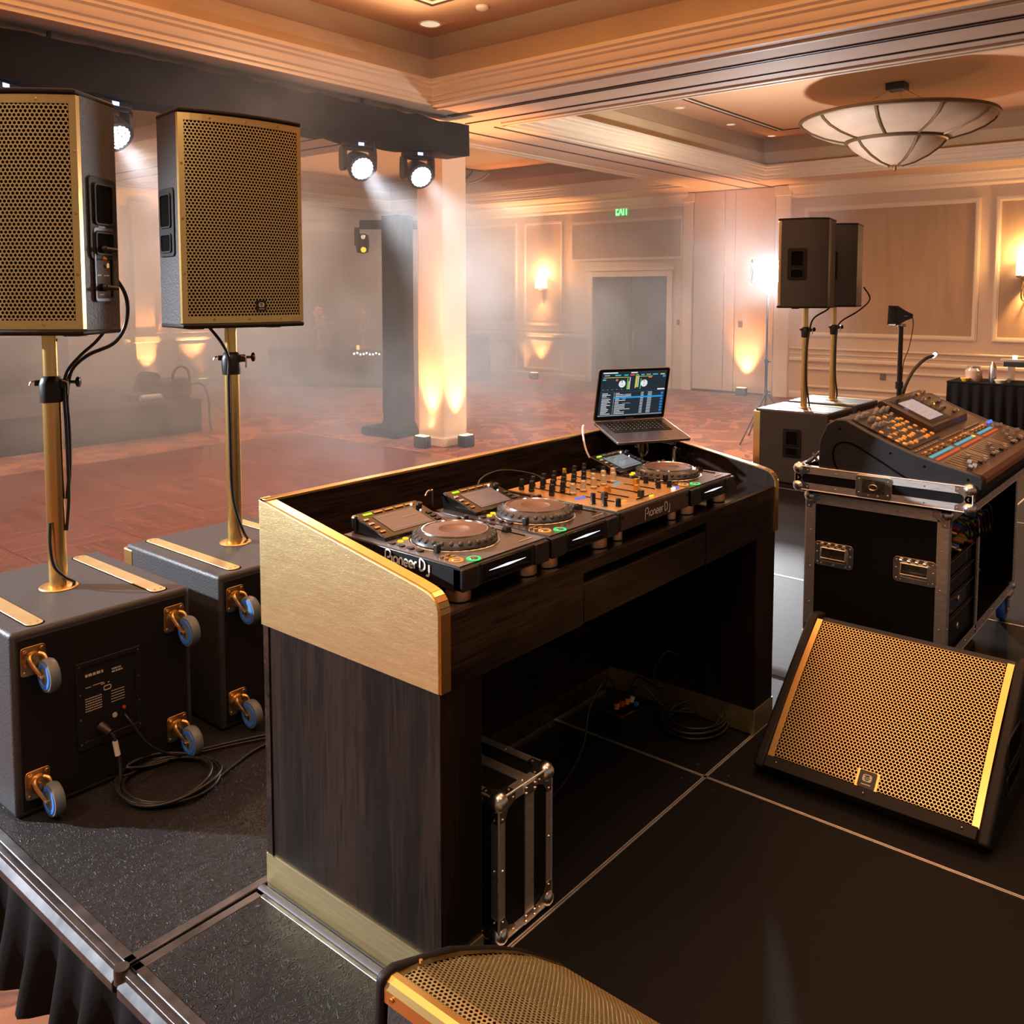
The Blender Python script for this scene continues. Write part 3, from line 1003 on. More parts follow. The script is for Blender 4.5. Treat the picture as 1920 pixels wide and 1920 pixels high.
def make_sub(label, loc, rz=0, group='subwoofers on the stage'):
    t = thing('subwoofer', label, 'subwoofer', loc, rz, group)
    W, D = 0.325, 0.375
    MB().box(-W, -D, 0.0, W, D, SH).build('cabinet', PAINT, t, bevel=0.016, segs=3)
    MB().box(-W + 0.02, -D - 0.002, 0.02, W - 0.02, -D + 0.01, SH - 0.025).build('back_board', CABPAINT, t, bevel=0.004)
    for x in (-0.225, 0.225):
        MB().prism(rrect(x, 0, 0.066, 0.70, 0.028, 5), 'z', SH - 0.002, SH + 0.0012).build('strip_recess', VOID, t)
        s = MB().prism(rrect(x, 0, 0.058, 0.69, 0.026, 5), 'z', SH, SH + 0.0035).build('glide_strip', BRASS, t, bevel=0.001)
        m = MB()
        for y in (-0.32, 0.32):
            m.cyl((x - 0.012, y, SH + 0.003), (x - 0.012, y, SH + 0.0045), 0.005, n=8).cyl((x + 0.012, y, SH + 0.003), (x + 0.012, y, SH + 0.0045), 0.004, n=8)
        m.build('strip_screws', BRASSDK, s)
    m = MB().lathe([(0.034, 0.0), (0.066, 0.0), (0.070, 0.002), (0.066, 0.006), (0.040, 0.010), (0.034, 0.010)], c=(0, 0.008, SH), n=28).build('pole_socket', GOLDTRIM, t)
    # gold grille front on +y
    G = MB()
    perf(G, lambda u, v, i: (u, D + 0.012 - i, v), -W + 0.03, W - 0.03, 0.04, SH - 0.04, 0.018, 0.0068)
    G.build('front_grille', GOLD, t, fix=False)
    MB().box(-W + 0.02, D, 0.03, W - 0.02, D + 0.004, SH - 0.03).build('grille_backing', VOID, t)
    m = MB()
    m.ring(rrect(0, SH / 2, 2 * W + 0.005, SH - 0.04, 0.01, 3), rrect(0, SH / 2, 2 * W - 0.07, SH - 0.10, 0.005, 3), 'y', D - 0.055, D + 0.016)
    m.build('grille_frame', GOLDTRIM, t, bevel=0.002)
    for (x, z) in ((-0.255, 0.535), (0.255, 0.535), (-0.255, 0.105), (0.255, 0.105)):
        caster(t, x, z)
    for sx in (-1, 1):
        side_handle(t, sx, sx * W, -0.02, 0.36, 0.19, 0.25)
    # amplifier plate
    m = MB()
    m.ring(rrect(0, 0.315, 0.235, 0.315, 0.006, 2), rrect(0, 0.32, 0.195, 0.27, 0.004, 2), 'y', -D - 0.008, -D)
    a = m.build('amplifier_panel', BLACKPL, t, bevel=0.001)
    MB().box(-0.1, -D - 0.0035, 0.18, 0.1, -D - 0.001, 0.46).build('panel_plate', BLACKPL, a)
    y = -D - 0.0045
    prints(a, 'panel_print', [(-0.085, -0.02, 0.416, 0.010), (0.01, 0.045, 0.414, 0.006), (0.01, 0.05, 0.404, 0.006), (-0.06, -0.02, 0.378, 0.003), (-0.085, -0.065, 0.376, 0.003),
                              (-0.03, -0.016, 0.372, 0.004), (-0.006, 0.002, 0.372, 0.004)] + [(-0.088, -0.028, 0.335 - 0.009 * k, 0.0038) for k in range(6)] +
           [(0.005, 0.055, 0.335 - 0.010 * k, 0.003) for k in range(5)], CREAMPR, 'y', y, 3)
    MB().ring(rrect(-0.008, 0.356, 0.028, 0.018, 0.006, 3), rrect(-0.008, 0.356, 0.022, 0.012, 0.004, 3), 'y', y - 0.001, y).build('panel_badge', CREAMPR, a)
    MB().lathe([(0.005, 0), (0.009, 0), (0.009, 0.003), (0.005, 0.003)], (0.015, y, 0.245), 16, 0, Matrix.Rotation(R(90), 3, 'X')).build('dial_ring', CREAMPR, a)
    MB().cyl((0.05, y, 0.262), (0.05, y - 0.004, 0.262), 0.006, n=10).build('red_button', REDPR, a)
    m = MB()
    for (sx, sz) in ((-0.107, 0.46), (0.107, 0.46), (-0.107, 0.18), (0.107, 0.18), (-0.107, 0.36), (0.107, 0.36), (-0.107, 0.27), (0.107, 0.27)):
        m.cyl((sx, -D - 0.007, sz), (sx, -D - 0.0095, sz), 0.0035, n=8)
    m.build('panel_screws', CHROME, a)
    return t


subL1 = make_sub('nearest subwoofer, blue-wheeled casters and power panel facing the camera', (1.475, 3.495, 0))
subL2 = dup(subL1, (2.26, 3.51, 0), 0, 'subwoofer half hidden behind the tall brass-sided booth corner')
subR1 = dup(subL1, (8.255, 3.275, 0), 0, 'far subwoofer with its grey side and handle facing, brightly lit top')
subR2 = dup(subL1, (9.03, 3.29, 0), 0, 'farthest subwoofer, behind the one with the lit top')
for s_ in (subR1, subR2):
    s_.scale = (1, 0.92, 1.0625)


def pole(label, x, y, z0, z1, zc, turn=0.0, r=0.033):
    t = thing('speaker_pole', label, 'speaker pole', (x, y, z0), turn, group='gold speaker poles')
    c = zc - z0
    MB().cyl((0, 0, 0.0), (0, 0, c), r, n=32).build('lower_tube', GOLDPOLE, t)
    MB().cyl((0, 0, c), (0, 0, z1 - z0), r * 0.78, n=32).build('upper_tube', GOLDPOLE, t)
    MB().cyl((r * 0.77, 0, c + 0.16), (r * 0.80, 0, c + 0.16), 0.006, n=8).build('pin_hole', VOID, t)
    m = MB()
    m.lathe([(r, -0.02), (r + 0.006, -0.02), (r + 0.008, 0.0), (r + 0.009, 0.05), (r + 0.005, 0.062), (r, 0.075), (r * 0.80, 0.08)], (0, 0, c - 0.055), 24)
    m.box(r, -0.018, c - 0.02, r + 0.028, 0.018, c + 0.012)
    m.box(-r - 0.022, -0.012, c - 0.012, -r, 0.012, c + 0.010)
    col_ = m.build('clamp_collar', BLACKPL, t, bevel=0.002)
    m = MB()
    m.cyl((r + 0.02, 0, c), (r + 0.055, 0, c), 0.006, n=8)
    m.lathe([(0, 0), (0.010, 0), (0.019, 0.004), (0.021, 0.010), (0.019, 0.016), (0.008, 0.020), (0, 0.020)], (r + 0.052, 0, c), 12, 0, Matrix.Rotation(R(90), 3, 'Y'))
    m.build('clamp_knob', BLACKGL, col_, angle=50)
    m = MB().tube(spline([(-r - 0.02, 0, c + 0.004), (-r - 0.034, 0, c + 0.002), (-r - 0.04, 0, c - 0.01)]), 0.004, 6)
    m.tube(spline([(r + 0.01, -0.02, c + 0.01), (r + 0.03, -0.024, c), (r + 0.03, -0.022, c - 0.045)]), 0.0035, 6)
    m.build('clamp_lever', CHROME, col_)
    return t


pole('gold speaker pole with round clamp knob on the nearest subwoofer', 1.475, 3.503, SH + 0.006, 1.62, 1.43, R(-35))
pole('gold speaker pole with a T-bar clamp under the fully visible speaker', 2.26, 3.518, SH + 0.006, 1.64, 1.48, R(-35))
pole('gold speaker pole on the far subwoofer with the lit top', 8.255, 3.283, 0.686, 1.63, 1.42, R(-35), 0.030)
pole('gold speaker pole on the farthest subwoofer', 9.03, 3.298, 0.686, 1.63, 1.42, R(-35), 0.030)


def emblem(par, name, S):
    """plate with a cream rounded square carrying a ring and bar; S maps (u, v, d) to a point"""
    m = MB()
    o = [S(u, v, 0.004) for u, v in rrect(0, 0, 0.046, 0.046, 0.003, 2)]
    b = [S(u, v, 0.0) for u, v in rrect(0, 0, 0.046, 0.046, 0.003, 2)]
    n = len(o)
    m.add(o + b, [tuple(range(n))] + [(i, (i + 1) % n, n + (i + 1) % n, n + i) for i in range(n)])
    p = m.build(name, BLACKPL, par)
    m = MB()
    m.quad([S(u, v, 0.0048) for u, v in rrect(0, 0.003, 0.025, 0.020, 0.006, 3)])
    m.quad([S(u, v, 0.0048) for u, v in [(-0.013, -0.016), (0.013, -0.016), (0.013, -0.0135), (-0.013, -0.0135)]])
    m.build('emblem_mark', CREAMPR, p, fix=False)
    m = MB()
    ring = [(0.0065 * math.cos(R(a)), 0.002 + 0.0065 * math.sin(R(a))) for a in range(40, 331, 29)]
    inn = [(u * 0.55, 0.002 + (v - 0.002) * 0.55) for u, v in ring]
    for i in range(len(ring) - 1):
        m.quad([S(*ring[i], 0.0054), S(*ring[i + 1], 0.0054), S(*inn[i + 1], 0.0054), S(*inn[i], 0.0054)])
    m.quad([S(u, v, 0.0054) for u, v in [(-0.002, 0.001), (0.008, 0.001), (0.008, 0.0035), (-0.002, 0.0035)]])
    m.quad([S(u, v, 0.0054) for u, v in [(-0.009, 0.008), (0.006, 0.008), (0.006, 0.0105), (-0.009, 0.0105)]])
    m.build('emblem_figure', BLACKPL, p, fix=False)
    return p


def make_speaker(label, loc, rz, W=0.56, D=0.36, H=0.86, amp=False, pitch=0.0150, badge=None, group='loudspeakers on gold poles'):
    t = thing('loudspeaker', label, 'loudspeaker', loc, rz, group)
    w, d = W / 2, D / 2
    bul = 0.045
    fy = lambda u: -d - bul * (1 - (u / w) ** 2) * 0.9
    N = 12
    arc = [(-w + W * i / N, fy(-w + W * i / N)) for i in range(N + 1)]
    plan = [(w, d * 0.30), (w * 0.66, d), (-w * 0.66, d), (-w, d * 0.30)]
    MB().prism([(x, y + 0.014) for x, y in arc] + plan, 'z', 0.012, H - 0.012).build('cabinet', PAINT, t, bevel=0.006)
    lip = [(x * 1.006, y - 0.012) for x, y in arc] + [(x * 1.006, y * 1.01) for x, y in plan]
    MB().prism(lip, 'z', 0.0, 0.020).build('bottom_cap', CABPAINT, t, bevel=0.007)
    MB().prism(lip, 'z', H - 0.020, H).build('top_cap', CABPAINT, t, bevel=0.007)
    # gold frame
    m = MB()
    for (z0, z1) in ((0.022, 0.052), (H - 0.050, H - 0.021)):
        for i in range(N):
            (xa, ya), (xb, yb) = arc[i], arc[i + 1]
            m.quad([(xa, ya - 0.004, z0), (xb, yb - 0.004, z0), (xb, yb - 0.004, z1), (xa, ya - 0.004, z1)])
            zz = z1 if z0 < H / 2 else z0
            m.quad([(xa, ya - 0.004, zz), (xb, yb - 0.004, zz), (xb, yb + 0.006, zz), (xa, ya + 0.006, zz)])
    for s in (-1, 1):
        xa, xb = s * w * 1.0, s * (w - 0.022)
        ya, yb = fy(xa) - 0.004, fy(xb) - 0.004
        m.quad([(xa, ya, 0.022), (xb, yb, 0.022), (xb, yb, H - 0.021), (xa, ya, H - 0.021)])
        m.quad([(xa, ya, 0.022), (xa, ya + 0.022, 0.022), (xa, ya + 0.022, H - 0.021), (xa, ya, H - 0.021)])
        m.quad([(xb, yb, 0.022), (xb, yb + 0.008, 0.022), (xb, yb + 0.008, H - 0.021), (xb, yb, H - 0.021)])
    m.build('grille_frame', GOLDTRIM, t, fix=False)
    G = MB()
    perf(G, lambda u, v, i: (u, fy(u) - 0.0015 + i, v), -w + 0.015, w - 0.015, 0.045, H - 0.043, pitch, pitch * 0.40, 0.002)
    G.build('front_grille', GOLD, t, fix=False, angle=20)
    m = MB()
    for i in range(N):
        (xa, ya), (xb, yb) = arc[i], arc[i + 1]
        m.quad([(xa, ya + 0.010, 0.03), (xb, yb + 0.010, 0.03), (xb, yb + 0.010, H - 0.03), (xa, ya + 0.010, H - 0.03)])
    m.build('grille_backing', VOID, t, fix=False)
    m = MB()
    for f in (-0.55, 0.0, 0.55):
        for z in (0.037, H - 0.036):
            m.cyl((w * f, fy(w * f) - 0.003, z), (w * f, fy(w * f) - 0.007, z), 0.0055, n=8)
    for s in (-1, 1):
        for f in (0.25, 0.5, 0.75):
            x = s * (w - 0.011)
            m.cyl((x, fy(x) - 0.003, H * f), (x, fy(x) - 0.007, H * f), 0.0055, n=8)
    m.build('frame_screws', BRASSDK, t)
    if badge is not None:
        bx, bz = badge
        emblem(t, 'badge_plate', lambda u, v, e: (bx + u, fy(bx) - 0.003 - e, bz + v))
    for s in (-1, 1):
        side_handle(t, s, s * w, -0.045, H * 0.49, 0.175, 0.29)
    for s in (-0.18, 0.18):
        MB().box(s - 0.03, -0.1, -0.008, s + 0.03, -0.04, 0.0).build('rubber_foot', BLACKPL, t, bevel=0.003)
    if amp:
        m = MB()
        m.ring(rrect(-0.05, 0.245, 0.125, 0.26, 0.012, 3), rrect(-0.05, 0.245, 0.105, 0.235, 0.006, 3), 'x', w, w + 0.008)
        a = m.build('amplifier_panel', BLACKPL, t, bevel=0.0015)
        MB().box(w, -0.102, 0.13, w + 0.002, 0.002, 0.36).build('panel_plate', BLACKGL, a)
        prints(a, 'panel_print', [(-0.095, -0.03, 0.345, 0.007), (-0.095, -0.05, 0.333, 0.006), (-0.08, -0.055, 0.300, 0.005), (-0.08, -0.06, 0.290, 0.005), (-0.02, -0.012, 0.345, 0.005),
                                  (-0.095, -0.068, 0.262, 0.008), (-0.095, -0.068, 0.270, 0.006), (-0.09, -0.065, 0.205, 0.006), (-0.05, -0.015, 0.205, 0.004), (-0.08, -0.05, 0.138, 0.004)], CREAMPR, 'x', w + 0.003, 8)
        m = MB()
        m.ball((w + 0.004, -0.052, 0.268), 0.008).ball((w + 0.004, -0.040, 0.266), 0.006)
        m.build('orange_knob', ORANGEPR, a)
        for z in (0.30, 0.165):
            m = MB().cyl((w + 0.002, -0.055, z), (w + 0.014, -0.05, z), 0.014, n=14).cyl((w + 0.014, -0.05, z), (w + 0.045, -0.028, z - 0.004), 0.010, 0.007, 12)
            m.build('cable_plug', BLACKPL, a)
        MB().cyl((w + 0.003, -0.03, 0.243), (w + 0.008, -0.03, 0.243), 0.009, n=12).build('level_dial', BRASSDK, a)
        prints(t, 'side_lettering', [(-0.08, -0.035, 0.372, 0.008)], CREAMPR, 'x', w + 0.007, 11)
    return t


# yaw: front normal (local -y)
spk1 = make_speaker('nearest loudspeaker, cut by the left picture edge, power panel on its side', (1.41, 3.425, 1.622), math.atan2(-0.828, 0.56), 0.56, 0.36, 0.83, amp=True)
spk2 = make_speaker('fully visible loudspeaker with a square emblem low on its gold grille', (2.302, 3.60, 1.617), R(-9.5), 0.555, 0.37, 0.915, amp=False, badge=(0.055, 0.095))
spk3 = make_speaker('far loudspeaker beside the bright work light, its dark side facing', (8.23, 3.26, 1.625), R(190), 0.52, 0.42, 0.82, amp=False, pitch=0.026)
dup(spk3, (9.07, 3.29, 1.625), R(190), 'farthest loudspeaker, mostly hidden behind the one beside the work light')


def cable(name, label, pts, r=0.006, mt=None, n=8, cat='cable', parts=None, group=None, seg=7):
    o = MB().tube(spline(pts, seg), r, n).build(name, mt or RUBBER, angle=80)
    return tag(o, label, cat, group)


# speaker 1 cables: from its side panel, out and back under the cabinet, into the pole clamp
cable('power_cable', 'black cable looping from the upper plug of the nearest loudspeaker to its pole',
      [(1.497, 3.335, 1.902), (1.60, 3.325, 1.87), (1.70, 3.36, 1.77), (1.73, 3.41, 1.66), (1.69, 3.43, 1.575), (1.60, 3.46, 1.53), (1.545, 3.475, 1.48), (1.528, 3.48, 1.42), (1.520, 3.478, 1.36),
       (1.525, 3.48, 1.25), (1.522, 3.48, 1.10), (1.512, 3.485, 0.98)], 0.0075)
cable('signal_cable', 'black cable from the lower plug of the nearest loudspeaker to its pole',
      [(1.497, 3.335, 1.765), (1.58, 3.325, 1.73), (1.63, 3.35, 1.66), (1.61, 3.40, 1.59), (1.56, 3.44, 1.53), (1.52, 3.465, 1.47), (1.508, 3.47, 1.40), (1.510, 3.468, 1.25), (1.512, 3.472, 1.0), (1.500, 3.475, 0.86)], 0.006)
cable('pole_cable', 'black cable curling round the foot of the nearest gold pole',
      [(1.440, 3.475, 0.90), (1.432, 3.462, 0.82), (1.440, 3.455, 0.74), (1.475, 3.452, 0.69), (1.512, 3.462, 0.662), (1.522, 3.475, 0.650)], 0.0065)
cable('pole_cable', 'black cable running down the pole of the fully visible loudspeaker',
      [(2.15, 3.52, 1.625), (2.19, 3.48, 1.55), (2.222, 3.478, 1.48), (2.218, 3.476, 1.38), (2.220, 3.478, 1.15), (2.222, 3.478, 0.92), (2.235, 3.472, 0.80), (2.27, 3.470, 0.70), (2.305, 3.49, 0.653)], 0.0065)
cable('pole_cable', 'black cable on the pole of the far subwoofer with the lit top',
      [(8.30, 3.07, 1.72), (8.34, 3.10, 1.62), (8.30, 3.22, 1.53), (8.25, 3.24, 1.42), (8.21, 3.25, 1.2), (8.215, 3.25, 0.95), (8.26, 3.24, 0.76), (8.31, 3.25, 0.692)], 0.008)
cable('pole_cable', 'black cable on the pole of the farthest subwoofer',
      [(9.2, 3.07, 1.82), (9.30, 3.04, 1.70), (9.2, 3.12, 1.58), (9.05, 3.25, 1.46), (9.0, 3.262, 1.3), (9.0, 3.262, 0.95), (9.03, 3.25, 0.76), (9.07, 3.27, 0.695)], 0.008)

# cables of the nearest subwoofer: plug, tag, coil on the deck
t = thing('power_cable', 'black power cable with a cream tag, coiled on the deck by the nearest subwoofer', 'cable', (0, 0, 0))
MB().cyl((1.435, 3.112, 0.225), (1.452, 3.072, 0.205), 0.019, 0.013, 12).build('plug', BLACKPL, t)
coil = []
rnd = random.Random(3)
for k in range(5):
    for a in range(0, 360, 20):
        g = R(a + 140)
        rr = 0.165 + 0.012 * math.sin(k * 2.1) + 0.003 * k
        coil.append((1.60 + 0.010 * math.sin(k * 1.7) + rr * 0.92 * math.cos(g), 2.955 + 0.010 * math.cos(k * 2.3) + rr * math.sin(g) * 0.95, 0.007 + 0.0085 * k * (0.6 + 0.4 * math.sin(g * 2 + k))))
MB().tube(spline([(1.452, 3.072, 0.205), (1.462, 3.060, 0.18), (1.468, 3.04, 0.09), (1.455, 3.02, 0.03)] + coil + [(1.62, 3.09, 0.01), (1.80, 3.06, 0.008), (2.0, 2.98, 0.008), (2.25, 2.86, 0.008)], 3), 0.0062, 8).build('cord', RUBBER, t, angle=80)
MB().cyl((1.4615, 3.061, 0.176), (1.4655, 3.05, 0.125), 0.0095, n=12).build('cable_tag', CREAMPR, t)
cable('signal_cable', 'thin black cable leaving the red socket of the nearest subwoofer',
      [(1.525, 3.112, 0.235), (1.54, 3.085, 0.20), (1.58, 3.06, 0.12), (1.66, 3.05, 0.05), (1.76, 3.05, 0.012), (1.92, 2.99, 0.008), (2.3, 2.80, 0.008)], 0.0045)
MB().ball((1.523, 3.113, 0.237), 0.007)
cable('signal_cable', 'black cable trailing from the coil towards the booth',
      [(1.70, 2.82, 0.008), (1.80, 2.86, 0.008), (1.93, 2.90, 0.008), (2.1, 2.90, 0.008), (2.3, 2.84, 0.008)], 0.006)

# ================================================================== DJ BOOTH
booth = thing('dj_booth', 'dark wood and brushed brass booth with open knee space', 'dj booth', (0, 0, 0))
BX0, BX1, BY0, BY1, CT = 1.50, 3.46, 1.478, 2.205, 0.985
MB().box(BX0 + 0.004, BY0 + 0.003, 0, BX0 + 0.155, BY1 - 0.004, 0.80).build('pedestal', WOODZ, booth, bevel=0.002)
MB().box(BX1 - 0.175, BY0 + 0.003, 0, BX1 - 0.004, BY1 - 0.004, 0.80).build('pedestal', WOODZ, booth, bevel=0.002)


def side_poly(ins=0.0):
    pts = [(BY1, 0.80), (BY1, 1.170)]
    # slanted top with a rounded front corner
    pts += [(1.56 + ins, 1.055)]
    for a in range(80, -1, -16):
        pts.append((BY0 + 0.055 + ins - 0.055 * math.sin(R(90 - a)) * 1.0 if 0 else BY0 + 0.052 - 0.052 * math.cos(R(a)), 0.995 + 0.052 * math.sin(R(a))))
    pts += [(BY0, 0.80)]
    return pts


MB().prism(side_poly(), 'x', BX0 - 0.004, BX0 + 0.010).build('brass_side_panel', BRASS, booth, bevel=0.0015)
MB().prism(side_poly(), 'x', BX0 + 0.010, BX0 + 0.030).build('side_board', WOODZ, booth)
MB().prism(side_poly(), 'x', BX1 - 0.024, BX1).build('side_board', WOODZ, booth)
for s, x in ((0, BX0), (1, BX1)):
    top = side_poly()[1:]
    m = MB()
    x0, x1 = (BX0 + 0.0, BX0 + 0.034) if s == 0 else (BX1 - 0.028, BX1 + 0.004)
    off = [(p[0], p[1]) for p in top]
    for i in range(len(off) - 1):
        (ya, za), (yb, zb) = off[i], off[i + 1]
        dy, dz = yb - ya, zb - za
        L = math.hypot(dy, dz)
        ny, nz = dz / L, -dy / L
        if nz < 0 or ny > 0.01:
            ny, nz = -abs(ny), abs(nz)
        k = 0.005
        m.add([(x0, ya, za), (x1, ya, za), (x1, yb, zb), (x0, yb, zb), (x0, ya + ny * k, za + nz * k), (x1, ya + ny * k, za + nz * k), (x1, yb + ny * k, zb + nz * k), (x0, yb + ny * k, zb + nz * k)],
              [(4, 5, 6, 7), (0, 1, 5, 4), (0, 3, 7, 4), (1, 2, 6, 5), (3, 2, 6, 7)])
    m.build('brass_rim', GOLDTRIM, booth, fix=False)
MB().box(BX0, BY1 - 0.028, 0.012, BX1, BY1 - 0.004, 1.165).build('back_board', WOODX, booth)
MB().box(BX0, BY1 - 0.030, 1.165, BX1, BY1, 1.174).build('brass_rim', GOLDTRIM, booth, bevel=0.002)
MB().box(BX0 + 0.03, BY0 + 0.018, CT - 0.022, BX1 - 0.024, BY1 - 0.028, CT).build('counter_top', mat('gloss_black_counter', (0.012, 0.009, 0.008), 0.10), booth, bevel=0.001)
FR = MB()
FR.box(BX0 + 0.012, BY0, 0.80, 2.098, BY0 + 0.018, CT)
FR.box(2.852, BY0, 0.80, BX1 - 0.002, BY0 + 0.018, CT)
FR.box(2.098, BY0, 0.952, 2.852, BY0 + 0.018, CT)
FR.build('front_fascia', WOODX, booth)
MB().box(2.098, BY0 + 0.02, 0.80, 2.852, BY0 + 0.5, 0.946).build('drawer_box', VOID, booth)
MB().box(2.103, BY0 + 0.0005, 0.802, 2.847, BY0 + 0.018, 0.918).build('drawer_front', WOODX, booth, bevel=0.001)
MB().box(BX0 + 0.155, BY0 + 0.03, 0.79, BX1 - 0.175, BY1 - 0.03, 0.80).build('under_board', BLACKMT, booth)
# brass plinth strips
MB().box(BX0 - 0.002, BY0 + 0.0, 0.004, BX0 + 0.006, BY1, 0.10).build('brass_plinth', BRASS, booth)
MB().box(BX0 + 0.006, BY0 - 0.001, 0.004, BX0 + 0.156, BY0 + 0.006, 0.10).build('brass_plinth', BRASS, booth)
MB().box(BX1 - 0.176, BY0 - 0.001, 0.004, BX1 - 0.002, BY0 + 0.006, 0.10).build('brass_plinth', BRASS, booth)
MB().box(BX1 - 0.181, BY0 + 0.0, 0.004, BX1 - 0.1745, BY1 - 0.03, 0.10).build('brass_plinth', BRASS, booth)
MB().box(2.2, BY1 - 0.036, 0.004, BX1 - 0.175, BY1 - 0.028, 0.09).build('brass_plinth', BRASSDK, booth)
MB().box(BX1 - 0.179, 1.70, 0.62, BX1 - 0.1745, 1.705, 0.69).build('latch_plate', BRASSDK, booth)
MB().box(3.05, BY1 - 0.034, 0.31, 3.11, BY1 - 0.028, 0.335).build('latch_plate', BRASSDK, booth)

# ================================================================== PLAYERS AND MIXER ON THE COUNTER
DECKTOP = mat('player_top_plate', (0.13, 0.095, 0.08), 0.22, 0.6, var=(5, 0.15))
PLATTER = mat('platter_disc', (0.20, 0.12, 0.085), 0.36, 0.6)
JOGRIM = mat('jog_rim_rubber', (0.045, 0.048, 0.05), 0.3)
SILVER = mat('silver_ring', (0.8, 0.78, 0.76), 0.15, 1.0)
SCREEN1 = mat('touch_screen_glass', (0.10, 0.085, 0.085), 0.08, emit=((0.55, 0.42, 0.40), 0.12))
SCREEN2 = mat('touch_screen_image', (0.10, 0.09, 0.10), 0.10, emit=((0.62, 0.52, 0.52), 0.16))
SCREEN3 = mat('touch_screen_image_blue', (0.08, 0.10, 0.12), 0.10, emit=((0.35, 0.50, 0.60), 0.35))
YELL = emis('yellow_button_light', (1.0, 0.62, 0.04), 1.3)
LIME = emis('lime_button_light', (0.6, 1.0, 0.02), 1.2)
GREENL = emis('green_button_light', (0.10, 0.85, 0.22), 1.2)
ORNGL = emis('orange_button_light', (1.0, 0.38, 0.06), 1.1)
WHITEL = emis('white_slot_light', (0.80, 0.82, 1.0), 2.0)
CYANL = emis('cyan_button_light', (0.25, 0.70, 0.82), 0.6)
REDL = emis('red_button_light', (1.0, 0.14, 0.05), 0.75)
BLUEL = emis('blue_button_light', (0.15, 0.25, 0.95), 1.0)


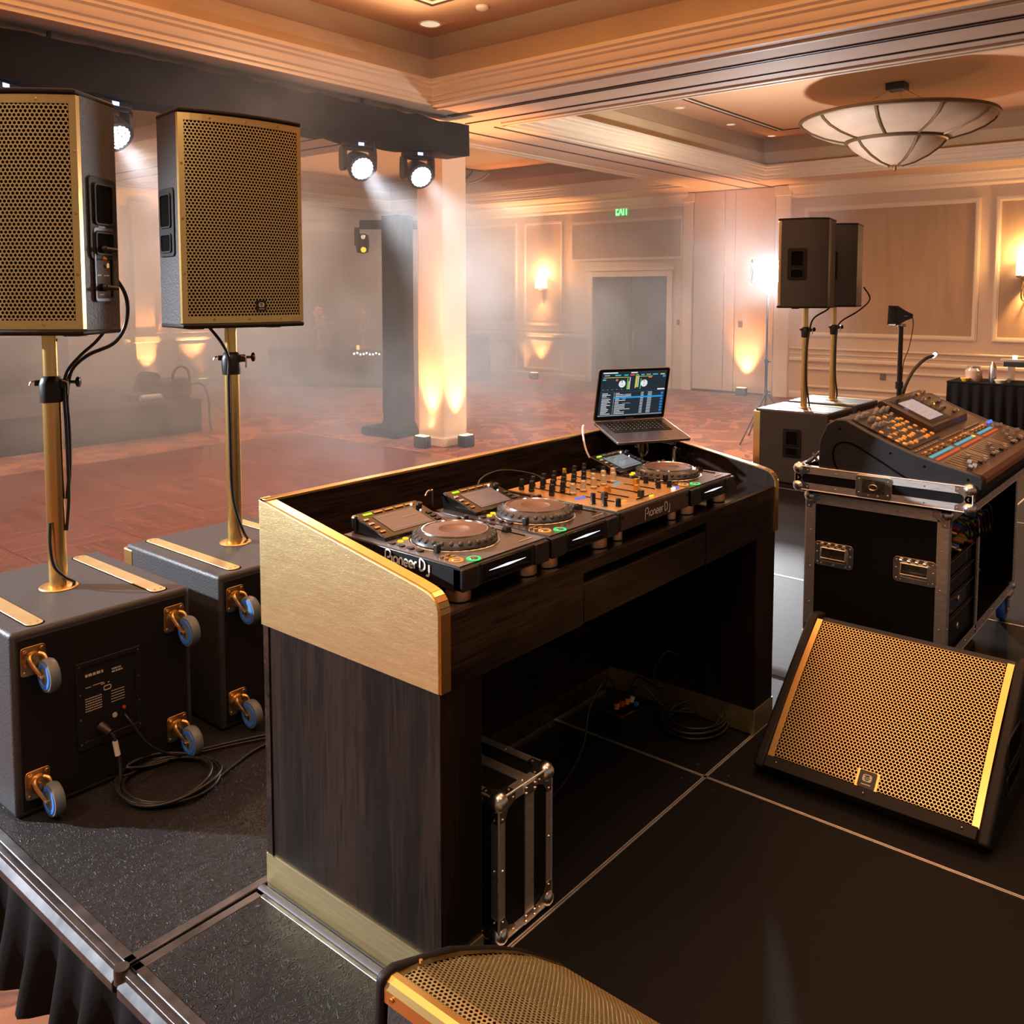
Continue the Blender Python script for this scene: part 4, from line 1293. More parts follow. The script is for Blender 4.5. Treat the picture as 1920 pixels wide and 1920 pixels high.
def jog_player(label, x, y, W, top_mat, scr, logo=False):
    t = thing('media_player', label, 'media player', (x, y, CT), 0, 'media players on the booth counter')
    w = W / 2
    D0, D1 = -0.225, 0.232
    MB().prism([(D0, 0.038), (D0, 0.094), (D0 + 0.012, 0.100), (D1, 0.104), (D1, 0.036), (D0 + 0.05, 0.036)], 'x', -w, w).build('body', BLACKPL, t, bevel=0.003)
    MB().prism([(D0 + 0.008, 0.0995), (D0 + 0.008, 0.1015), (0.23, 0.1055), (0.23, 0.1035)], 'x', -w + 0.003, w - 0.003).build('top_plate', top_mat, t)
    for (fx, fy) in ((-w + 0.042, D0 + 0.05), (w - 0.042, D0 + 0.05), (-w + 0.042, D1 - 0.05), (w - 0.042, D1 - 0.05)):
        MB().lathe([(0.029, 0.0), (0.034, 0.003), (0.034, 0.036)], (fx, fy, 0), 28).build('foot', COPPER, t)
    # front with corner blocks and a lit slot
    for s in (-1, 1):
        MB().box(s * w - (0.062 if s > 0 else 0), D0 - 0.006, 0.037, s * w + (0.062 if s < 0 else 0), D0 + 0.03, 0.096).build('corner_block', BLACKPL, t, bevel=0.004)
    f = MB().box(-w + 0.075, D0 - 0.002, 0.044, w - 0.075, D0 + 0.005, 0.092).build('slot_front', BLACKGL, t, bevel=0.002)
    MB().prism([(-w * 0.42, 0.070), (0.0, 0.073), (w * 0.42, 0.070), (0.0, 0.067)], 'y', D0 - 0.0035, D0 - 0.001).build('slot_light', WHITEL, f)
    MB().prism([(-w * 0.5, 0.058), (-w * 0.2, 0.061), (w * 0.3, 0.061), (w * 0.5, 0.056), (0, 0.050)], 'y', D0 - 0.010, D0).build('slot_lip', BLACKGL, f)
    # jog wheel
    jy = -0.035
    r = min(w - 0.052, 0.108)
    j = MB()
    j.lathe([(r + 0.010, 0.0), (r + 0.012, 0.004), (r + 0.006, 0.016), (r - 0.006, 0.024), (r - 0.016, 0.027)], (0.0, jy, 0.103), 48, closed=False)
    jw = j.build('jog_wheel', JOGRIM, t, fix=False)
    m = MB()
    for k in range(28):
        a = 2 * math.pi * k / 28
        m.ball(((r + 0.003) * math.cos(a), jy + (r + 0.0035) * math.sin(a), 0.1175), 0.0105, 0, 10, (0.72, 0.72, 0.75))
    m.build('finger_dimples', JOGRIM, jw)
    MB().lathe([(r - 0.0135, 0.0265), (r - 0.0150, 0.0305), (r - 0.0180, 0.0305), (r - 0.0195, 0.028)], (0, jy, 0.103), 48, closed=False).build('silver_rim', SILVER, jw, fix=False)
    MB().lathe([(r - 0.019, 0.028), (r * 0.42, 0.0295), (r * 0.38, 0.027), (0.0, 0.027)], (0, jy, 0.103), 48, closed=False).build('platter', PLATTER, jw, fix=False)
    MB().lathe([(r + 0.020, 0.0), (r + 0.018, 0.0012), (r + 0.012, 0.0012)], (0, jy, 0.103), 48, closed=False).build('jog_surround', SILVER, jw, fix=False)
    # raised screen
    a0, a1 = (0.085, 0.104), (0.225, 0.150)
    HX0, HX1 = -w + 0.030, w - 0.078
    hc, hw = (HX0 + HX1) / 2, (HX1 - HX0) / 2
    ph = MB().prism([a0, (a0[0], a0[1] + 0.010), (a1[0], a1[1] + 0.006), (a1[0] + 0.008, a1[1] - 0.002), (a1[0], 0.104)], 'x', HX0, HX1).build('screen_housing', BLACKGL, t, bevel=0.003)
    u = Vector((0, a1[0] - a0[0], a1[1] - a0[1] - 0.004)).normalized()
    n = Vector((0, -u.z, u.y))

    def S(px, v, h=0.0008):
        p = Vector((0, a0[0], a0[1] + 0.010)) + u * v + n * h
        return (px, p.y, p.z)

    def plate(x0, x1, v0, v1, nm, mt, h=0.0012):
        m = MB()
        m.add([S(x0, v0), S(x1, v0), S(x1, v1), S(x0, v1), S(x0, v0, h), S(x1, v0, h), S(x1, v1, h), S(x0, v1, h)], [(4, 5, 6, 7), (0, 1, 5, 4), (1, 2, 6, 5), (2, 3, 7, 6), (3, 0, 4, 7)])
        return m.build(nm, mt, ph)
    sw = hw * 0.62
    plate(hc - sw, hc + sw, 0.018, 0.112, 'display', scr, 0.0012)
    plate(hc - sw * 0.9, hc + sw * 0.9, 0.026, 0.031, 'display_bar', SCREEN2, 0.0018)
    plate(hc, hc + sw * 0.75, 0.070, 0.078, 'display_bar', SCREEN2, 0.0018)
    plate(hc - sw * 0.9, hc, 0.098, 0.102, 'display_bar', SCREEN2, 0.0018)
    for k in range(5):
        xx = HX0 + hw * (0.22 + k * 0.33)
        plate(xx, xx + hw * 0.25, 0.126, 0.133, 'menu_button', LIME if k == 0 else BRASSDK, 0.003)
    for k in range(4):
        plate(HX0 + 0.009, HX0 + 0.026, 0.028 + k * 0.024, 0.036 + k * 0.024, 'hot_button', CREAMPR if k > 1 else BRASSDK, 0.003)
    for k in range(3):
        plate(HX1 - 0.028, HX1 - 0.010, 0.020 + k * 0.020, 0.032 + k * 0.020, 'browse_button', FIXT, 0.003)
    m = MB()
    c = Vector(S(HX1 - 0.020, 0.108))
    m.cyl(c, c + n * 0.012, 0.009, 0.008, 14)
    m.build('browse_knob', BLACKPL, ph)
    MB().ball(S(HX1 - 0.038, 0.124, 0.002), 0.0035).ball(S(HX1 - 0.036, 0.085, 0.002), 0.003).build('indicator_lamp', emis('small_white_lamp', (1, 0.95, 0.9), 2.5) if 'small_white_lamp' not in bpy.data.materials else bpy.data.materials['small_white_lamp'], ph)
    # buttons
    z = 0.1035
    for k in range(4):
        MB().prism(rrect(-w + 0.030, 0.060 - k * 0.036, 0.016, 0.022, 0.004, 2), 'z', z, z + 0.004).build('pad_button', BLACKPL, t)
    for (dx, dy) in ((0.0, 0.0), (0.028, 0.010)):
        MB().lathe([(0.0, 0.004), (0.008, 0.004), (0.0085, 0)], (-w + 0.058 + dx, 0.068 + dy - 0.012, z), 14).build('lit_button', YELL, t)
    MB().box(-w + 0.040, -0.104, z, -w + 0.055, -0.086, z + 0.024).build('direction_lever', BLACKPL, t, bevel=0.004)
    for (i, jj) in ((0, 0), (0, 1), (1, 0), (1, 1)):
        MB().prism(rrect(-w + 0.026 + i * 0.022, -0.132 - jj * 0.018, 0.015, 0.009, 0.004, 2), 'z', z - 0.001, z + 0.003).build('track_button', BRASSDK, t)
    rot = None
    for (cx, cy, mt, nm) in ((-w + 0.034, -0.176, ORNGL, 'cue_button'), (-w + 0.072, -0.202, GREENL, 'play_button')):
        b = MB().lathe([(0.0, 0.003), (0.011, 0.004), (0.0125, 0.001)], (cx, cy, 0.1022), 20).build(nm, SILVER, t)
        MB().lathe([(0.0135, 0.001), (0.0145, 0.0035), (0.0185, 0.0035), (0.0195, 0.001)], (cx, cy, 0.1022), 24, closed=False).build('ring_light', mt, b, fix=False)
    # tempo slider and knobs at the side away from the buttons
    MB().box(w - 0.031, -0.165, z - 0.001, w - 0.027, -0.03, z + 0.0006).build('tempo_slot', VOID, t)
    MB().prism([(-0.108, z), (-0.104, z + 0.013), (-0.100, z + 0.009), (-0.094, z + 0.009), (-0.090, z + 0.013), (-0.086, z)], 'x', w - 0.040, w - 0.018).build('tempo_slider', BLACKPL, t)
    for k in range(2):
        MB().lathe([(0.008, 0), (0.0075, 0.020), (0.006, 0.022), (0, 0.022)], (w - 0.055 + k * 0.026, 0.066 - k * 0.006, z), 14).build('top_knob', BLACKPL, t)
    MB().prism(rrect(w - 0.03, 0.03, 0.018, 0.007, 0.002, 2), 'z', z, z + 0.003).build('tempo_button', FIXT, t)
    MB().box(w - 0.085, -0.1915, z - 0.001, w - 0.03, -0.1885, z - 0.0002).build('top_lettering', CREAMPR, t)
    if logo:
        mb, L = strokes('Pioneer DJ', 0.032, lambda u_, v_, d_: (-w - 0.0015 - d_, 0.052 - u_, 0.067 + v_), w=0.085)
        mb.build('side_lettering', WHITEPR, t, fix=False)
    return t


TOPGREY = mat('player_top_plate_grey', (0.20, 0.20, 0.21), 0.3, 0.5)
pl1 = jog_player('nearest media player, white lettering on its side, copper feet', 1.775, 1.722, 0.356, TOPGREY, SCREEN1, True)
pl2 = jog_player('second media player, between the nearest player and the gold mixer', 2.135, 1.722, 0.338, DECKTOP, SCREEN2)
pl3 = jog_player('farthest media player, below the laptop with a bluish screen', 2.935, 1.722, 0.328, DECKTOP, SCREEN3)
# usb stick standing at the rear corner
t = thing('usb_stick', 'clear plastic stick standing at the rear corner of the nearest player', 'usb stick', (1.628, 1.935, CT + 0.104))
MB().prism(rrect(0, 0.026, 0.016, 0.052, 0.007, 4), 'y', -0.004, 0.004).build('stick_body', mat('smoky_plastic', (0.10, 0.10, 0.11), 0.1, coat=1), t, bevel=0.001)
m = MB()
m.ring(rrect(0, 0.026, 0.018, 0.054, 0.008, 4), rrect(0, 0.026, 0.013, 0.048, 0.006, 4), 'y', -0.005, 0.005)
m.build('stick_edge', SILVER, t)

# mixer
MIXTOP = mat('copper_gold_faceplate', (0.92, 0.55, 0.22), 0.33, 0.75, var=(7, 0.18))
CRYST = mat('clear_gold_plastic', (0.85, 0.72, 0.50), 0.08, 0.3, coat=1.0)
GOLDCAP = mat('gold_fader_cap', (0.85, 0.50, 0.10), 0.3, 0.8)
mx = thing('dj_mixer', 'gold-topped dj mixer with rows of black and clear knobs between the players', 'dj mixer', (2.535, 1.722, CT))
MW = 0.222
MB().prism([(-0.225, 0.040), (-0.225, 0.100), (-0.215, 0.104), (0.232, 0.108), (0.232, 0.036), (-0.20, 0.036)], 'x', -MW, MW).build('body', BLACKPL, mx, bevel=0.003)
MB().prism([(-0.214, 0.1035), (-0.214, 0.106), (0.230, 0.110), (0.230, 0.107)], 'x', -MW + 0.004, MW - 0.004).build('faceplate', MIXTOP, mx)
MB().prism([(-0.2275, 0.044), (-0.2275, 0.098), (-0.224, 0.098), (-0.224, 0.044)], 'x', -MW + 0.01, MW - 0.01).build('front_plate', DECKTOP, mx)
for (fx, fy) in ((-0.17, -0.18), (0.17, -0.18), (-0.17, 0.18), (0.17, 0.18)):
    MB().lathe([(0.018, 0.0), (0.021, 0.003), (0.021, 0.036)], (fx, fy, 0), 20).build('foot', COPPER, mx)
mb, L = strokes('Pioneer DJ', 0.030, lambda u_, v_, d_: (-0.075 + u_, -0.2285 - d_, 0.060 + v_), w=0.07)
mb.build('front_lettering', CREAMPR, mx, fix=False)
for sx in (-1, 1):
    MB().cyl((sx * 0.205, -0.2275, 0.085), (sx * 0.205, -0.230, 0.085), 0.004, n=8).build('front_screw', VOID, mx)
ZM = 0.108
kb = None
rnd = random.Random(7)


def knob(x, y, h, r, mt, nm='knob', capm=None):
    m = MB().lathe([(r * 1.15, 0), (r * 1.15, h * 0.15), (r, h * 0.2), (r * 0.9, h * 0.92), (r * 0.7, h), (0, h)], (0, 0, 0), 12)
    m.box(-0.0012, -r * 0.95, h - 0.001, 0.0012, 0, h + 0.0008, 1)
    return m.build(nm, [mt, capm or SILVER], mx, loc=(x, y, ZM + (y + 0.2) * 0.009))


proto = {}
for ci in range(7):
    x = -0.185 + ci * 0.0615
    for ri in range(5):
        y = 0.195 - ri * 0.043
        if (ci in (0,) and ri in (2, 4)) or (ci == 6 and ri in (1, 4)):
            continue
        kind = 'crystal' if (ri == 4 and 1 <= ci <= 5) or (ri == 3 and ci >= 4) else ('gold' if (ci == 4 and ri == 0) else 'black')
        h, r = (0.036, 0.0110) if kind == 'crystal' else (0.035, 0.0088)
        if kind not in proto:
            proto[kind] = knob(x, y, h, r, {'black': BLACKPL, 'crystal': CRYST, 'gold': GOLDCAP}[kind])
        else:
            inst(proto[kind], mx, (x, y, ZM + (y + 0.2) * 0.009))
# channel faders
for ci, (fy, mt) in enumerate(((-0.105, BLACKPL), (-0.062, GOLDCAP), (-0.125, GOLDCAP), (-0.070, GOLDCAP))):
    x = -0.125 + ci * 0.0835
    MB().box(x - 0.0015, -0.145, ZM - 0.001, x + 0.0015, -0.02, ZM + 0.0014).build('fader_slot', VOID, mx)
    MB().prism([(fy - 0.009, ZM + 0.004), (fy - 0.007, ZM + 0.026), (fy + 0.007, ZM + 0.026), (fy + 0.009, ZM + 0.004)], 'x', x - 0.010, x + 0.010).build('fader_cap', mt, mx, bevel=0.0015)
MB().box(-0.05, -0.1815, ZM - 0.001, 0.05, -0.1785, ZM + 0.001).build('fader_slot', VOID, mx)
MB().box(-0.03, -0.189, ZM + 0.003, -0.014, -0.171, ZM + 0.026).build('crossfader_cap', BLACKPL, mx, bevel=0.0015)
for (x, y, h) in ((-0.190, -0.105, 0.034), (-0.190, -0.150, 0.028), (-0.165, -0.185, 0.024), (0.150, -0.145, 0.022), (0.188, -0.12, 0.024), (0.190, -0.165, 0.022), (0.19, -0.07, 0.024)):
    MB().lathe([(0.010, 0), (0.0085, 0.003), (0.008, h), (0, h)], (x, y, ZM), 14).build('tall_knob', BLACKPL, mx)
for (x, y, mt) in ((-0.17, -0.03, BLUEL), (-0.145, -0.035, BLUEL), (-0.10, -0.165, ORNGL), (0.10, 0.0, CYANL), (0.12, 0.0, CYANL), (0.19, -0.195, BLUEL), (0.165, -0.195, WHITEL), (0.02, -0.195, YELL)):
    MB().prism(rrect(x, y, 0.020, 0.009, 0.002, 2), 'z', ZM, ZM + 0.0042).build('lit_button', mt, mx)
for k in range(4):
    x = -0.14 + k * 0.0835
    MB().box(x, 0.02, ZM + 0.0005, x + 0.004, 0.20, ZM + 0.0035).build('level_meter', BLACKGL, mx)

# link cable behind the players
cable('link_cable', 'thin black cable arching behind the second player to the mixer', [(2.20, 1.97, 1.07), (2.27, 2.04, 1.12), (2.42, 2.07, 1.13), (2.54, 2.02, 1.105), (2.56, 1.96, 1.075)], 0.004)
t = thing('headphone_hook', 'small curved silver cable end behind the nearest player', 'cable end', (1.975, 1.985, 1.12))
MB().tube(spline([(-0.02, 0, 0.012), (-0.01, 0, 0.024), (0.006, 0, 0.024), (0.012, 0, 0.012), (0.010, 0.005, -0.12)]), 0.0035).build('hook_wire', SILVER, t)

# ================================================================== LAPTOP ON ITS STAND
LX, LY, LZ, LR = 3.237, 1.919, 1.14, R(-28.7)
lp = thing('laptop', 'open grey laptop showing mixing software on a stand above the farthest player', 'laptop', (LX, LY, LZ), rot=(R(14.0), 0, LR))
MB().prism(rrect(0, 0.118, 0.352, 0.236, 0.012, 4), 'z', 0, 0.012).build('base', LASER, lp, bevel=0.002)
MB().prism(rrect(0, 0.155, 0.285, 0.112, 0.005, 2), 'z', 0.0115, 0.0124).build('keyboard_well', BLACKMT, lp)
km = MB().prism(rrect(0, 0, 0.0155, 0.0150, 0.002, 1), 'z', 0, 0.0012)
k0 = None
cnt = 0
for r_ in range(6):
    n_ = 14 if r_ > 0 else 9
    y = 0.205 - r_ * 0.0184
    for c_ in range(14):
        if r_ == 5 and 4 <= c_ <= 8:
            if c_ != 6:
                continue
            o = MB().prism(rrect(0, 0, 0.094, 0.0150, 0.002, 1), 'z', 0, 0.0012).build('key', BLACKPL, lp, loc=(0, y, 0.0124))
            continue
        x = -0.130 + c_ * 0.0200
        if k0 is None:
            k0 = km.build('key', BLACKPL, lp, loc=(x, y, 0.0124))
        else:
            inst(k0, lp, (x, y, 0.0124))
m = MB()
rnd = random.Random(2)
for r_ in range(5):
    for c_ in range(13):
        x, y = -0.130 + c_ * 0.02, 0.205 - r_ * 0.0184
        m.quad([(x - 0.0015, y - 0.002, 0.0138), (x + 0.0015, y - 0.002, 0.0138), (x + 0.0015, y + 0.003, 0.0138), (x - 0.0015, y + 0.003, 0.0138)])
m.build('key_legends', WHITEPR, lp, fix=False)
MB().prism(rrect(0, 0.047, 0.135, 0.075, 0.004, 2), 'z', 0.0118, 0.01235).build('trackpad', mat('trackpad_glass', (0.26, 0.24, 0.23), 0.25, 0.7), lp)
LIDA = R(103 - 14)
lid = MB().prism(rrect(0, 0.119, 0.352, 0.238, 0.012, 4), 'z', -0.006, 0).build('lid', LASER, lp, bevel=0.0015, loc=(0, 0.236, 0.012), rot=(LIDA, 0, 0))
MB().prism(rrect(0, 0.1205, 0.344, 0.229, 0.009, 4), 'z', 0.0, 0.0006).build('bezel', BLACKGL, lid)
# the screen picture: each area of the program as thin lit plates
SC = {k: emis('screen_' + k, c, s) for k, (c, s) in dict(dark=((0.020, 0.028, 0.040), 1.0), panel=((0.035, 0.045, 0.060), 1.0), white=((0.85, 0.88, 0.92), 0.9), grey=((0.30, 0.33, 0.36), 1.0), blue=((0.03, 0.30, 0.72), 1.0),
      cyan=((0.05, 0.50, 0.60), 1.0), green=((0.12, 0.60, 0.08), 1.0), yellow=((0.70, 0.60, 0.10), 1.0), red=((0.75, 0.12, 0.05), 1.0), navy=((0.03, 0.08, 0.25), 1.0)).items()}
keys = list(SC)
m = MB()
q = lambda x0, y0, x1, y1, k, z=0.0012: m.quad([(x0, y0, z), (x1, y0, z), (x1, y1, z), (x0, y1, z)], keys.index(k))
SWX, SY0, SY1 = 0.160, 0.020, 0.226
q(-SWX, SY0, SWX, SY1, 'dark', 0.0010)
X = lambda f: -SWX + 2 * SWX * f
Y = lambda f: SY1 - (SY1 - SY0) * f
q(X(0), Y(0.985), X(1), Y(0.965), 'grey')
q(X(0.215), Y(0.96), X(0.222), Y(0.46), 'grey')
q(X(0), Y(0.455), X(1), Y(0.44), 'panel')
q(X(0.02), Y(0.04), X(0.24), Y(0.015), 'white')
q(X(0.44), Y(0.045), X(0.54), Y(0.02), 'white')
for (a, b, k) in ((0.04, 0.12, 'grey'), (0.2, 0.29, 'cyan'), (0.34, 0.40, 'cyan'), (0.43, 0.50, 'red'), (0.52, 0.56, 'green'), (0.60, 0.65, 'cyan'), (0.68, 0.75, 'grey'), (0.78, 0.86, 'cyan'), (0.90, 0.97, 'yellow')):
    q(X(a), Y(0.095), X(b), Y(0.07), k)
q(X(0.03), Y(0.135), X(0.42), Y(0.125), 'yellow')
q(X(0.58), Y(0.125), X(0.78), Y(0.115), 'yellow')
q(X(0.02), Y(0.19), X(0.07), Y(0.16), 'cyan')
q(X(0.22), Y(0.21), X(0.25), Y(0.16), 'red')
q(X(0.72), Y(0.16), X(0.77), Y(0.13), 'red')
q(X(0.94), Y(0.15), X(0.985), Y(0.11), 'blue')
for (a, k, y0, y1) in ((0.395, 'green', 0.40, 0.15), (0.412, 'yellow', 0.40, 0.22), (0.60, 'green', 0.40, 0.17), (0.43, 'white', 0.40, 0.13), (0.52, 'yellow', 0.38, 0.10), (0.56, 'white', 0.36, 0.10)):
    q(X(a), Y(y0), X(a + 0.012), Y(y1), k)
q(X(0.535), Y(0.36), X(0.552), Y(0.11), 'yellow', 0.0011)
for cx in (0.32, 0.66):
    n_ = 20
    m.quad([(X(cx) + 0.0165 * math.cos(R(a)), Y(0.275) + 0.0165 * math.sin(R(a)), 0.0014) for a in range(0, 360, 18)], keys.index('white'))
    m.quad([(X(cx) - 0.002, Y(0.25), 0.0018), (X(cx) + 0.001, Y(0.25), 0.0018), (X(cx) - 0.001, Y(0.19), 0.0018), (X(cx) - 0.004, Y(0.19), 0.0018)], keys.index('dark'))
    q(X(cx) - 0.005, Y(0.305), X(cx) + 0.005, Y(0.295), 'grey', 0.0018)
for k in range(9):
    q(X(0.03 + 0.035 * k), Y(0.40), X(0.05 + 0.035 * k), Y(0.39), 'panel' if k % 2 else 'grey')
    q(X(0.68 + 0.033 * k), Y(0.36), X(0.70 + 0.033 * k), Y(0.35), 'panel')
q(X(0.88), Y(0.435), X(0.995), Y(0.405), 'white')
rnd = random.Random(4)
for k in range(15):
    y = 0.475 + k * 0.0325
    q(X(0.035), Y(y + 0.013), X(0.10 + rnd.uniform(0, 0.09)), Y(y), 'white' if k != 3 else 'grey')
    hl = k == 3
    if hl:
        q(X(0.225), Y(y + 0.028), X(0.965), Y(y - 0.010), 'blue', 0.0011)
    q(X(0.24), Y(y + 0.013), X(0.28 + rnd.choice([0.02, 0.05, 0.12, 0.2])), Y(y + 0.001), 'white' if not hl else 'cyan')
    if k % 3 == 1:
        q(X(0.35), Y(y + 0.013), X(0.38 + rnd.uniform(0, 0.12)), Y(y + 0.001), 'grey')
    q(X(0.63), Y(y + 0.012), X(0.675), Y(y + 0.001), 'white' if not hl else 'cyan')
    q(X(0.74), Y(y + 0.012), X(0.805), Y(y + 0.001), 'white' if not hl else 'cyan')
    q(X(0.945), Y(y + 0.018), X(0.985), Y(y - 0.006), 'blue' if k % 2 else 'navy', 0.0013)
    if k % 2:
        q(X(0.225), Y(y + 0.020), X(0.94), Y(y + 0.018), 'panel')
m.build('screen_picture', [SC[k] for k in keys], lid, fix=False)
MB().box(-0.02, 0.008, 0.0006, 0.02, 0.0105, 0.0008).build('maker_lettering', mat('dim_print', (0.30, 0.27, 0.25), 0.5), lid)
sd = thing('laptop_stand', 'slim black laptop stand with bronze highlights behind the farthest player', 'laptop stand', (3.315, 2.035, CT), LR)
MB().lathe([(0.05, 0), (0.05, 0.008), (0.012, 0.012)], n=24).build('stand_foot', BLACKPL, sd)
MB().tube([(0, 0, 0), (0, 0, 0.06), (0, -0.01, 0.165)], 0.012, 12).build('stand_pole', BRASSDK, sd)
MB().tube(spline([(-0.02, -0.02, 0.15), (-0.022, -0.02, 0.10), (0, -0.02, 0.08), (0.02, -0.02, 0.10), (0.012, -0.02, 0.15)]), 0.005).build('stand_clamp', CHROME, sd)
m = MB()
for s in (-0.09, 0.09):
    m.add([], [])
    m.tube([(0, 0, 0.158), (s, -0.115, 0.142), (s, -0.128, 0.142), (s, -0.132, 0.166)], 0.006, 8)
    m.tube([(0, 0, 0.158), (s * 1.5, 0.10, 0.188)], 0.006, 8)
m.build('stand_arms', CHROME, sd)
cable('charging_cable', 'white charging cable hanging from the left side of the laptop',
      [(3.135, 2.215, 1.198), (3.095, 2.19, 1.195), (3.035, 2.145, 1.175), (2.995, 2.10, 1.12), (3.00, 2.06, 1.06), (3.02, 2.03, 1.02)], 0.0042, mat('white_cable', (0.75, 0.70, 0.66), 0.4), group=None)

hp = thing('headphones', 'black headphones lying behind the farthest jog wheel', 'headphones', (3.335, 1.86, CT), R(20))
MB().tube(spline([(-0.075, 0, 0.045), (-0.07, 0.01, 0.09), (0, 0.02, 0.125), (0.07, 0.01, 0.09), (0.075, 0, 0.045)]), 0.008).build('headband', BLACKPL, hp)
for s in (-1, 1):
    MB().lathe([(0.0, -0.012), (0.034, -0.012), (0.038, 0), (0.036, 0.012), (0.018, 0.014), (0.0, 0.008)], (s * 0.07, 0, 0.042), 20, 0, Matrix.Rotation(R(90), 3, 'Y')).build('ear_cup', BLACKGL, hp)
MB().ring([(0.02 * math.cos(R(a)), 0.042 + 0.02 * math.sin(R(a))) for a in range(0, 360, 30)], [(0.015 * math.cos(R(a)), 0.042 + 0.015 * math.sin(R(a))) for a in range(0, 360, 30)], 'x', -0.089, -0.084).build('cup_ring', SILVER, hp)
pg = thing('small_box', 'small brown case with orange stickers at the far end of the counter', 'case', (3.27, 1.665, CT), R(18))
MB().prism(rrect(0, 0, 0.13, 0.085, 0.012, 3), 'z', 0, 0.022).build('shell', mat('brown_leather', (0.075, 0.05, 0.04), 0.5, bump=(90, 0.3)), pg, bevel=0.004)
MB().box(-0.055, -0.02, 0.022, -0.02, 0.015, 0.0235).build('sticker', ORANGEPR, pg)
MB().box(-0.02, -0.035, 0.022, 0.02, -0.02, 0.0235).build('sticker', CREAMPR, pg)
MB().box(-0.012, 0.005, 0.022, 0.03, 0.022, 0.0235).build('sticker', REDPR, pg)
m = MB()
m.cyl((-0.05, 0.03, 0.022), (-0.05, 0.03, 0.045), 0.006).cyl((-0.02, 0.035, 0.022), (-0.02, 0.035, 0.045), 0.006)
m.build('antenna_stub', BLACKPL, pg)
o = MB().prism([(0, 0), (0.045, 0), (0.03, 0.05), (0.012, 0.075), (0.0, 0.08), (-0.004, 0.04)], 'y', -0.004, 0.004).build('plastic_fin', mat('smoky_sheet', (0.05, 0.05, 0.055), 0.1), loc=(3.215, 1.80, CT + 0.001), rot=(0, 0, R(-30)))
tag(o, 'thin dark plastic fin standing behind the farthest player', 'plastic piece')

# ================================================================== FLOOR MONITORS
def monitor_body(par, prof, y0, y1, mt=PAINT):
    MB().prism(prof, 'y', y0, y1).build('cabinet', mt, par, bevel=0.012, segs=3)


def slope_F(a, b, y0, y1, bul=0.0):
    """surface over the slope a->b (x, z points), u runs along y and v up the slope"""
    ax, az = a
    bx, bz = b
    L = math.hypot(bx - ax, bz - az)
    dx, dz = (bx - ax) / L, (bz - az) / L
    nx, nz = -dz, dx

    def F(u, v, i):
        h = bul * (1 - (2 * v / L - 1) ** 2) - i
        return (ax + dx * v + nx * h, u, az + dz * v + nz * h)
    return F, L


MONW = 0.79
mon = thing('floor_monitor', 'big wedge floor monitor with gold perforated front beside the mixer case', 'floor monitor', (3.025, 0.965, 0))
h = MONW / 2
MB().prism([(0.0, 0.035), (0.03, 0.0), (0.60, 0.0), (0.66, 0.26), (0.58, 0.432), (0.50, 0.440), (0.455, 0.402), (0.045, 0.052)], 'y', -h + 0.035, h - 0.035).build('cabinet', PAINT, mon, bevel=0.005)
for s in (-1, 1):
    a, b = sorted((s * h, s * (h - 0.040)))
    MB().prism([(-0.012, 0.035), (0.03, 0.0), (0.61, 0.0), (0.675, 0.26), (0.59, 0.448), (0.515, 0.462), (0.480, 0.446), (0.025, 0.075)], 'y', a, b).build('side_cheek', CABPAINT, mon, bevel=0.010, segs=3)
A_, B_ = (0.030, 0.062), (0.494, 0.450)
F, L = slope_F(A_, B_, -h, h, 0.014)
G = MB()
perf(G, lambda u, v, i: F(u, v, i), -h + 0.055, h - 0.055, 0.006, L - 0.002, 0.0126, 0.0057, 0.0015)
G.build('front_grille', GOLD, mon, fix=False, angle=20)
m = MB()
for k in range(10):
    v0, v1 = L * k / 10, L * (k + 1) / 10
    m.quad([F(-h + 0.03, v0, 0.012), F(h - 0.03, v0, 0.012), F(h - 0.03, v1, 0.012), F(-h + 0.03, v1, 0.012)])
m.build('grille_backing', VOID, mon, fix=False)
for s in (-1, 1):
    m = MB()
    u0, u1 = s * (h - 0.040), s * (h - 0.062)
    for k in range(10):
        v0, v1 = L * k / 10, L * (k + 1) / 10
        m.quad([F(u0, v0, -0.001), F(u1, v0, -0.001), F(u1, v1, -0.001), F(u0, v1, -0.001)])
        m.quad([F(u1, v0, -0.001), F(u1, v0, 0.01), F(u1, v1, 0.01), F(u1, v1, -0.001)])
    m.build('grille_trim', GOLDTRIM, mon, fix=False)
MB().prism([(-0.006, 0.038), (0.030, 0.066), (0.022, 0.074), (-0.014, 0.048)], 'y', -h + 0.04, h - 0.04).build('lower_lip', CABPAINT, mon, bevel=0.003)
m = MB()
for f in (-0.9, 0.0, 0.9):
    m.ball((0.004, f * (h - 0.05), 0.064), 0.0035)
m.build('lip_screws', CHROME, mon)
SS = lambda u, v, e: F(0.01 + u * 1.05, 0.034 + v * 1.05, -0.002 - e)
m = MB()
m.quad([F(-0.020 - 0.015, 0.0, -0.0016), F(0.010 + 0.030, 0.0, -0.0016), F(0.040, 0.066, -0.0016), F(-0.035, 0.066, -0.0016)])
bf = m.build('badge_frame', GOLDTRIM, mon, fix=False)
